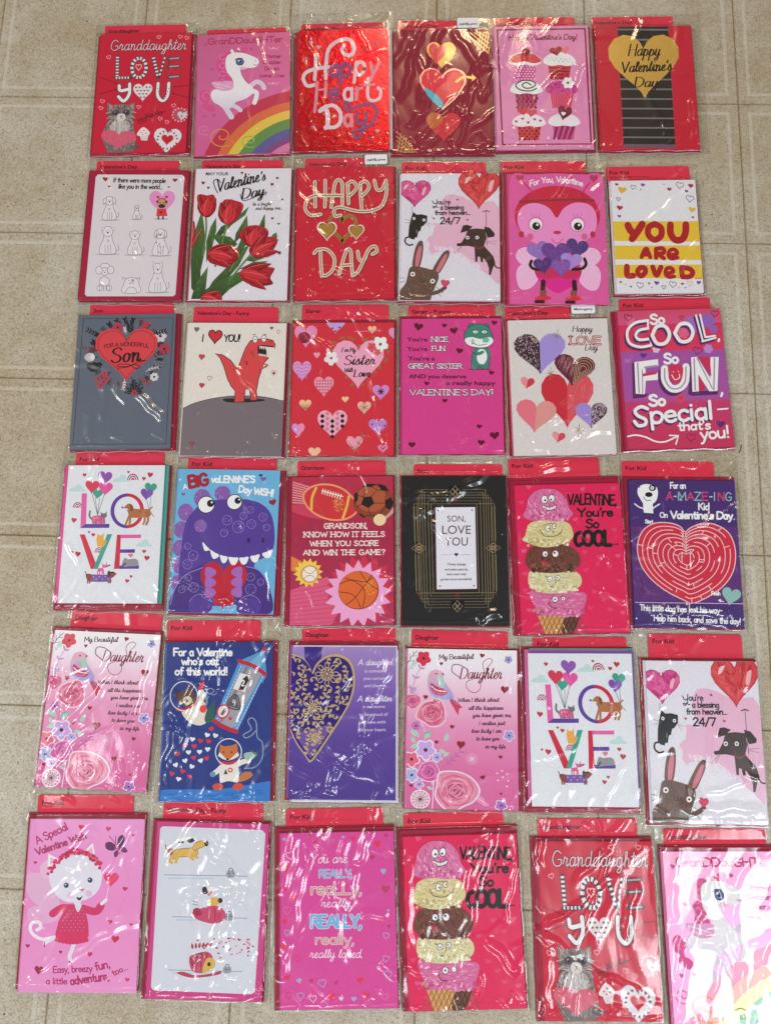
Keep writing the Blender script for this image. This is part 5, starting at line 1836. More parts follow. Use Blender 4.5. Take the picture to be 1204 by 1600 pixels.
def d_dino(a):
    a.el('printed_dinosaur')
    p, pl, pd = '523890', '8458a4', '442c7c'
    for x, y, rx, ry in ((783, 250, 42, 46), (884, 228, 40, 38), (700, 320, 40, 44), (680, 408, 40, 44), (672, 500, 38, 42), (668, 590, 36, 42), (660, 680, 34, 42), (650, 760, 26, 30)):
        q = a.E(x, y, rx, ry, pl, n=20)
        a.speck(q, 26, 2, ['b080c8', 'c8a0d8', '704098'])
    B = [(700, 372), (735, 320), (770, 285), (840, 262), (930, 258), (1020, 262), (1090, 290), (1132, 340), (1150, 420), (1148, 500), (1120, 545), (1060, 578), (1050, 620), (1052, 700), (980, 790), (830, 800), (680, 760), (668, 640), (678, 500)]
    a.S(B, p, 6)
    a.S([(615, 838), (640, 730), (690, 640), (760, 600), (800, 598), (805, 700), (815, 842)], pd)
    a.S([(985, 600), (1050, 605), (1100, 650), (1135, 720), (1142, 842), (975, 842), (980, 700)], pd)
    a.L([(625, 790), (648, 710), (700, 640), (790, 602)], 4, '9c80cc')
    a.L([(1010, 600), (1070, 618), (1110, 665), (1135, 740)], 4, '9c80cc')
    for x, y in ((780, 800), (1030, 810)):
        a.E(x, y, 62, 48, p)
        a.arc(x, y, 60, 3, '9c80cc', 20, 160)
    for x, y, r in ((1025, 313, 17), (992, 342, 18), (910, 363, 24), (1090, 350, 21), (968, 398, 30), (1033, 385, 23), (895, 427, 19), (1110, 403, 17), (712, 492, 17), (740, 540, 25), (712, 584, 24), (716, 654, 17), (684, 714, 17), (744, 704, 25), (1034, 655, 21), (1086, 682, 17), (1036, 718, 27)):
        a.arc(x, y, r, 2.6, '9474c0', 0, 360, n=16)
        a.speck([(x - r, y - r * .6), (x + r, y - r * .6), (x + r * .7, y + r * .7), (x - r * .7, y + r * .7)], int(r * .9), 1.6, ['a88cd0', '8464b4'])
    q = a.E(776, 390, 32, 32, pl)
    a.speck(q, 40, 1.8, ['b888cc', '7c4c9c'])
    a.el('printed_heart')
    a.P(a.hp(897, 700, 240, 255, 0), 'b81830')
    a.P([(840, 690), (955, 690), (950, 800), (850, 800)], 'b81830')
    for x0, s in ((805, 1), (988, -1)):
        for i in range(3):
            y = 628 + i * 52
            a.S([(x0, y - 24), (x0 + s * 34, y - 22), (x0 + s * 54, y), (x0 + s * 34, y + 22), (x0, y + 24)], 'a064b4')
    a.H_(1138, 279, 38, 34, '902038', -15)
    a.H_(687, 230, 20, 18, '8c4c8c', 10)
    a.H_(1088, 162, 30, 26, '7858a0', 5)
    a.H_(1074, 142, 18, 16, '202848', 5)
    a.el('printed_dinosaur')
    for x, y, r, px, py in ((803, 283, 44, 825, 277), (945, 272, 40, 962, 265)):
        a.E(x, y, r, r, '181420', n=24)
        a.E(x, y, r - 4, r - 4, 'eeeaee', n=24)
        a.E(px, py, r * .42, r * .42, '141018', n=18)
        a.E(px + 6, py - 5, r * .12, r * .12, 'eeeaee', n=10)
    m = [(788, 465), (800, 500), (840, 535), (900, 552), (980, 558), (1060, 545), (1115, 532), (1145, 518)]
    a.L(m, 5, '181420')
    for x0, y0, x1, y1, d in ((786, 472, 826, 514, 22), (826, 514, 872, 540, 28), (876, 541, 916, 551, 32), (920, 552, 970, 556, 34), (974, 557, 1022, 552, 32), (1030, 550, 1078, 540, 32), (1090, 536, 1144, 516, 30)):
        mx, my = (x0 + x1) / 2, (y0 + y1) / 2
        a.S([(x0, y0), (mx, my - 1), (x1, y1), (mx + (x1 - x0) * .22, my + d), (mx - (x1 - x0) * .22, my + d)], 'eeeaee')
    for x in (1020, 1093):
        a.E(x, 467, 9, 14, '2c1858', n=12)
    a.el('lettering')
    W = 'eeeef0'
    a.T('A', 686, 205, 26, W, 'B', rot=8)
    a.T('BiG', 718, 196, 56, 'a01830', 'h', wid=100, w=17, rot=8)
    a.T('vaLENtiNE\'S', 828, 172, 32, W, 'h', wid=220, w=8, rot=-1)
    a.T('Day WiSH!', 965, 222, 32, W, 'h', wid=178, w=8, rot=-8)

def d_sports(a):
    a.bg([(0, 'b42c48'), (.4, 'a42446'), (.7, 'a8284c'), (1, 'b03054')])
    a.el('printed_beam')
    a.P([(68, 135), (160, 160), (130, 262), (66, 250)], 'c0485c')
    a.P([(66, 255), (135, 262), (230, 332), (140, 318), (66, 290)], 'c83c5c')
    for i in range(9):
        a.L([(70, 140 + i * 13), (160 - i * 4, 168 + i * 10)], 3.4, 'e8a8a8', False)
    a.P([(65, 516), (180, 575), (165, 625), (65, 590)], 'dc7c3c')
    a.P([(62, 690), (250, 622), (330, 760), (270, 868), (60, 866)], 'd4567c')
    for i in range(9):
        a.L([(62, 700 + i * 20), (290, 660 + i * 24)], 5, 'c84870', False)
    a.P([(505, 312), (580, 272), (590, 292), (535, 342)], 'c0a098')
    a.el('printed_heart')
    a.H_(120, 338, 54, 54, 'b42040')
    a.el('printed_football')
    q = [(125, 205), (165, 165), (230, 152), (300, 165), (360, 205), (398, 265), (385, 305), (330, 332), (260, 332), (190, 305), (140, 260)]
    a.S(q, 'c83038')
    a.L(q, 9, 'ec9868', True, True)
    a.fur([(270, 230), (330, 225), (350, 280), (290, 300)], 60, 12, 4, ['e0a040', 'd87838'], 45, 90)
    a.L([(188, 170), (168, 220), (165, 280)], 13, 'e0b050')
    a.L([(355, 215), (345, 265), (325, 325)], 13, 'e0b050')
    a.L([(218, 185), (270, 200), (325, 215)], 5, 'ece0d0')
    for i in range(8):
        a.L([(224 + i * 13, 176 + i * 4), (219 + i * 13, 200 + i * 4)], 5, 'ece0d0', False)
    a.el('printed_soccer_ball')
    q = a.E(480, 242, 104, 92, '8c4028', n=30)
    a.E(470, 228, 80, 66, 'ac5434', n=24)
    for P in ([(430, 218), (470, 215), (485, 250), (455, 275), (418, 255)], [(500, 150), (540, 160), (560, 190), (520, 185)], [(425, 165), (450, 150), (490, 152), (470, 168)], [(382, 200), (400, 195), (402, 230), (385, 255)],
              [(540, 235), (570, 220), (584, 250), (565, 285), (540, 270)], [(480, 310), (515, 305), (525, 330), (490, 334)], [(410, 300), (440, 318), (430, 325), (405, 305)]):
        a.P(P, '20181a')
    for P in ([(430, 218), (402, 210)], [(470, 215), (500, 180)], [(485, 250), (540, 250)], [(455, 275), (465, 310)], [(418, 255), (395, 270)], [(500, 152), (470, 160)], [(520, 185), (500, 182), (470, 165)], [(540, 270), (515, 305)], [(540, 235), (548, 195)], [(430, 218), (440, 170)], [(465, 310), (490, 320)], [(465, 310), (435, 318)]):
        a.L(P, 3, '301810', False)
    a.E(513, 335, 32, 30, 'e8cca0')
    a.el('lettering')
    for t, x, y, w in (('GRANDSON,', 230, 377, 225), ('KNOW HOW IT FEELS', 128, 420, 415), ('WHEN YOU SCORE', 160, 466, 352), ('AND WIN THE GAME?', 126, 512, 420)):
        a.T(t, x, y, 25, 'ecdcd4', 'u', wid=w, w=5, ser=1.1, sp=.07)
    a.el('printed_burst')
    a.star(152, 602, 75, 55, 14, 'ecc850', 8)
    a.E(160, 608, 48, 45, 'd88c50')
    a.E(160, 608, 38, 38, 'ece0d4')
    a.arc(160, 575, 30, 3, 'c06858', 200, 340)
    a.arc(160, 645, 30, 3, 'c06858', 20, 160)
    a.star(424, 690, 180, 138, 17, 'c83048', 4)
    a.star(406, 710, 172, 130, 17, 'e8a0cc', 0)
    a.el('printed_basketball')
    a.E(408, 692, 103, 98, '903c20', n=32)
    a.E(406, 690, 99, 95, 'd8642c', n=32)
    a.fur([(430, 640), (495, 640), (500, 710), (440, 720)], 90, 12, 4, ['e8a040', 'e0782c'], 45, 90)
    for P in ([(415, 597), (450, 650), (505, 690)], [(310, 660), (370, 640), (440, 650), (480, 630)], [(310, 700), (370, 710), (400, 740), (420, 785)], [(475, 615), (430, 680), (380, 740), (345, 765)], [(340, 630), (400, 655), (440, 700), (430, 780)]):
        a.L(P, 4, '702c18')

def d_artdeco(a):
    a.el('gold_line', M_GLIT)
    g = 'a89468'
    def rect(x0, y0, x1, y1):
        k = lambda x, y: (x + (y - 480) * .032, y)
        a.L([k(x0, y0), k(x1, y0), k(x1, y1), k(x0, y1)], 2.6, g, False, True)
    for x0, y0, x1, y1 in ((735, 178, 1058, 778), (713, 220, 1083, 732), (695, 250, 1100, 702), (748, 192, 1046, 762), (722, 206, 1070, 748), (765, 235, 1030, 718), (780, 250, 1012, 704)):
        rect(x0, y0, x1, y1)
    for x in (692, 706, 1088, 1102):
        a.L([(x - 6, 262), (x, 440)], 2.2, g, False)
        a.L([(x + 2, 508), (x + 8, 690)], 2.2, g, False)
    def dia(x, y, rx, ry, c=None):
        a.L([(x - rx, y), (x, y - ry), (x + rx, y), (x, y + ry)], 2.6, c or 'c0a888', False, True)
    for x, y in ((713, 474), (1090, 474)):
        for dx, dy in ((-22, 0), (22, 0), (0, -14), (0, 14), (0, 0)):
            dia(x + dx, y + dy, 16, 11, 'c09070' if dx else 'd0b48c')
    for x, y in ((895, 185), (909, 768)):
        a.P([(x - 34, y + 14), (x + 34, y + 14), (x + 34, y - 26), (x - 34, y - 26)], '181614')
        for dx, dy in ((-14, 4), (14, 4), (0, -12), (0, 18)):
            dia(x + dx, y + dy, 11, 15)
    a.el('printed_dot')
    for x, y, r in ((895, 231, 10), (908, 716, 10), (704, 237, 4), (1085, 237, 4), (712, 712, 4), (1105, 712, 4)):
        a.E(x, y, r, r, '801c2c', n=12)
    a.el('printed_panel')
    a.P([(790, 266), (1000, 264), (1013, 686), (800, 688)], '60182c')
    a.P([(796, 268), (996, 267), (1008, 682), (804, 684)], 'dcdae4')
    for x, y in ((810, 283), (981, 282), (820, 667), (993, 667)):
        a.E(x, y, 4, 4, '282024', n=8)
    a.L([(825, 508), (880, 508)], 2, 'a08c70', False)
    a.L([(922, 508), (975, 508)], 2, 'a08c70', False)
    a.H_(902, 509, 21, 20, '501828')
    a.el('lettering')
    r = '4c1420'
    a.T('SON,', 902, 340, 30, r, 'b', 'c', wid=95)
    a.T('LOVE', 901, 402, 42, r, 'b', 'c', wid=152)
    a.T('YOU', 904, 462, 42, r, 'b', 'c', wid=120)
    for t, y, w in (('Times change', 562, 95), ('and years pass by,', 588, 120), ('but a son only', 612, 98), ('grows more wonderful.', 638, 160)):
        a.T(t, 904, y, 12, '50303c', 'B', 'c', wid=w)

def d_icecream(a):
    a.el('printed_heart')
    for i, (x, y) in enumerate([(370, 175), (515, 172), (430, 310), (110, 165), (75, 240), (520, 370), (395, 400), (380, 475), (448, 498), (538, 492), (385, 560), (498, 543), (90, 470), (95, 575), (425, 662), (350, 745), (405, 738), (500, 745), (115, 750), (545, 610), (95, 655), (560, 760), (470, 700), (300, 200), (335, 320)]):
        a.H_(x, y, 26, 22, 'd8406c' if i % 3 else 'dc5078', (i * 37) % 40 - 20)
    a.el('lettering')
    k = '181014'
    a.T('VALENTiNE,', 298, 245, 48, k, 'h', wid=235, w=9, rot=-1, jit=.05)
    a.T("You're", 345, 304, 38, k, 'h', wid=172, w=9, jit=.04)
    a.T('So', 385, 358, 40, k, 'h', wid=66, w=9)
    a.L([(358, 380), (340, 390), (334, 420), (348, 442), (368, 432)], 19, k)
    a.T('OOL', 372, 440, 66, k, 'u', wid=135, w=19)
    a.T('...', 518, 436, 40, k, 'u', w=7)
    a.el('printed_cone')
    c = [(140, 740), (385, 700), (340, 830), (322, 858), (190, 858)]
    a.P(c, 'c08848')
    a.P([(300, 730), (385, 690), (340, 830), (322, 858), (262, 858)], '5c3424')
    for i in range(9):
        a.L([(150 + i * 24, 745), (130 + i * 24 + 70, 860)], 4, 'e0b478' if i < 5 else '7c4c34', False)
        a.L([(195 + i * 22, 745), (160 + i * 22 - 20, 860)], 4, '8c5c30' if i < 5 else '402418', False)
    a.el('printed_ice_cream')
    def scoop(pts, c0, cs, cd, seedang):
        a.S(pts, c0)
        a.fur(pts, 260, 26, 5, cs, seedang, 25)
        xs = [p[0] for p in pts]
        ys = [p[1] for p in pts]
        x1, x0, y0, y1 = max(xs), min(xs), min(ys), max(ys)
        rr = [p for p in pts if p[0] > x0 + (x1 - x0) * .5]
        a.speck([(x0 + 8, y1 - (y1 - y0) * .28), (x1 - 10, y1 - (y1 - y0) * .28), (x1 - 25, y1 - 6), (x0 + 25, y1 - 6)], 80, 7, cs + cd)
    lp = lambda x, y: (x - 200) * -.15 + 60
    pk = (['dc7ca8', 'c85c90', 'e898bc', 'd06c9c', 'b84c80'], ['ecaccc', 'b04878'])
    scoop([(120, 655), (180, 668), (260, 665), (340, 660), (388, 675), (372, 740), (340, 765), (290, 782), (240, 770), (190, 772), (150, 740), (125, 700)], 'cc6494', *pk, 0)
    scoop([(112, 575), (130, 560), (200, 555), (290, 550), (350, 575), (365, 610), (350, 640), (300, 660), (240, 668), (180, 665), (130, 645), (110, 620)], 'd0c498', ['d8d0a8', 'c4b888', 'e4dcbc', 'b8ac78'], ['b0a470', 'e8e0c4'], 20)
    scoop([(100, 490), (125, 450), (190, 435), (270, 430), (330, 460), (358, 500), (345, 545), (280, 568), (200, 572), (130, 560), (98, 530)], '6c3c30', ['74443a', '5c3028', '84503e', '4c2820'], ['402018', '8c5844'], lp)
    scoop([(95, 395), (108, 345), (150, 325), (230, 318), (300, 335), (322, 375), (318, 410), (270, 435), (210, 450), (150, 445), (82, 415)], 'd0c08c', ['d8cc9c', 'c4b47c', 'e4dcb8', 'b8a86c'], ['e8e0c0', 'b0a068'], 20)
    scoop([(98, 270), (112, 215), (150, 180), (200, 172), (250, 182), (288, 220), (302, 262), (322, 290), (300, 315), (250, 328), (200, 322), (150, 325), (108, 318), (84, 300)], 'd06c9c', *pk, lp)
    a.el('printed_face')
    def eye(x, y, rx, ry, dx, dy):
        a.E(x, y, rx + 2.5, ry + 2.5, '181418', n=16)
        a.E(x, y, rx, ry, 'ece8ec', n=16)
        a.E(x + dx, y + dy, rx * .35, rx * .4, '141014', n=10)
    for e in ((186, 223, 14, 18, 3, 4), (221, 218, 13, 16, -3, 6), (203, 360, 10, 14, 4, 2), (234, 350, 9, 10, 3, 0), (190, 482, 12, 13, 2, 2), (239, 481, 14, 15, -4, -5), (213, 601, 10, 12, 0, 2), (250, 594, 10, 10, -2, 0), (238, 696, 12, 13, 0, 0), (277, 693, 9, 9, 0, 0)):
        eye(*e)
    k = '201418'
    a.S([(178, 252), (210, 262), (245, 250), (235, 268), (205, 275), (185, 268)], 'ece0e4')
    a.L([(176, 250), (210, 260), (246, 248)], 3, k)
    a.L([(182, 262), (205, 275), (236, 268), (244, 252)], 3, k)
    for x in (195, 210, 225):
        a.L([(x, 256), (x, 272)], 1.6, k, False)
    a.L([(164, 368), (185, 395), (225, 400), (262, 385), (272, 365)], 3, k)
    a.L([(225, 372), (232, 378), (226, 384)], 2.4, k)
    a.L([(180, 348), (205, 338), (228, 340)], 2.4, k)
    a.S([(172, 515), (190, 512), (200, 520), (188, 535), (174, 528)], 'b83c50')
    a.L([(170, 510), (188, 518), (206, 508)], 3, k)
    a.L([(192, 588), (200, 592)], 3, k, False)
    a.L([(238, 605), (242, 615), (236, 620)], 2.2, k)
    a.L([(212, 632), (222, 640), (230, 632)], 3, k)
    a.L([(208, 712), (222, 735), (248, 738)], 3.5, k)
    a.L([(203, 718), (212, 710)], 3, k, False)

def d_maze(a):
    a.el('printed_panel')
    a.P([(604, 350), (1118, 345), (1145, 705), (610, 712)], '5c2c70')
    a.fur([(604, 350), (1118, 345), (1140, 705), (610, 712)], 160, 60, 16, ['683478', '542868', '602c74', '703c80'], 45, 90)
    a.el('printed_heart')
    p = a.hp(868, 520, 474, 425, 1)
    # broader, traced outline of the maze
    O = [(865, 372), (840, 345), (790, 330), (720, 332), (665, 365), (638, 420), (635, 480), (655, 545), (700, 605), (770, 660), (850, 700), (893, 717), (960, 690), (1040, 635), (1088, 570), (1105, 500), (1100, 430), (1070, 370), (1010, 335), (950, 330), (895, 350)]
    a.S(O, 'c82840')
    W = 'ecc8cc'
    a.L(O, 4.5, W, True, True)
    def inner(k):
        c = (868, 500)
        return [(c[0] + (x - c[0]) * k, c[1] + (y - c[1]) * (k if k > .5 else k * .96)) for x, y in O]
    rr = random.Random(12)
    for i, k in enumerate((.895, .79, .685, .58, .475, .37, .265, .16)):
        q = catmull(inner(k), True, 4)
        n = len(q)
        cuts = sorted(rr.sample(range(4, n - 4), 2))
        a.L(q[1:cuts[0]], 3.8, W, False)
        a.L(q[cuts[0] + 3:cuts[1]], 3.8, W, False)
        a.L(q[cuts[1] + 3:] , 3.8, W, False)
        q2 = catmull(inner(k + .105 if i else 1), True, 4)
        for j in rr.sample(range(3, n - 3), 3):
            a.L([q[j], q2[j]], 3.8, W, False)
    for q in ([(868, 372), (868, 470)], [(848, 470), (848, 520)], [(888, 460), (888, 540)], [(893, 717), (893, 690)]):
        a.L(q, 3.6, W, False)
    a.H_(1080, 683, 92, 88, '88b4ac', 12)
    a.L([(1022, 700), (1045, 706)], 4, 'ece4ec', False)
    a.P([(1018, 698), (1034, 693), (1030, 710)], 'ece4ec')
    a.el('printed_dog')
    W = 'ece8f0'
    a.S([(640, 190), (645, 160), (675, 145), (705, 148), (732, 160), (738, 190), (728, 225), (700, 245), (672, 242), (655, 220)], W)
    a.P([(665, 235), (712, 240), (714, 285), (668, 282)], W)
    k = '181418'
    a.E(712, 163, 17, 15, k)
    a.E(711, 163, 9, 9, W, n=10)
    a.E(711, 163, 3.5, 3.5, k, n=8)
    a.E(694, 195, 18, 12, k)
    a.L([(668, 205), (680, 222), (705, 222)], 3, k)
    a.L([(625, 240), (645, 255), (665, 262)], 6, W)
    a.L([(745, 240), (725, 252), (712, 262)], 6, W)
    a.L([(650, 160), (625, 142), (606, 138)], 6, '484048')
    a.L([(735, 160), (750, 155), (760, 145)], 5, '484048')
    a.L([(680, 285), (678, 310)], 3, '403848', False)
    a.L([(702, 285), (704, 310)], 3, '403848', False)
    a.el('lettering')
    a.T('For an', 798, 164, 28, W, 'h', wid=75, w=5.5)
    cs = ['d85068', '88b4ac', 'ece8f0']
    X = 778
    for i, ch in enumerate('A-MAZE-ING'):
        c = ['d0406c', 'c0b8c8', '80b0b0', 'd0406c', '80b0b0', 'd0406c', 'c0b8c8', '80b0b0', 'd0406c', '80b0b0'][i]
        a.T(ch, X, 220, 38, c, 'u', w=6, wid={'-': 18, 'I': 12, 'M': 40}.get(ch, 32))
        X += {'-': 22, 'I': 20, 'M': 44}.get(ch, 35)
    a.T('Kid', 932, 265, 32, W, 'h', wid=54, w=6.5)
    a.T('On', 746, 304, 24, W, 'h', wid=38, w=5)
    a.T("Valentine's Day", 798, 308, 34, W, 'h', wid=298, w=8)
    a.T('Start', 674, 333, 17, W, 'h', wid=38, w=4)
    a.T('Finish', 988, 675, 18, W, 'h', wid=42, w=4)
    a.T('This little dog has lost his way-', 640, 756, 28, W, 'h', wid=400, w=5, rot=-1)
    a.T('Help him back, and save the day!', 708, 806, 28, W, 'h', wid=420, w=5, rot=-1)
    a.el('printed_border')
    a.L([(618, 718), (1140, 714)], 4, 'c0a8d0', False)

def rose(a, cx, cy, R, c0, c1, c2, outline=True):
    pts = []
    n = 11
    for i in range(n):
        t = 2 * math.pi * i / n
        r = R * (1 + .10 * math.sin(3 * t + cx) + .06 * math.sin(5 * t))
        pts.append((cx + r * math.cos(t), cy + r * .93 * math.sin(t)))
    if outline:
        a.S([(cx + (x - cx) * 1.08, cy + (y - cy) * 1.08) for x, y in pts], 'f0d0dc')
    q = a.S(pts, c0)
    a.fur(pts, 60, R * .5, R * .14, [c0, c1, mixc(c0, 'ffffff', .2)], lambda x, y: math.degrees(math.atan2(y - cy, x - cx)) + 90, 18)
    for k, c in ((.82, c1), (.66, mixc(c0, 'ffffff', .25)), (.5, c1), (.36, c2), (.22, c1)):
        for j in range(4):
            t0 = j * 90 + k * 260
            w = [(cx + R * k * math.cos(math.radians(t0 + s)), cy + R * k * .9 * math.sin(math.radians(t0 + s))) for s in range(0, 84, 14)]
            a.L(w, R * .09, c, False, taper=True)
    a.speck([(cx - R * .15, cy - R * .12), (cx + R * .15, cy - R * .1), (cx + R * .1, cy + R * .15), (cx - R * .1, cy + R * .12)], 9, R * .05, ['602030', c2])

def d_daughter(a):
    a.bg([(0, 'ece4ec'), (.12, 'ecdce6'), (.3, 'e4b4cc'), (.5, 'dc8cb4'), (.75, 'd46ca0'), (1, 'd06098')])
    # drawn in the coordinates of the second such card
    a.el('printed_leaf')
    tw = '504850'
    a.L([(625, 195), (650, 160), (672, 138)], 3, tw)
    for q in ([(640, 175), (638, 150)], [(650, 160), (672, 160)], [(632, 186), (655, 180)], [(655, 153), (655, 138)]):
        a.L(q, 2.2, tw, False)
    a.sprig([(640, 340), (655, 290), (672, 240), (700, 200)], 3, 'b080b0', 'b088b8', 26, 8, 2, 50)
    a.sprig([(628, 230), (650, 205), (660, 190)], 3, 'a8c8c0', 'b4ccc4', 16, 8)
    a.sprig([(625, 300), (650, 320), (665, 350)], 3, 'b890b8', 'c098c0', 22, 8)
    a.sprig([(700, 500), (712, 530), (690, 580), (720, 555)], 3, 'ecc8dc', '78b0a0', 38, 15, 3, 40)
    for x, y, r, L in ((635, 500, 40, 58), (675, 575, 160, 45), (700, 545, -40, 42), (640, 535, 60, 40), (800, 560, -70, 45), (770, 600, 20, 40), (790, 630, -30, 36), (735, 770, -60, 30), (742, 790, 200, 34)):
        a.leaf(x, y, L, L * .45, r, 'a8d0c0', '68a898')
    a.sprig([(790, 680), (830, 650), (870, 610)], 3, 'b860a4', 'b868a8', 26, 8)
    a.sprig([(670, 480), (700, 470), (715, 430)], 3, 'ecc8dc', 'e0b0cc', 24, 9)
    a.L([(745, 750), (742, 820), (738, 885)], 5, 'ecccdc')
    for i in range(4):
        a.L([(935 + i * 14, 820 + i * 6), (975 + i * 10, 860), (1005, 865)], 2, 'f0d0e0')
    a.leaf(938, 815, 80, 36, 38, 'dc88b0', 'f0d0e0')
    a.el('printed_flower')
    a.flower(702, 172, 28, 5, 'd0344c', '4c2030', 20, .75)
    rose(a, 650, 368, 36, 'dc6c98', 'c84880', 'a03060')
    rose(a, 740, 425, 66, 'dc7c98', 'cc5480', 'a83460')
    a.flower(663, 485, 20, 6, 'b870b0', '602860')
    for x, y, r, c in ((708, 600, 38, 'c4a0d8'), (762, 635, 18, 'a8a0d8'), (1098, 532, 20, '9c94d0'), (1090, 185, 15, '9890c8'), (640, 722, 28, 'a8acdc'), (676, 766, 18, 'b89cd4'), (1066, 865, 22, 'a468b8'), (640, 645, 30, 'dc6480')):
        a.flower(x, y, r * 1.15, 5, 'f0d8e8', c, 15, .72)
        a.flower(x, y, r, 5, c, '402048', 15, .68)
    rose(a, 722, 705, 52, 'd468a8', 'c04890', '983070')
    rose(a, 850, 795, 100, 'dc84a0', 'd0608c', 'b03c6c')
    for x, y, R in ((680, 840, 48), (927, 642, 34)):
        if R > 40:
            a.E(x, y, R, R, 'f0dce4', n=20)
            a.E(x, y, R - 4, R - 4, 'e8c0d0', n=20)
            c = '60283c'
        else:
            c = 'f0c8d8'
        for i in range(14):
            t = i * math.pi / 7
            a.L([(x, y), (x + R * .62 * math.cos(t), y + R * .62 * math.sin(t))], 2, c, False)
            a.E(x + R * .78 * math.cos(t), y + R * .78 * math.sin(t), R * .07, None, c, n=6)
    for x, y in ((1045, 710), (1068, 698), (1092, 712), (1050, 744), (1072, 728), (1098, 745), (1092, 772)):
        a.E(x, y, 5, 5, 'ecb8d0', n=8)
    a.el('printed_heart')
    for x, y, w, r in ((971, 166, 22, 15), (784, 199, 17, 0), (1075, 322, 36, 5), (710, 352, 22, 5), (834, 492, 22, 5), (760, 564, 20, 5), (875, 577, 40, 5), (1060, 634, 20, 10), (979, 733, 24, -10), (1065, 809, 13, 0), (636, 775, 18, 0)):
        a.H_(x, y, w, w, '8c1828', r)
    a.el('printed_bird')
    a.L([(752, 360), (750, 378), (738, 378)], 3.5, '302028')
    a.P([(820, 345), (858, 375), (884, 402), (868, 404), (862, 438), (842, 402), (825, 375)], 'c83c5c')
    a.S([(722, 262), (735, 235), (762, 226), (785, 235), (795, 250), (790, 270), (812, 300), (840, 345), (825, 362), (770, 358), (735, 335), (722, 300)], ['e4a0b8', 'c8a8c0', 'b098cc', '9ca8dc'])
    a.S([(768, 255), (790, 262), (800, 300), (780, 305)], 'a8c8b8')
    a.S([(735, 285), (760, 300), (790, 312), (812, 325), (800, 342), (765, 342), (738, 320)], 'c0345c')
    a.L([(738, 300), (765, 320), (805, 325)], 5, 'ecdce4')
    a.L([(742, 318), (768, 335), (800, 335)], 4, 'd87898')
    a.L([(825, 350), (858, 385)], 5, '9888cc')
    a.P([(790, 238), (800, 247), (788, 250)], '806050')
    a.E(762, 243, 4, 4, '282028', n=8)
    a.el('lettering')
    k = '501828'
    a.T('My Beautiful', 775, 178, 22, k, 's', wid=158, w=4, slant=0, nib=.5)
    a.T('Daughter', 870, 268, 50, '7c1834', 's', wid=190, w=6, slant=10, nib=.3, rot=-1)
    a.L([(870, 262), (835, 235), (838, 205), (870, 205), (905, 225)], 3, '7c1834')
    a.L([(985, 245), (975, 200), (1000, 178), (1018, 190), (990, 225)], 2.5, '7c1834')
    a.L([(960, 268), (965, 310), (940, 332), (908, 318), (900, 285), (930, 270)], 2.5, '7c1834')
    for t, x, y, w in (('When I think about', 860, 374, 190), ('all the happiness', 910, 411, 160), ('you have given me,', 930, 445, 178), ('I realize just', 960, 482, 118), ('how lucky I am', 924, 518, 140), ('to have you', 946, 554, 108), ('in my life.', 990, 591, 96)):
        a.T(t, x, y, 17, k, 's', wid=w, w=3.2, slant=8)

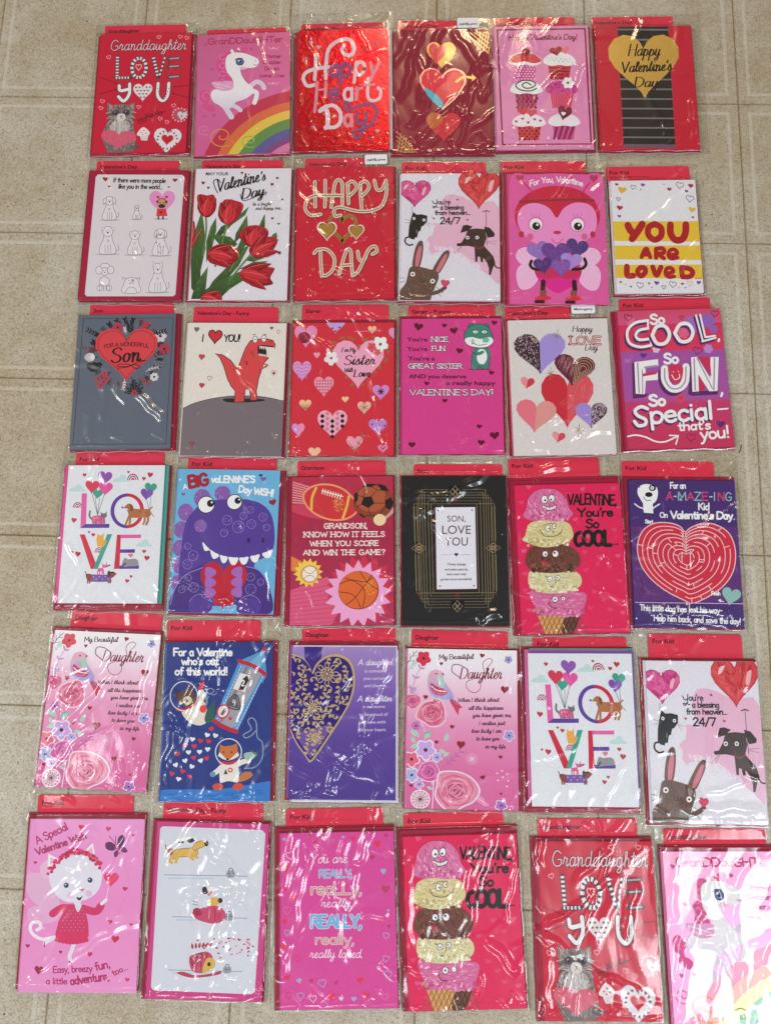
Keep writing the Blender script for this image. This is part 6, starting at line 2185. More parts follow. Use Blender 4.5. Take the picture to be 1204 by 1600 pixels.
def d_space(a):
    a.el('printed_ground')
    a.S([(600, 862), (760, 850), (900, 852), (1040, 832), (1200, 820), (1200, 960), (600, 960)], '3474c0')
    a.fur([(632, 870), (1150, 850), (1150, 905), (632, 903)], 60, 60, 10, ['3c80cc', '2c68b0'], -5, 10)
    a.el('printed_rocket')
    a.P([(998, 248), (1118, 195), (1130, 312), (1110, 350)], '5490c0')
    a.P([(1118, 195), (1040, 262), (1090, 300)], '74a8cc')
    a.P([(1000, 250), (1122, 308), (992, 580), (885, 520)], '4c8cc4')
    a.P([(1022, 268), (1108, 305), (972, 560), (905, 522)], '9c98a0')
    a.P([(1030, 272), (1045, 278), (925, 530), (912, 524)], '7c7880')
    for p, q in (((1012, 268), (898, 520)), ((1112, 318), (990, 568))):
        for i in range(18):
            t = i / 18
            x, y = p[0] + (q[0] - p[0]) * t, p[1] + (q[1] - p[1]) * t
            a.L([(x, y), (x - 3.5, y + 8)], 3, 'dce0e8', False)
    a.L([(1000, 246), (1065, 268), (1125, 308)], 18, 'b81c34')
    a.L([(882, 520), (930, 552), (992, 575)], 20, 'b81c34')
    a.E(1118, 193, 11, 11, 'b81c34')
    q = [(1005, 300), (1055, 312), (1032, 392), (972, 375)]
    a.P(q, 'dcd8d8')
    a.L(q, 3, '8c8890', False, True)
    a.P([(1040, 312), (1048, 335), (1020, 382), (1002, 374), (1022, 325)], '28242c')
    a.T('2', 1014, 360, 24, 'ece8e8', 'u', w=5)
    a.P([(1002, 372), (1020, 380), (1008, 382), (998, 380)], 'c03040')
    q = [(988, 400), (1006, 470), (945, 450)]
    a.P(q, '58545c')
    a.L(q, 6, '403c44', True, True)
    a.T('9', 972, 452, 26, 'dcd8d8', 'u', w=4)
    a.E(928, 480, 30, 36, 'b82c40', 25)
    a.E(928, 480, 23, 28, 'dcd4d4', 25)
    a.P([(935, 462), (942, 480), (925, 500), (915, 492)], '686068')
    a.star(962, 513, 12, 6, 5, 'b82c40')
    a.el('printed_bear')
    cd = 'b8c4d0'
    a.L([(845, 380), (870, 372), (885, 385), (865, 398), (850, 388), (880, 402), (898, 396)], 3.4, '8898b0')
    a.S([(735, 478), (760, 465), (790, 455), (815, 440), (835, 430), (850, 460), (855, 500), (850, 530), (820, 545), (780, 535), (745, 505)], 'd8d0c4')
    a.L([(822, 440), (828, 410), (825, 385)], 26, 'd8d0c4')
    a.S([(812, 375), (822, 350), (842, 340), (838, 362), (828, 380)], 'd03c3c')
    a.S([(820, 460), (840, 448), (852, 462), (842, 485), (822, 480)], 'd8443c')
    a.S([(850, 480), (870, 450), (888, 425), (890, 470), (885, 515), (860, 535), (842, 520)], '285850')
    a.L([(848, 412), (852, 435), (846, 450)], 8, '8c98a4')
    a.arc(850, 412, 9, 4, '8c98a4', 120, 400)
    for x, y in ((718, 400), (775, 372)):
        a.E(x, y, 14, 14, '4c3428')
    a.S([(715, 410), (735, 385), (770, 378), (795, 395), (800, 425), (785, 448), (750, 455), (722, 440)], '5c4030')
    a.E(762, 428, 22, 20, 'd0c0a8')
    a.E(757, 429, 8, 7, '281c18')
    a.L([(712, 470), (745, 472), (790, 452), (805, 430)], 14, 'b81c34')
    a.arc(746, 408, 64, 4.5, 'd0d4dc', 0, 360, 68, n=26)
    a.el('printed_heart')
    for i, (x, y, c) in enumerate([(875, 563, 1), (853, 592, 0), (892, 595, 0), (822, 620, 1), (860, 622, 1), (784, 612, 0), (750, 642, 1), (792, 645, 1), (856, 660, 0), (818, 672, 0), (766, 674, 0), (714, 682, 1), (790, 700, 1), (852, 703, 1), (750, 714, 0), (824, 714, 0), (706, 734, 0), (780, 742, 0), (738, 765, 1), (686, 776, 1), (768, 790, 1), (718, 802, 0)]):
        a.H_(x, y, 25, 24, ('e0e0e8', 'd02c44')[c], (i * 47) % 50 - 25)
    a.el('printed_fox')
    a.L([(1085, 570), (1060, 595), (1035, 605), (1025, 590), (1050, 575), (1062, 560), (1045, 525), (1065, 510), (1085, 535), (1090, 600), (1115, 630), (1115, 700), (1080, 745), (1030, 750)], 5.5, '8094b0')
    a.S([(1005, 800), (1025, 770), (1060, 768), (1070, 785), (1045, 805), (1010, 815)], 'b87040')
    a.S([(915, 735), (945, 722), (985, 722), (1002, 745), (1005, 790), (1000, 818), (965, 812), (948, 812), (918, 818), (912, 780)], 'dcd8d0')
    a.L([(925, 740), (905, 760), (885, 775)], 24, 'dcd8d0')
    a.L([(992, 735), (1020, 720), (1050, 712)], 24, 'dcd8d0')
    a.E(880, 778, 14, 14, '6c8cb0')
    a.S([(1028, 680), (1055, 672), (1085, 675), (1082, 695), (1050, 715), (1032, 700)], '98b4a8')
    a.L([(1062, 665), (1095, 690)], 8, '406860', False)
    for x in (905, 1002):
        a.E(x, 838, 26, 17, 'cc4c38')
    a.P([(932, 778), (942, 752), (952, 778)], '404048')
    a.E(964, 758, 12, 12, 'c83c4c')
    a.E(964, 758, 6, 6, 'dcd8d0')
    fx = 'c06c38'
    a.P([(912, 660), (915, 635), (935, 645), (970, 640), (995, 630), (998, 655), (1000, 680), (975, 705), (952, 715), (928, 702), (910, 680)], fx)
    a.P([(912, 672), (930, 690), (950, 712), (928, 705), (905, 690)], 'e0d8d0')
    a.P([(1000, 672), (980, 690), (955, 712), (980, 705), (1005, 690)], 'e0d8d0')
    a.E(950, 706, 6, 5, '281c1c')
    for x in (932, 970):
        a.E(x, 672, 4.5, 4.5, '201818', n=8)
    a.L([(915, 722), (955, 728), (992, 718)], 16, 'c42c3c')
    a.arc(955, 672, 62, 5, 'd0d8e0', 0, 360, 64, n=26)
    a.el('lettering')
    W = 'f0f0f4'
    a.T('For a Valentine', 835, 222, 33, W, 'h', 'c', wid=272, w=7.5)
    a.T("who's out", 822, 263, 32, W, 'h', 'c', wid=172, w=7.5)
    a.T('of this world!', 828, 310, 34, W, 'h', 'c', wid=246, w=7.5)

def d_lace(a):
    a.bg([(0, '9c80bc'), (.3, '7858a8'), (.6, '583e94'), (1, '4c3488')])
    a.el('printed_ribbon')
    a.P([(135, 112), (218, 112), (215, 165), (190, 255), (165, 240), (137, 170)], '38207c')
    a.el('gold_heart', M_GLIT)
    G = 'd0b480'
    O = [(60, 165), (85, 155), (125, 168), (155, 200), (175, 240), (195, 200), (235, 168), (285, 158), (335, 178), (362, 225), (366, 300), (345, 380), (300, 460), (235, 560), (180, 640), (160, 655), (135, 620), (100, 570), (72, 510), (60, 440)]
    a.S(O, G, 4)
    I = [(112 + (x - 112) * .965 + 3, 400 + (y - 400) * .965) for x, y in O]
    I[0] = (50, 175)
    I[-1] = (50, 440)
    q = a.S(I, '382080', 4)
    a.P([(90, 520), (250, 480), (270, 490), (165, 640)], '7858a8')
    poly = [tuple(p) for p in q]
    a.rng.seed(5)
    def flo(cx, cy, R, n):
        for i in range(n):
            t = 2 * math.pi * i / n
            for k in (.45, .8):
                p = [(cx + R * k * .5 * math.cos(t - .3), cy + R * k * .5 * math.sin(t - .3)), (cx + R * k * math.cos(t - .18), cy + R * k * math.sin(t - .18)), (cx + R * k * 1.15 * math.cos(t), cy + R * k * 1.15 * math.sin(t)), (cx + R * k * math.cos(t + .18), cy + R * k * math.sin(t + .18)), (cx + R * k * .5 * math.cos(t + .3), cy + R * k * .5 * math.sin(t + .3))]
                a.L(p, 4, G)
        a.E(cx, cy, R * .14, None, G, n=8)
    flo(240, 245, 58, 8)
    flo(175, 400, 42, 7)
    flo(190, 540, 40, 7)
    for gy in range(14):
        for gx in range(9):
            x, y = 72 + gx * 36 + a.rng.uniform(-7, 7), 180 + gy * 33 + a.rng.uniform(-7, 7)
            if not inside((x, y), poly) or min(math.hypot(x - 240, y - 245) - 48, math.hypot(x - 175, y - 400) - 34, math.hypot(x - 190, y - 540) - 32) < 0:
                continue
            r, t0, sgn = a.rng.uniform(15, 20), a.rng.uniform(0, 6.28), (1 if (gx + gy) % 2 else -1)
            p = [(x + r * (1 - k / 11) * math.cos(t0 + sgn * k * .55), y + r * (1 - k / 11) * math.sin(t0 + sgn * k * .55)) for k in range(9)]
            p = [u for u in p if inside(u, poly)]
            if len(p) > 3:
                a.L(p, 4.0, G)
                a.leaf(p[4][0], p[4][1], 17, 9, math.degrees(t0) - 60 * sgn, G)
                a.leaf(p[0][0], p[0][1], 17, 9, math.degrees(t0) + 90 * sgn, G)
                a.leaf(p[2][0], p[2][1], 11, 5, math.degrees(t0), G)
    a.L(O[4:16], 8, G)
    a.el('lettering')
    W = 'dcd0ec'
    a.T('A daughter', 383, 206, 26, W, 's', wid=160, w=3.6, slant=12)
    a.T('A daughter', 383, 374, 26, W, 's', wid=160, w=3.6, slant=12)
    for t, x, y, w in (('is someone', 415, 240, 102), ('you nurture', 410, 274, 108), ('and cherish.', 413, 308, 108), ('is someone', 408, 405, 106), ('to be proud of', 392, 442, 134), ('and love with', 392, 478, 126), ('all your heart.', 392, 514, 130)):
        a.T(t, x, y, 15, W, 'b', wid=w)

def d_catgirl(a):
    a.bg([(0, 'e094c8'), (.5, 'e088c0'), (1, 'e090c4')])
    a.el('printed_wing')
    a.S([(200, 340), (150, 370), (95, 375), (88, 440), (120, 500), (180, 530), (240, 520)], 'd8a8c8')
    a.S([(210, 530), (130, 520), (95, 545), (110, 590), (170, 600), (230, 580)], 'dca4c8')
    a.S([(240, 330), (190, 310), (150, 350), (180, 400)], 'dcb0cc')
    a.el('printed_heart')
    for x, y, w, c in ((336, 167, 26, 'c82850'), (458, 175, 24, 'cc4070'), (569, 203, 14, 'cc4070'), (130, 326, 16, 'b83058'), (532, 445, 22, 'b83058'), (465, 593, 22, 'b83058'), (559, 605, 16, 'b83058'), (487, 670, 36, 'c02c50'), (374, 737, 24, 'c02c50'), (244, 727, 16, 'a02c50'), (97, 700, 20, 'b03058'), (147, 808, 40, '982448'), (541, 850, 20, 'c83c70')):
        a.H_(x, y, w, w, c, 8)
    a.H_(470, 403, 68, 66, 'dc3c6c', 3)
    a.L([(458, 438), (448, 490)], 3, 'f0d0dc', False)
    a.el('printed_butterfly')
    b = '5c2058'
    a.S([(498, 258), (470, 232), (446, 238), (448, 262), (475, 272)], b)
    a.S([(500, 252), (502, 215), (522, 200), (532, 222), (515, 255)], b)
    a.S([(502, 262), (530, 255), (544, 275), (525, 280)], '74306c')
    a.S([(496, 268), (482, 285), (490, 302), (505, 285)], '74306c')
    a.L([(490, 240), (510, 285)], 6, 'd85088', False)
    for x in (462, 490):
        a.L([(492, 240), (x, 205)], 2.4, b, False)
    for i in range(30):
        t = i / 30
        a.E(515 + 30 * math.sin(t * 6) + 20 * t, 310 + 360 * t, 1.8, 1.8, 'c05890', n=5)
    a.el('printed_cat')
    W, Sh = 'd8d4e0', 'c8c0d0'
    a.L([(215, 660), (160, 668), (115, 640), (112, 600), (145, 592), (155, 615), (138, 628)], 15, 'e8dce8')
    a.L([(235, 650), (200, 672), (172, 688)], 15, W)
    a.L([(172, 685), (172, 702)], 5, 'a03058')
    a.L([(305, 680), (298, 710), (285, 740), (288, 765)], 17, W)
    a.L([(284, 768), (292, 776)], 8, 'b03058')
    for p, q in (([(185, 350), (188, 284), (240, 312)], [(197, 335), (198, 300), (225, 315)]), ([(335, 290), (388, 236), (402, 310)], [(355, 285), (385, 252), (390, 295)])):
        a.P(p, 'e8e0ea')
        a.P(q, 'e0a8c4')
    a.S([(192, 400), (200, 345), (250, 305), (320, 290), (385, 310), (425, 360), (425, 420), (395, 470), (330, 500), (265, 500), (215, 460)], W)
    a.R(305, 495, 335, 520, W)
    a.S([(305, 512), (320, 545), (338, 512)], W)
    d = 'c83464'
    a.L([(305, 530), (250, 530), (208, 555)], 34, d)
    a.L([(340, 530), (400, 545), (425, 520)], 34, d)
    a.L([(428, 510), (448, 492)], 15, 'e4dce6')
    a.P([(272, 518), (350, 516), (368, 600), (370, 655), (300, 665), (220, 650), (235, 590)], d)
    a.S([(308, 512), (322, 548), (338, 512)], W)
    a.P([(222, 640), (370, 640), (362, 680), (300, 690), (222, 670)], 'd03060')
    for i in range(10):
        a.E(226 + i * 15, 672 + math.sin(i * .34) * 12, 9, 9, 'd03060', n=8)
    for i in range(7):
        for j in range(6):
            p = (245 + j * 19 + (i % 2) * 9, 540 + i * 15)
            if inside(p, [(272, 518), (350, 516), (368, 640), (232, 640)]):
                a.E(p[0], p[1], 2.2, 2.2, 'ec90ac', n=5)
    a.rng.seed(3)
    for i in range(64):
        t = i / 63
        x = 192 + 230 * t
        y = 390 - 108 * math.sin(math.pi * min(1, t * .93 + .02)) ** .7 - 18 * t
        a.E(x + a.rng.uniform(-9, 9), y + a.rng.uniform(-10, 10), 8, 8, a.rng.choice(['c82858', 'd84070', 'b82050']), n=7)
    for x, y in ((269, 427), (376, 404)):
        a.E(x, y, 12, 13, '8890a8')
        a.E(x, y, 10, 11, '38405c')
        a.E(x - 3, y - 3, 3, 3, 'dce0ec', n=8)
    a.P([(326, 445), (354, 442), (342, 456)], 'd06c84')
    a.S([(315, 480), (330, 482), (342, 475), (332, 494), (320, 492)], '401c28')
    for x, y in ((288, 473), (370, 464)):
        a.E(x, y, 15, 15, 'd8b0cc')
    a.el('lettering')
    p = 'b02c68'
    a.T('A Special', 138, 242, 34, p, 'h', wid=158, w=6, rot=26)
    a.T('Valentine Wish', 138, 292, 30, p, 'h', wid=238, w=5.5, rot=19)
    a.T('Easy, breezy', 212, 818, 28, p, 'h', wid=175, w=5, rot=2)
    a.T('fun,', 402, 808, 34, p, 'h', wid=68, w=6.5, rot=14)
    a.T('a little', 180, 868, 27, p, 'h', wid=95, w=5)
    a.T('adventure,', 290, 872, 36, p, 'h', wid=175, w=7.5, rot=8)
    a.T('too...', 480, 832, 26, p, 'h', wid=75, w=5, rot=26)

def d_pups(a):
    a.el('printed_panel')
    q = [(700, 170), (712, 160), (1140, 175), (1155, 190), (1118, 895), (1105, 908), (650, 895), (638, 880)]
    a.P(q, 'cccdd8')
    a.el('printed_dog')
    y, o, k = 'd0a850', 'a06c30', '38282c'
    def pup(cx, cy, s):
        f = lambda P: [(cx + x * s, cy + yy * s) for x, yy in P]
        B = f([(-75, 5), (-50, -12), (0, -18), (35, -18), (40, 10), (10, 18), (-40, 20), (-72, 30)])
        a.S(B, y)
        a.L(B, 3, o, True, True)
        for P in ([(-60, 15), (-82, 35), (-72, 45)], [(-45, 18), (-55, 42)], [(20, 12), (40, 22)], [(0, 14), (22, 30)]):
            a.L(f(P), 13 * s, y)
        h = f([(20, -20), (35, -42), (70, -50), (82, -40), (74, -28), (50, -18), (30, -8)])
        a.S(h, y)
        a.L(h, 3, o, True, True)
        a.E(cx + 80 * s, cy - 38 * s, 9 * s, 12 * s, k)
        a.S(f([(-42, -45), (10, -55), (15, -66), (-25, -62)]), 'ece4e0')
        a.S(f([(-45, -42), (-20, -48), (-22, -38)]), k)
        a.S(f([(-5, -50), (10, -40), (30, -50), (20, -60)]), k)
        a.L(f([(-80, 0), (-95, -14), (-98, -32)]), 5, o)
        a.S(f([(-90, -12), (-68, -16), (-66, 8), (-84, 8)]), 'a85850')
    pup(820, 270, 1.0)
    def line(yy, x0, x1):
        a.L([(x0, yy), (x1, yy + 4)], 2.6, '707884', False)
        a.L([(x0 + 20, yy + 14), (x1 - 150, yy + 14)], 5, 'a8c0d4', False)
    line(367, 712, 1080)
    line(552, 745, 1080)
    line(797, 722, 1060)
    def pot(cx, cy):
        a.S([(cx - 15, cy - 8), (cx + 15, cy - 10), (cx + 17, cy + 16), (cx - 14, cy + 18)], '9498a0')
        a.L([(cx - 9, cy - 8), (cx - 4, cy - 20), (cx + 8, cy - 20), (cx + 10, cy - 8)], 3, '484c54')
        a.L([(cx - 14, cy + 2), (cx + 15, cy)], 3, '5c6068', False)
        a.L([(cx - 4, cy - 4), (cx - 3, cy + 15)], 3, '686c74', False)
    pot(1005, 358)
    pot(998, 548)
    pot(990, 790)
    r = 'c04468'
    a.S([(850, 560), (835, 530), (870, 515), (930, 500), (970, 515), (985, 550), (965, 572), (930, 582), (890, 575)], r)
    a.S([(848, 545), (838, 520), (862, 512), (880, 540)], 'a02c48')
    a.S([(905, 480), (925, 465), (962, 468), (970, 482), (945, 498), (915, 500)], y)
    a.E(960, 478, 11, 11, k)
    a.S([(880, 425), (895, 418), (905, 445), (885, 450)], k)
    a.S([(905, 425), (930, 418), (935, 432), (918, 445)], 'ece4e0')
    a.L([(908, 455), (920, 440)], 10, 'd07c8c')
    a.L([(912, 520), (908, 560)], 4, 'e08c9c', False)
    a.L([(935, 515), (938, 575)], 4, '8c2440', False)
    for q in ([(835, 480), (860, 488)], [(838, 495), (862, 500)]):
        a.L(q, 2, k, False)
    a.S([(830, 800), (818, 740), (850, 720), (900, 710), (925, 740), (900, 790), (880, 810)], r)
    a.fur([(830, 800), (818, 730), (860, 715), (905, 712), (915, 750), (880, 810)], 40, 50, 5, ['a02c48', 'd86078', '8c2440'], 80, 25)
    a.S([(880, 780), (900, 740), (930, 745), (935, 775), (905, 800), (880, 810)], y)
    a.E(908, 768, 8, 10, k)
    a.S([(760, 812), (790, 805), (840, 820), (900, 815), (960, 800), (955, 815), (890, 828), (820, 832)], 'b03c50')
    a.rng.seed(9)
    for i in range(46):
        x = a.rng.uniform(850, 1110)
        yy = a.rng.uniform(650, 745) - (x - 950) * .05
        a.leaf(x, yy, a.rng.uniform(10, 20), 8, a.rng.uniform(-40, 40), a.rng.choice(['b04058', '8c3048', 'd87888']))
    for i in range(6):
        a.leaf(835 + i * 14, 700 - i * 2, 30, 12, -100 + i * 10, 'a83850')

def d_really(a):
    a.el('printed_heart')
    cs = ['dc3050', 'c04080', 'a8a0c8', 'e07098', '98a8cc', 'e8c0d4', 'b83060']
    pts = [(83, 158, 16, 4, 0), (110, 232, 34, 5, 1), (90, 288, 36, 0, 0), (117, 175, 16, 0, 0), (193, 150, 20, 0, 1), (222, 176, 18, 0, 0), (262, 158, 24, 5, 0), (346, 153, 14, 2, 0), (390, 162, 22, 0, 0), (434, 152, 18, 2, 0), (454, 190, 18, 5, 0), (497, 188, 32, 0, 0), (534, 150, 16, 6, 0), (475, 245, 22, 6, 0), (538, 235, 28, 3, 1), (525, 308, 24, 4, 0), (90, 382, 18, 0, 0), (122, 420, 28, 0, 0), (97, 478, 34, 3, 1), (84, 528, 22, 0, 0), (97, 578, 26, 4, 1), (83, 642, 28, 0, 0), (125, 336, 16, 3, 0), (535, 388, 36, 6, 0),
           (552, 552, 16, 6, 0), (515, 525, 16, 0, 0), (540, 594, 26, 2, 1), (540, 698, 28, 2, 1), (508, 738, 14, 5, 1), (550, 768, 32, 4, 1), (100, 782, 28, 0, 0), (153, 795, 24, 2, 0), (207, 796, 20, 6, 0), (258, 808, 34, 4, 1), (145, 695, 28, 0, 1), (428, 795, 30, 0, 0), (320, 805, 18, 6, 0), (105, 862, 26, 6, 1), (160, 865, 30, 2, 1), (216, 878, 30, 5, 1), (298, 870, 34, 0, 0), (343, 876, 20, 5, 0), (400, 878, 22, 4, 0), (455, 862, 30, 0, 0), (490, 880, 20, 6, 0), (538, 868, 28, 3, 1), (548, 480, 12, 2, 0), (300, 170, 16, 3, 1)]
    for i, (x, y, w, c, o) in enumerate(pts):
        if o:
            a.H_(x, y, w, w * 1.15, None, (i * 31) % 30 - 15, cs[c], 3)
        else:
            a.H_(x, y, w, w * 1.1, cs[c], (i * 31) % 30 - 15)
    a.el('lettering')
    W, B, G = 'ecc8dc', '6cb0d4', 'c08c70'
    a.T('You are', 200, 266, 40, W, 's', wid=165, w=4, slant=6)
    a.T('REALLY,', 240, 330, 34, 'd8a8cc', 'u', wid=150, w=10)
    a.T('REALLY,', 240, 330, 34, B, 'u', wid=150, w=5.5)
    a.T('reaLLy,', 203, 404, 52, W, 'h', wid=232, w=12)
    a.T('reaLLy,', 203, 404, 52, G, 'h', wid=232, w=6)
    a.T('really,', 250, 462, 38, W, 's', wid=142, w=4, slant=6)
    a.T('REALLY,', 205, 552, 52, 'dcc0dc', 'u', wid=228, w=18)
    a.T('REALLY,', 205, 552, 52, B, 'u', wid=228, w=12)
    a.T('really,', 225, 628, 46, W, 'h', wid=178, w=10)
    a.T('really,', 225, 628, 46, G, 'h', wid=178, w=5)
    a.T('really loved.', 200, 690, 38, W, 's', wid=240, w=4, slant=6)
# ------------------------------------------------------------------ helpers for real things
def link(o, parent=None):
    COL.objects.link(o)
    if parent is not None:
        o.parent = parent
    return o

def obj(name, me, parent=None, loc=(0, 0, 0), rotz=0):
    o = bpy.data.objects.new(name, me)
    o.location = loc
    o.rotation_euler = (0, 0, rotz)
    return link(o, parent)

def slab(name, outline, z0, z1, mat, col, bev=0.00025):
    """extruded outline (counter-clockwise, metres) with a small chamfer round its top edge"""
    n = len(outline)
    c = np.mean(outline, axis=0)
    P = np.array(outline, float)
    d = P - c
    inn = P - np.sign(d) * bev
    V = np.concatenate([np.c_[P, np.full(n, z0)], np.c_[P, np.full(n, z1 - bev)], np.c_[inn, np.full(n, z1)]])
    F = []
    for i in range(n):
        j = (i + 1) % n
        F += [(i, j, n + j), (i, n + j, n + i), (n + i, n + j, 2 * n + j), (n + i, 2 * n + j, 2 * n + i)]
    T = tessellate_polygon([[Vector((x, y, 0)) for x, y in inn]])
    for t in T:
        t = list(t)
        a, b, cc = inn[t[0]], inn[t[1]], inn[t[2]]
        if (b[0] - a[0]) * (cc[1] - a[1]) - (b[1] - a[1]) * (cc[0] - a[0]) < 0:
            t.reverse()
        F.append(tuple(2 * n + k for k in t))
    cc = np.tile(np.array(lin(col)[:3]), (len(V), 1))
    return mesh_np(name, V, F, mat, cc)

def rrect(x0, y0, x1, y1, r=0.0, top_only=False, n=5):
    out = []
    for cx, cy, a0, use in ((x1, y1, 0, True), (x0, y1, 90, True), (x0, y0, 180, not top_only), (x1, y0, 270, not top_only)):
        if r <= 0 or not use:
            out.append((cx, cy))
            continue
        px = cx - r if cx == x1 else cx + r
        py = cy - r if cy == y1 else cy + r
        for i in range(n + 1):
            t = math.radians(a0 + 90 * i / n)
            out.append((px + r * math.cos(t), py + r * math.sin(t)))
    return out

def src(crop, p):
    x0, y0, x1, y1 = CROPS[crop]
    s = (x1 - x0) / 1204.0
    return (x0 + p[0] * s, y0 + p[1] * s)

def floor_point(px, py, z=0.0):
    """where the line of sight measured in the photograph meets the height z"""
    v = Vector(((px - 602) / FPX, -(py - 800) / FPX, -1))
    v.rotate(cam.rotation_euler)
    t = (z - CAM_H) / v.z
    return np.array((v.x * t, v.y * t))

# ------------------------------------------------------------------ floor
def floor_material(name, line):
    m, nt, b = new_mat(name)
    N, K = nt.nodes.new, nt.links.new
    geo = N('ShaderNodeNewGeometry')
    def noise(scale, detail, dist=0.0, rough=.5):
        n = N('ShaderNodeTexNoise')
        n.inputs['Scale'].default_value = scale
        n.inputs['Detail'].default_value = detail
        n.inputs['Distortion'].default_value = dist
        n.inputs['Roughness'].default_value = rough
        K(geo.outputs['Position'], n.inputs['Vector'])
        return n
    def ramp(inp, stops):
        r = N('ShaderNodeValToRGB')
        e = r.color_ramp.elements
        while len(e) < len(stops):
            e.new(0.5)
        for i, (p, c) in enumerate(stops):
            e[i].position = p
            e[i].color = (*c, 1)
        K(inp, r.inputs[0])
        return r
    def mix(kind, fac, a, c):
        x = N('ShaderNodeMix')
        x.data_type = 'RGBA'
        x.blend_type = kind
        for sock, v in ((0, fac), (6, a), (7, c)):
            if isinstance(v, (int, float)):
                x.inputs[sock].default_value = v
            elif isinstance(v, tuple):
                x.inputs[sock].default_value = (*v, 1)
            else:
                K(v, x.inputs[sock])
        return x.outputs[2]
    fine = noise(330, 3, 2.6, .6)
    worm = noise(150, 2, 3.5, .5)
    big = noise(3.2, 5, .6, .62)
    mid = noise(14, 4, .8, .6)
    base = ramp(fine.outputs['Fac'], [(.34, (.26, .22, .155)), (.43, (.42, .38, .305)), (.52, (.50, .462, .388)), (.66, (.585, .55, .48))])
    w = ramp(worm.outputs['Fac'], [(.36, (.62, .54, .42)), (.46, (1, 1, 1)), (.55, (1, 1, 1)), (.66, (1.0, 1.0, 1.0))])
    c = mix('MULTIPLY', .75, base.outputs[0], w.outputs[0])
    grime = ramp(big.outputs['Fac'], [(.38, (1, 1, 1)), (.60, (.78, .68, .52))])
    c = mix('MULTIPLY', .7, c, grime.outputs[0])
    g2 = ramp(mid.outputs['Fac'], [(.35, (.84, .78, .68)), (.58, (1, 1, 1))])
    c = mix('MULTIPLY', .7, c, g2.outputs[0])
    if line == 'line':
        c = mix('MIX', .30, c, (.62, .585, .51))
    elif line == 'groove':
        c = mix('MULTIPLY', .9, c, (.80, .74, .64))
    K(c, b.inputs['Base Color'])
    rr = ramp(fine.outputs['Fac'], [(.3, (.62,) * 3), (.7, (.42,) * 3)])
    K(rr.outputs[0], b.inputs['Roughness'])
    b.inputs['Specular IOR Level'].default_value = 0.4
    bp = N('ShaderNodeBump')
    bp.inputs['Strength'].default_value = 0.55 if line != 'line' else .2
    bp.inputs['Distance'].default_value = 0.0006
    K(fine.outputs['Fac'], bp.inputs['Height'])
    K(bp.outputs['Normal'], b.inputs['Normal'])
    return m

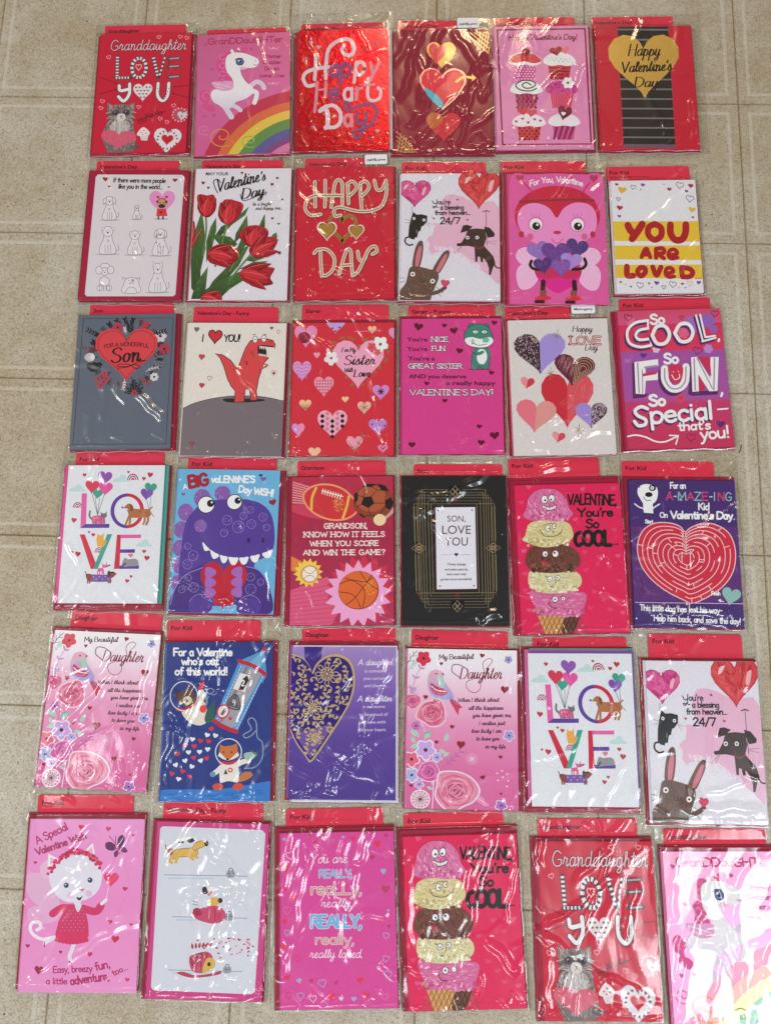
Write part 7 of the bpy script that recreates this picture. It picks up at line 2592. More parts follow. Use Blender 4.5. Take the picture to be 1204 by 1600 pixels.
def build_floor():
    mf, ml, mg = (floor_material('vinyl_' + s, s) for s in ('field', 'line', 'groove'))
    base = mesh_np('floor', [(-3, -3, -.003), (3, -3, -.003), (3, 3, -.003), (-3, 3, -.003)], [(0, 1, 2), (0, 2, 3)], mg)
    fl = obj('floor', base)
    fl['kind'] = 'structure'
    pitch = 0.2036
    h = pitch / 2
    prof = [(0.0, -.0030, 2), (0.0003, -.0007, 2), (0.0016, -.0001, 2), (0.0122, 0, 0), (0.0129, .00012, 1), (0.0160, .00012, 1), (0.0167, -.0001, 0), (h, 0, 0)]
    bm_v, bm_f, mi = [], [], []
    for d, z, _ in prof[:-1]:
        a = h - d
        bm_v += [(-a, -a, z), (a, -a, z), (a, a, z), (-a, a, z)]
    for i in range(len(prof) - 2):
        for k in range(4):
            a, b_ = 4 * i + k, 4 * i + (k + 1) % 4
            bm_f.append((a, b_, b_ + 4, a + 4))
            # the piece between profile points takes the material of the outer one
            mi.append(2 if i < 2 else (0 if i == 2 else (1 if i in (3, 4, 5) else 0)))
    k = 4 * (len(prof) - 2)
    bm_f.append((k, k + 1, k + 2, k + 3))
    mi.append(0)
    me = bpy.data.meshes.new('floor_tile')
    me.from_pydata(bm_v, [], bm_f)
    for m in (mf, ml, mg):
        me.materials.append(m)
    me.polygons.foreach_set('material_index', mi)
    ang = math.atan(-0.0310)
    ca, sa = math.cos(ang), math.sin(ang)
    ox, oy = 0.4452, 0.5225
    for i in range(-8, 6):
        for j in range(-8, 8):
            u, v = (i + .5) * pitch, (j + .5) * pitch
            o = obj('floor_tile', me, fl, (ox + ca * u - sa * v, oy + sa * u + ca * v, 0), ang)
    # crumbs and a curled hair lying about
    V, F = [], []
    rg = random.Random(4)
    for px, py, r in ((136, 33, 1.5), (113, 113, .9), (46, 247, .9), (100, 288, 1.1), (113, 296, 1.1), (106, 289, .7), (13, 323, .9), (68, 408, 1.1), (1180, 28, 1.1), (1112, 335, 1.0), (1121, 340, .8), (1102, 352, 1.2), (44, 491, .9), (46, 852, .7), (7, 1585, 1.0), (430, 21, 1.3), (22, 1330, .7), (140, 100, .8), (1168, 130, .7)):
        x, y = floor_point(px, py)
        r *= .0010
        k = len(V)
        n = 6
        for i in range(n):
            t = 6.283 * i / n
            q = r * rg.uniform(.6, 1.3)
            V.append((x + q * math.cos(t), y + q * math.sin(t), .0003))
        V.append((x, y, .0003 + r * .9))
        F += [(k + i, k + (i + 1) % n, k + n) for i in range(n)]
    m, nt, b = new_mat('dark_crumb')
    b.inputs['Base Color'].default_value = (.02, .016, .012, 1)
    o = obj('crumbs', mesh_np('crumbs', V, F, m))
    o['kind'] = 'stuff'
    o['label'] = 'dark crumbs and specks of dirt scattered on the vinyl floor'
    o['category'] = 'crumbs'
    pts = [floor_point(*p) for p in ((1157, 695), (1156, 702), (1153, 708))]
    cu = catmull(pts, False, 8)
    V, F = [], []
    for i, p in enumerate(cu):
        d = cu[min(i + 1, len(cu) - 1)] - cu[max(i - 1, 0)]
        d = d / (np.hypot(*d) + 1e-9)
        n_ = np.array((-d[1], d[0]))
        for a in range(5):
            t = a * 1.2566
            q = p + n_ * .00035 * math.cos(t)
            V.append((q[0], q[1], .0006 + .00035 * math.sin(t)))
    for i in range(len(cu) - 1):
        for a in range(5):
            b1 = (a + 1) % 5
            F.append((5 * i + a, 5 * i + b1, 5 * i + 5 + b1, 5 * i + 5 + a))
    o = obj('splinter', mesh_np('splinter', V, F, m, None, True))
    o['label'] = 'thin curved dark splinter on the floor right of the so cool so fun cards'
    o['category'] = 'splinter'

# ------------------------------------------------------------------ sleeve
def smooth(t):
    t = np.clip(t, 0, 1)
    return t * t * (3 - 2 * t)

def vnoise(X, Y, seed, sc):
    """cheap smooth value noise on a grid"""
    r = np.random.RandomState(seed)
    tab = r.rand(64, 64)
    x, y = X * sc, Y * sc
    xi, yi = np.floor(x).astype(int), np.floor(y).astype(int)
    fx, fy = smooth(x - xi), smooth(y - yi)
    g = lambda i, j: tab[i % 64, j % 64]
    return (g(xi, yi) * (1 - fx) + g(xi + 1, yi) * fx) * (1 - fy) + (g(xi, yi + 1) * (1 - fx) + g(xi + 1, yi + 1) * fx) * fy - .5

def sleeve_mesh(bag, pack, tab, ht, seed, strength, creases, mat):
    x0, y0, x1, y1 = bag
    st = 0.0013
    nx, ny = int((x1 - x0) / st), int((y1 - y0) / st)
    xs, ys = np.linspace(x0, x1, nx), np.linspace(y0, y1, ny)
    X, Y = np.meshgrid(xs, ys)
    def outside(r):
        dx = np.maximum(np.maximum(r[0] - X, X - r[2]), 0)
        dy = np.maximum(np.maximum(r[1] - Y, Y - r[3]), 0)
        return np.hypot(dx, dy)
    d = outside(pack)
    Z = 0.0011 + (ht + .0004 - .0011) * (1 - smooth(d / 0.0048))
    dt = outside(tab)
    Z = np.maximum(Z, .0022 - .0011 * smooth(dt / .004))
    rg = random.Random(seed * 17 + 3)
    W = np.zeros_like(Z)
    wx, wy = x1 - x0, y1 - y0
    def ridge(ax, ay, bx, by, w, amp):
        L = math.hypot(bx - ax, by - ay)
        ux, uy = (bx - ax) / L, (by - ay) / L
        s = (X - ax) * ux + (Y - ay) * uy
        wob = .0016 * np.sin(s * 90 + seed) + .0010 * np.sin(s * 230 + seed * 2)
        t = -(X - ax) * uy + (Y - ay) * ux + wob
        env = smooth(s / (L * .15)) * smooth((L - s) / (L * .18)) * (s > 0) * (s < L)
        e = np.abs(t) / w
        W[...] += amp * .5 * (1 + np.cos(np.pi * np.clip(e, 0, 1))) * env
    # long folds pulled from the corners and sides
    for i in range(int(6 + 14 * strength)):
        side = rg.random()
        ax, ay = x0 + rg.random() * wx, y0 + rg.random() * wy
        if side < .5:
            ang = math.radians(rg.choice((62, 70, 115, 108, 80, 55)) + rg.uniform(-10, 10))
        else:
            ang = math.radians(rg.uniform(0, 180))
        L = rg.uniform(.03, .12)
        ridge(ax, ay, ax + L * math.cos(ang), ay + L * math.sin(ang), rg.uniform(.0040, .0095), rg.uniform(.0007, .0018) * (.4 + strength))
    # short crumples low down, near the heat seal, and along both sides
    for i in range(int(14 + 18 * strength)):
        k = rg.random()
        if k < .5:
            ax, ay = x0 + rg.random() * wx, y0 + abs(rg.gauss(0, .012)) + .002
        elif k < .75:
            ax, ay = x0 + rg.random() * wx, y1 - abs(rg.gauss(0, .010)) - .003
        else:
            ax, ay = (x0 + abs(rg.gauss(0, .008)) + .002 if rg.random() < .5 else x1 - abs(rg.gauss(0, .008)) - .002), y0 + rg.random() * wy
        ang = rg.uniform(0, math.pi)
        L = rg.uniform(.006, .028)
        ridge(ax, ay, ax + L * math.cos(ang), ay + L * math.sin(ang), rg.uniform(.0022, .0040), rg.uniform(.0004, .0010) * (.5 + strength))
    for q in creases:
        for (a, b) in zip(q[:-1], q[1:]):
            ridge(a[0], a[1], b[0], b[1], .0085, .0028)
    W += (vnoise(X + .3, Y * .6 + .1, seed, 38) * .0009 + vnoise(X + Y * .35, Y * .3, seed + 9, 100) * (.00010 + .00034 * strength ** 2)) * (1 - .4 * smooth(d / .004))
    # the heat-sealed band
    sb = y0 + .009
    W += .0005 * np.exp(-((Y - sb - .0006 * np.sin(X * 120)) / .0009) ** 2)
    edge = np.minimum(np.minimum(X - x0, x1 - X), np.minimum(Y - y0, y1 - Y))
    Z = Z + np.maximum(W, -.0003) * smooth(edge / .003)
    wob = .0006
    Xp = X + wob * np.sin(Y * 140 + seed) * (1 - smooth(edge / .01))
    Yp = Y + wob * np.sin(X * 160 + seed * 3) * (1 - smooth(edge / .01))
    V = np.stack([Xp, Yp, Z], -1).reshape(-1, 3)
    idx = np.arange(nx * ny).reshape(ny, nx)
    F = np.stack([idx[:-1, :-1], idx[:-1, 1:], idx[1:, 1:], idx[1:, :-1]], -1).reshape(-1, 4)
    film = mesh_np('film_sleeve', V, F, mat, None, True)
    # welded rim, a little cloudier
    b = .0011
    rim = []
    for (i, pts) in enumerate((V.reshape(ny, nx, 3)[0], V.reshape(ny, nx, 3)[-1], V.reshape(ny, nx, 3)[:, 0], V.reshape(ny, nx, 3)[:, -1])):
        rim.append(pts[::3].copy())
    RV, RF = [], []
    inw = ((0, 1), (0, -1), (1, 0), (-1, 0))
    for r, (ux, uy) in zip(rim, inw):
        k = len(RV)
        for p in r:
            RV += [(p[0], p[1], p[2] - .0002), (p[0] + ux * b, p[1] + uy * b, p[2] + .0003)]
        for i in range(len(r) - 1):
            RF.append((k + 2 * i, k + 2 * i + 1, k + 2 * i + 3, k + 2 * i + 2))
    rimm = mesh_np('sleeve_seam', RV, RF, M_SEAM, None, False)
    return film, rimm

def seam_material():
    m = bpy.data.materials.new('welded_film')
    m.use_nodes = True
    nt = m.node_tree
    nt.nodes.clear()
    N, K = nt.nodes.new, nt.links.new
    out = N('ShaderNodeOutputMaterial')
    tr = N('ShaderNodeBsdfTransparent')
    pb = N('ShaderNodeBsdfPrincipled')
    pb.inputs['Base Color'].default_value = (.62, .60, .56, 1)
    pb.inputs['Roughness'].default_value = .25
    mx = N('ShaderNodeMixShader')
    mx.inputs[0].default_value = .38
    K(tr.outputs[0], mx.inputs[1])
    K(pb.outputs[0], mx.inputs[2])
    K(mx.outputs[0], out.inputs[0])
    return m
M_SEAM = seam_material()

# ------------------------------------------------------------------ the packs
CROPS = {'A1': (130, 10, 460, 250), 'A2': (450, 10, 780, 250), 'A3': (760, 10, 1110, 250), 'B1': (120, 240, 460, 480), 'B2': (450, 240, 790, 480), 'B3': (780, 240, 1120, 480),
         'C1': (100, 465, 450, 715), 'C2': (445, 465, 795, 715), 'C3': (785, 465, 1165, 715), 'D1': (75, 700, 445, 975), 'D2': (435, 710, 805, 990), 'D3': (790, 710, 1180, 1000),
         'E1': (40, 950, 440, 1260), 'E2': (430, 970, 830, 1275), 'E3': (804, 980, 1204, 1300), 'F1': (10, 1235, 430, 1580), 'F2': (415, 1255, 835, 1600), 'F3': (804, 1270, 1204, 1600)}
TAB, ENV = 'd42c48', '981234'
# design, crop, quad, card colour, back-card colour, tab (x0, x1, top), tab words, envelope margins, sleeve margins, crumple, creases, label
PACKS = [
 (d_kitten, 'A1', [(97, 155), (612, 150), (592, 838), (60, 832)], 'c41c38', 'b82038', (110, 570, 85), 'Granddaughter', (20, 3, 20, 12), (45, 80, 30, 20), .4, [],
  'top left red granddaughter card with a kitten, in the same row as the white unicorn'),
 (d_unicorn, 'A1', [(650, 160), (1175, 140), (1187, 845), (638, 848)], 'd8689c', 'c04878', (693, 1150, 103), 'Granddaughter', (12, -6, 0, 4), (25, 62, 14, 16), .35, [],
  'bright pink granddaughter card with a white unicorn leaping over a clear rainbow, top row'),
 (d_foilred, 'A2', [(68, 138), (562, 130), (590, 815), (45, 822)], 'd01024', 'd8d0d4', (78, 535, 80), "Valentine's Day", (30, 4, 4, 4), (52, 132, 26, 18), .7, [[(560, 20), (300, 170), (60, 700)], [(250, 200), (400, 420)], [(300, 60), (120, 160)]],
  'shiny red foil card with swirling happy heart day lettering'),
 (d_threehearts, 'A2', [(625, 135), (1140, 130), (1158, 830), (600, 838)], '8c1430', '8c1430', (628, 960, 65), "Valentine's Day", (22, 5, 22, 8), (32, 86, 40, 26), 1.0, [[(880, 90), (740, 600), (690, 700)], [(1120, 260), (960, 560), (850, 690)], [(760, 140), (640, 560)], [(1000, 600), (880, 760)]],
  'dark maroon card with a column of three gold-edged hearts, in heavily crinkled film'),
 (d_cupcakes, 'A3', [(45, 112), (540, 100), (578, 762), (50, 770)], 'dc88b4', 'cc6c9c', (40, 475, 45), "Valentine's Day", (20, 8, 14, 8), (32, 78, 30, 22), .6, [[(125, 110), (80, 300)], [(540, 300), (450, 560)], [(420, 330), (250, 520)]],
  'pink card with six decorated cupcakes inside a dark red border'),
 (d_goldheart, 'A3', [(595, 112), (1095, 100), (1145, 765), (610, 775)], 'c01c34', 'b01830', (575, 1010, 40), "Valentine's Day", (12, 4, 10, 6), (24, 92, 62, 16), .35, [[(1110, 480), (1120, 740)]],
  'red card with a large gold heart over a black striped band'),
 (d_dogs, 'B1', [(72, 92), (617, 92), (578, 815), (12, 805)], '9c1838', '8c1430', (100, 555, 25), "Valentine's Day", (4, 4, 6, 4), (18, 80, 28, 20), .35, [[(570, 120), (590, 300)]],
  'white card with nine little dogs in three rows, one pug coloured on a pink heart'),
 (d_tulips, 'B1', [(655, 80), (1180, 85), (1170, 815), (625, 805)], 'd8d4dc', 'cc5068', (680, 1130, 22), "Valentine's Day", (18, 6, 10, 6), (28, 74, 22, 16), .35, [],
  'white card with a bunch of red tulips and black script'),
 (d_happyday, 'B2', [(50, 80), (585, 70), (585, 800), (42, 808)], 'c41c34', 'a81830', (90, 420, 8), "Valentine's Day", (14, 8, 12, 8), (28, 80, 24, 16), .9, [[(400, 40), (300, 150)], [(150, 640), (420, 700)]],
  'red card with cream outlined happy day lettering around two hearts'),
 (d_blessing, 'B2', [(628, 105), (1158, 108), (1172, 820), (625, 812)], 'd8d4de', 'd8d4de', (630, 1088, 28), 'For Kid', (12, 12, 12, 12), (26, 92, 24, 20), .45, [[(950, 60), (880, 110)], [(1000, 150), (860, 330)]],
  'white card with brown rabbit and heart balloons, second row, right of the happy day card'),
 (d_bug, 'B3', [(55, 108), (575, 108), (607, 828), (50, 835)], 'd8589c', 'c03c70', (18, 480, 30), 'For Kid', (44, 18, 4, 4), (54, 92, 34, 12), .35, [[(420, 120), (310, 290)]],
  'pink ladybug character card holding purple hearts, cut with rounded ears'),
 (d_loved, 'B3', [(620, 155), (1088, 140), (1122, 765), (642, 778)], 'dcdae0', 'd0ccd4', (600, 1065, 55), 'For Kid', (14, 6, 12, 14), (24, 102, 30, 24), .35, [],
  'small white and yellow striped card with fat red you are loved lettering'),
 (d_son, 'C1', [(78, 92), (598, 88), (575, 815), (42, 812)], '5c6472', '646874', (125, 578, 22), 'Son', (10, 8, 26, 12), (24, 84, 42, 18), .35, [[(400, 500), (545, 680)]],
  'slate grey card with a red heart in flowers lettered for a wonderful son'),
 (d_trex, 'C1', [(668, 130), (1192, 142), (1172, 855), (625, 848)], 'dcd4cc', 'd0ccc8', (690, 1143, 40), "Valentine's Day - Funny", (12, 12, 14, 6), (24, 102, 28, 12), .45, [],
  'cream card with a screaming red dinosaur standing on a grey hill'),
 (d_sister, 'C2', [(50, 135), (580, 135), (592, 850), (30, 845)], 'cc2c3c', 'c02c38', (90, 548, 30), 'Sister', (12, 26, 10, 4), (26, 116, 24, 12), .7, [[(290, 60), (220, 130)], [(380, 50), (480, 140)]],
  'red card scattered with pink hearts, a large one lettered for my sister'),
 (d_bear, 'C2', [(628, 115), (1160, 110), (1178, 840), (628, 838)], 'd03c88', 'b82868', (662, 1130, 30), 'Sister - Funny', (12, 20, 12, 5), (24, 98, 24, 12), .6, [[(860, 30), (760, 110)], [(1020, 40), (1100, 110)]],
  'magenta card with a smug green bear in the upper right corner'),
 (d_loveday, 'C3', [(25, 115), (515, 100), (565, 775), (55, 782)], 'd4ccca', 'b82840', (10, 335, 35), "Valentine's Day", (20, 14, 6, 4), (26, 88, 16, 10), .55, [[(350, 480), (230, 640)], [(560, 640), (300, 700)], [(60, 700), (250, 760)]],
  'off-white card with a cluster of patterned red and purple hearts'),
 (d_cool, 'C3', [(575, 70), (1072, 50), (1150, 735), (610, 755)], 'c03464', 'b02850', (590, 1030, -5), 'For Kid', (28, 5, 6, 10), (36, 84, 20, 14), .3, [],
  'pink and purple card with big white so cool so fun so special lettering'),
 (d_love, 'D1', [(105, 88), (592, 92), (558, 790), (52, 785)], 'd8dae0', 'd0448c', (132, 582, 20), 'For Kid', (28, 5, 28, 32), (50, 82, 50, 46), .35, [],
  'leftmost of the two white cards with colourful LOVE letters, above the bird and roses card'),
 (d_dino, 'D1', [(663, 102), (1172, 118), (1155, 850), (615, 830)], '68acd4', '5490b8', (705, 1150, 45), 'For Kid', (6, 2, 28, 12), (18, 70, 44, 22), .7, [[(940, 740), (930, 840)], [(960, 780), (1050, 840)]],
  'light blue card with a big purple dinosaur grinning over a red heart'),
 (d_sports, 'D2', [(65, 115), (580, 112), (590, 870), (60, 868)], '9c2444', '901c3c', (90, 540, 25), 'Grandson', (30, 8, 8, 4), (44, 102, 22, 14), .5, [[(420, 40), (200, 110)], [(470, 760), (580, 860)]],
  'maroon grandson card with a football, soccer ball, baseball and basketball'),
 (d_artdeco, 'D2', [(632, 112), (1150, 112), (1175, 875), (632, 868)], '1c1a1a', '2c2424', (685, 1135, 45), 'Son', (14, 12, 8, 5), (26, 92, 24, 16), .55, [[(1070, 78), (880, 205), (690, 335)], [(1000, 850), (1140, 800)]],
  'black card with thin gold line frames around a white panel reading son, love you'),
 (d_icecream, 'D3', [(42, 155), (545, 145), (597, 850), (80, 862)], 'd81c54', 'c0184c', (12, 452, 20), 'For Kid', (36, 38, 8, 8), (46, 150, 24, 16), .55, [[(330, 40), (150, 90)], [(440, 660), (590, 700)]],
  'ice cream cone card directly left of the purple maze card'),
 (d_maze, 'D3', [(598, 125), (1105, 125), (1145, 835), (615, 840)], '44286c', '3c2464', (570, 1015, 30), 'For Kid', (34, 20, 8, 8), (44, 122, 34, 18), .85, [[(1000, 30), (1100, 110)], [(620, 740), (1120, 760)], [(700, 800), (1100, 830)]],
  'dark purple card with a red heart-shaped maze and a small white dog'),
 (d_daughter, 'E1', [(140, 102), (638, 128), (565, 865), (48, 840)], 'dcc0d0', 'c85090', (210, 640, 18), 'Daughter', (18, 18, 2, 4), (30, 110, 30, 16), .9, [[(500, 150), (120, 560)], [(470, 260), (90, 700)], [(300, 520), (100, 640)]],
  'leftmost of the two pink daughter cards with bird and roses, crossed by glossy wrinkles'),
 (d_space, 'E1', [(672, 162), (1160, 160), (1155, 910), (630, 905)], '24347c', '3c6cb8', (665, 1095, 62), 'For Kid', (14, 8, 18, 2), (30, 120, 38, 12), .8, [[(1030, 95), (900, 180), (740, 480), (650, 760)], [(1010, 100), (880, 230), (700, 720)], [(560, 520), (720, 380)]],
  'dark blue space card with a rocket, a bear and a fox in spacesuits'),
 (d_lace, 'E2', [(80, 120), (558, 125), (575, 850), (60, 835)], '4c3088', 'c8c4d4', (123, 553, 35), 'Daughter', (18, 26, 14, 8), (36, 98, 40, 24), 1.0, [[(440, 540), (290, 680), (250, 820)], [(560, 130), (440, 400), (400, 540)], [(420, 540), (560, 830)], [(60, 640), (220, 780)]],
  'violet daughter card with a gold lace-patterned heart on its left'),
 (d_daughter, 'E2', [(630, 125), (1128, 145), (1148, 890), (608, 885)], 'dcc0d0', 'c85090', (648, 1088, 50), 'Daughter', (12, 8, 26, 6), (22, 96, 44, 14), .4, [],
  'pink daughter card with bird and roses, directly right of the violet card'),
 (d_love, 'E3', [(60, 120), (550, 122), (582, 848), (80, 848)], 'd4dce4', 'd0448c', (88, 532, 40), 'For Kid', (34, 34, 8, 28), (50, 92, 22, 42), .4, [[(450, 300), (470, 420)]],
  'rightmost of the two white LOVE letter cards, beside the rabbit card at the right edge'),
 (d_blessing, 'E3', [(605, 160), (1140, 168), (1195, 928), (645, 918)], 'd4d8e0', 'd4d8e0', (625, 1078, 35), 'For Kid', (22, 14, 4, 12), (34, 136, 16, 20), .6, [[(820, 740), (830, 810)], [(760, 840), (1180, 860)]],
  'white card with brown rabbit and heart balloons, fifth row, at the right edge'),
 (d_catgirl, 'F1', [(110, 128), (622, 130), (580, 908), (55, 905)], 'e090c4', 'c87898', (132, 565, 22), 'For Kid', (20, 24, 4, -4), (34, 118, 22, 8), .45, [[(600, 150), (430, 430)], [(400, 160), (300, 300)]],
  'bottom left pink card with a white cat girl in a red dress'),
 (d_pups, 'F1', [(690, 140), (1170, 150), (1150, 945), (612, 935)], 'c43c80', 'a82c5c', (712, 1140, 65), "Valentine's Day - Funny", (24, 10, 6, 6), (36, 88, 26, 14), 1.0, [[(1060, 400), (880, 200)], [(1060, 400), (760, 460)], [(1060, 400), (900, 700)], [(1060, 400), (1130, 600)], [(900, 100), (700, 330)], [(980, 500), (960, 760)], [(860, 520), (850, 800)]],
  'magenta bordered white card with three comic puppy drawings, under very crinkled film'),
 (d_really, 'F2', [(65, 130), (568, 130), (598, 918), (68, 928)], 'd04494', 'a83468', (85, 518, 28), 'For Kid', (28, 26, 6, 6), (38, 112, 24, 14), .8, [[(470, 105), (400, 280), (360, 540)], [(140, 110), (70, 420)], [(200, 130), (110, 600), (60, 800)], [(520, 700), (600, 780)]],
  'bright magenta card lettered really really loved inside a frame of small hearts'),
 (d_icecream, 'F2', [(610, 140), (1112, 132), (1180, 932), (640, 938)], 'cc2454', 'b81c48', (612, 1055, 38), 'For Kid', (26, 34, 8, 6), (36, 116, 26, 12), .8, [[(1015, 65), (900, 260), (820, 470)], [(1018, 70), (930, 400), (840, 760)], [(1120, 120), (1070, 280)], [(980, 590), (1150, 780)]],
  'ice cream cone card in the bottom row, crossed by two long shiny creases'),
 (d_kitten, 'F3', [(103, 132), (638, 142), (705, 985), (145, 975)], 'c02848', 'b02440', (103, 570, 35), 'Granddaughter', (34, 18, 4, 8), (46, 112, 26, 14), .9, [[(560, 300), (520, 640)], [(640, 160), (720, 700)], [(250, 740), (190, 840)], [(440, 760), (360, 860)]],
  'bottom row red granddaughter card with a kitten, in glossy crumpled film'),
 (d_unicorn, 'F3', [(685, 182), (1226, 196), (1318, 1046), (764, 1034)], 'dc88b4', 'c86c98', (695, 1175, 85), 'Granddaughter', (12, 26, 4, 4), (26, 112, 26, 12), .6, [[(955, 148), (870, 420), (810, 640), (760, 990)], [(1090, 200), (1010, 380), (1050, 700), (1080, 930)], [(1200, 560), (1150, 720), (1130, 900)], [(880, 560), (1010, 520)], [(860, 620), (1000, 600)], [(720, 330), (750, 520), (740, 880)]],
  'bottom right granddaughter unicorn card washed out by rainbow-tinted glare'),
]

HT = 0.0072

def solve_pack(crop, quad, z=HT):
    w = [floor_point(*src(crop, p), z) for p in quad]       # tl tr br bl
    c = sum(w) / 4
    ax = (w[1] - w[0]) + (w[2] - w[3])
    ay = (w[0] - w[3]) + (w[1] - w[2])
    a1 = math.atan2(ax[1], ax[0])
    a2 = math.atan2(-ay[0], ay[1])
    W = (np.hypot(*(w[1] - w[0])) + np.hypot(*(w[2] - w[3]))) / 2
    Hh = (np.hypot(*(w[0] - w[3])) + np.hypot(*(w[1] - w[2]))) / 2
    return c, (a1 + a2) / 2, W, Hh

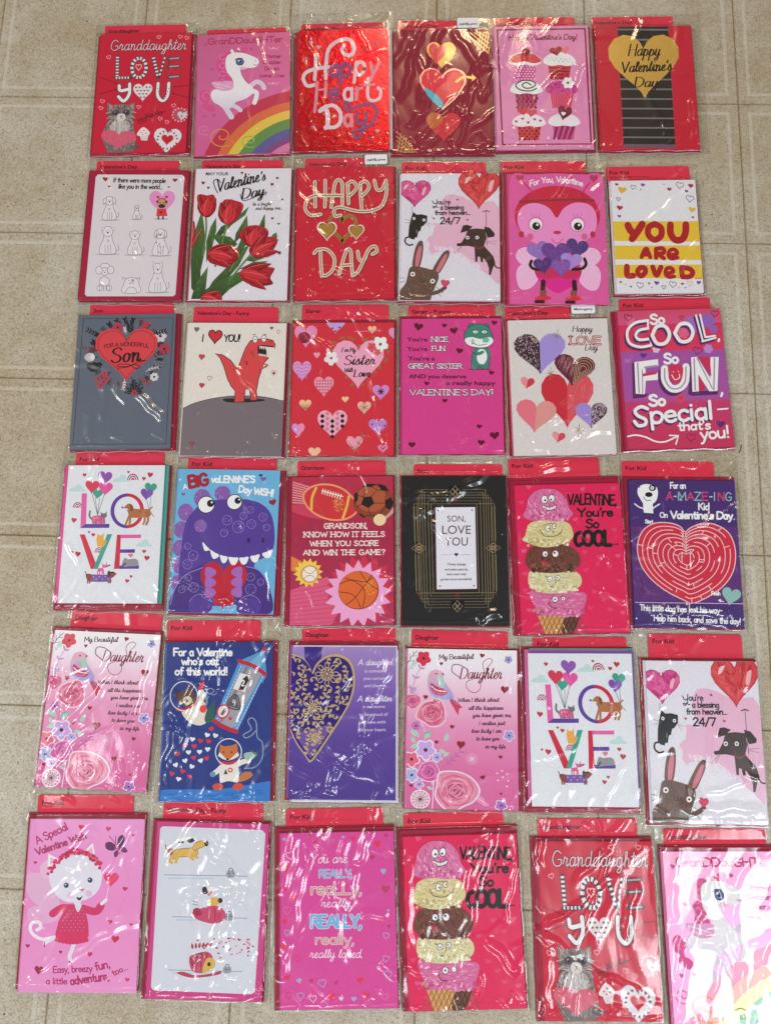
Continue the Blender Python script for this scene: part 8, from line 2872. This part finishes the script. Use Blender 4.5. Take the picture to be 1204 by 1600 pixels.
def build_packs():
    sizes = {}
    sol = []
    for p in PACKS:
        s = solve_pack(p[1], p[2])
        sol.append(s)
        sizes.setdefault(p[0], []).append((s[2], s[3]))
    art_cache = {}
    for n, p in enumerate(PACKS):
        fn, crop, quad, ccol, bcol, tab, words, env, slv, crum, creases, label = p
        (cx, cy), rot, _, _ = sol[n]
        w = sum(s[0] for s in sizes[fn]) / len(sizes[fn])
        h = sum(s[1] for s in sizes[fn]) / len(sizes[fn])
        k = w / (quad[1][0] - quad[0][0])
        rg = random.Random(n)
        root = bpy.data.objects.new('greeting_card_pack', None)
        root.empty_display_size = .05
        root.location = (cx, cy, 0)
        root.rotation_euler = (0, 0, rot)
        link(root)
        root['label'] = label
        root['category'] = 'card pack'
        root['group'] = 'packs of valentine cards in clear film sleeves'
        Hm = homography(quad, [(-w / 2, h / 2), (w / 2, h / 2), (w / 2, -h / 2), (-w / 2, -h / 2)])
        def loc(x, y):
            q = Hm @ np.array((x, y, 1.0))
            return q[0] / q[2], q[1] / q[2]
        # index tab behind everything
        tx0, ty = loc(tab[0], tab[2])
        tx1, ty2 = loc(tab[1], tab[2])
        ty = (ty + ty2) / 2
        sticker = fn in (d_threehearts, d_happyday, d_loveday)
        t0 = obj('index_tab', slab('index_tab', rrect(tx0, h / 2 - .012, tx1, ty, .0032, True), .0006, .0012, M_PAPER, TAB, .0001), root)
        la = Art([(0, 0), (100, 0), (100, 100), (0, 100)], 1, 1)
        la.H = np.eye(3)
        la.cliprect = (-9, 9, -9, 9)
        tw = {'Granddaughter': .0445, "Valentine's Day": .051, 'For Kid': .026, 'Son': .013, 'Sister': .020, 'Sister - Funny': .050, "Valentine's Day - Funny": .068, 'Grandson': .0285, 'Daughter': .0275}[words]
        la.el('lettering')
        th = ty - h / 2
        dy = min(.0112, th - .0004)
        # y runs up here, so the lettering is mirrored back with a flipped frame
        la.H = np.array([[1, 0, 0], [0, -1, 0], [0, 0, 1.0]])
        la.T(words, tx0 + .0045, -(ty - dy), min(.0050, dy * .62), '2c0a14', 'B', wid=tw)
        if fn is d_loved:
            la.T('Despicable Me Franchise', tx0 + .0045, -(ty - dy - .0045), .0018, '6c1c2c', 'B', wid=.052)
        for nm, me, st in la.build(t0, 0):
            obj(nm, me, t0, (0, 0, .0012))
        if sticker:
            sx0 = tx1 + .0010
            sx1 = sx0 + .030
            if fn is d_threehearts:
                sy1, sy0 = ty + .001, ty - .0155
            else:
                sy1, sy0 = ty + .002, ty - .0125
            st = obj('brand_tab', slab('brand_tab', rrect(sx0, sy0, sx1, sy1, .0025), .0040, .0046, M_PAPER, 'dcd8dc', .0001), root)
            lb = Art([(0, 0), (1, 0), (1, 1), (0, 1)], 1, 1)
            lb.H = np.array([[1, 0, 0], [0, -1, 0], [0, 0, 1.0]])
            lb.cliprect = (-9, 9, -9, 9)
            lb.el('lettering')
            if fn is d_loveday:
                lb.T('Mahogany', (sx0 + sx1) / 2, -(sy0 + .0045), .0030, '28202c', 'B', 'c', wid=.024)
            else:
                lb.T('joyfully yours', (sx0 + sx1) / 2, -(sy0 + .0055), .0032, '28202c', 's', 'c', wid=.025, w=.0005, slant=8)
            for nm, me, _ in lb.build(st, 0):
                obj(nm, me, st, (0, 0, .0046))
        # envelopes
        el, et, er, eb = (v * k for v in env)
        for i in range(2):
            j = rg.uniform(-.0006, .0006)
            e = slab('envelope', rrect(-w / 2 - el * (1 - .45 * i), -h / 2 - eb * (1 - .4 * i) + j, w / 2 + er * (1 - .3 * i), h / 2 + et * (1 - .3 * i) + j), .0013 + .0014 * i, .0026 + .0014 * i, M_PAPER, ENV, .0004)
            obj('envelope', e, root)
        # the cards under the front one, slightly fanned
        fan = [(-.0022, .0004), (-.0012, -.0003)]
        cols = [bcol, mixc(bcol, ccol, .5)]
        if fn is d_love:
            fan = [(.0048, .0002), (-.0046, .0002)]
            cols = ['38988c', 'd0448c']
            if n > 20:
                fan = [(.0022, .0060), (-.0040, .0044), (.0020, .0030)]
                cols = ['38988c', 'c45c94', '6c4898']
        elif fn is d_foilred:
            fan = [(.0040, .0018), (-.0015, 0)]
            cols = ['dcd4dc', 'a81428']
        elif fn is d_lace:
            fan = [(.0030, -.0030), (-.0022, .0018), (.0015, .0015)]
            cols = ['d0ccd8', '7c5cac', 'd8d4e0']
        elif fn is d_space:
            fan = [(-.0026, -.0014), (-.0012, -.0008)]
        elif fn in (d_artdeco, d_icecream, d_sports, d_maze):
            fan = [(-.0014, .0010), (-.0006, 0)]
        zc = .0042
        for i, ((fx, fy), bc) in enumerate(zip(fan, cols)):
            c2 = slab('backing_card', rrect(-w / 2 + fx, -h / 2 + fy, w / 2 + fx, h / 2 + fy), zc, zc + .0008, M_PAPER, bc, .0002)
            obj('backing_card', c2, root)
            zc += .0009
        # the printed front card, origin at its lower left corner
        if fn not in art_cache:
            if fn is d_daughter:
                aq = PACKS[27][2]
            else:
                aq = quad
            a = Art(aq, w, h)
            if fn is d_bug:
                # die-cut outline with two ears, traced from the photograph
                O = [(50, 835), (607, 828), (592, 480), (578, 225), (583, 180), (572, 135), (545, 105), (505, 102), (480, 118), (400, 112), (315, 108), (230, 112), (150, 118), (125, 104), (90, 104), (66, 128), (58, 175), (55, 250), (48, 480)]
                outl = [tuple(v) for v in a.m(O)]
                outl = [(min(max(x, .0), w), min(max(y, .0), h)) for x, y in outl]
                b = a
                cardm = slab('card', outl, zc - .0062 + .0, HT - .0062 + 0, M_PAPER, ccol, .0001)
                zt = HT
                for v in cardm.vertices:
                    v.co.z += .0062
            else:
                cardm = slab('card', [(0, 0), (w, 0), (w, h), (0, h)], zc, HT, M_PAPER, ccol, .00015)
            fn(a)
            art_cache[fn] = (cardm, a.build(None, 0))
        cardm, prints = art_cache[fn]
        card = obj('card', cardm, root, (-w / 2, -h / 2, 0))
        for nm, me, st in prints:
            q = obj(nm, me, card, (0, 0, HT))
            if st:
                q['kind'] = 'stuff'
        # clear film sleeve
        sl, stp, sr, sb = (v * k for v in slv)
        bag = (-w / 2 - sl, -h / 2 - sb, w / 2 + sr, h / 2 + stp)
        bag = (bag[0], bag[1], bag[2], max(bag[3], ty + .003))
        pk = (-w / 2 - max(el, .001), -h / 2 - max(eb, 0), w / 2 + max(er, .001), h / 2 + max(et, 0))
        cr = [[loc(*q) for q in c] for c in creases]
        film, rim = sleeve_mesh(bag, pk, (tx0, h / 2, tx1, ty), HT + .0009, n + 1, crum, cr, FILMS[min(3, int(crum * 3.6))])
        f = obj('film_sleeve', film, root)
        obj('sleeve_seam', rim, f)

build_floor()
build_packs()
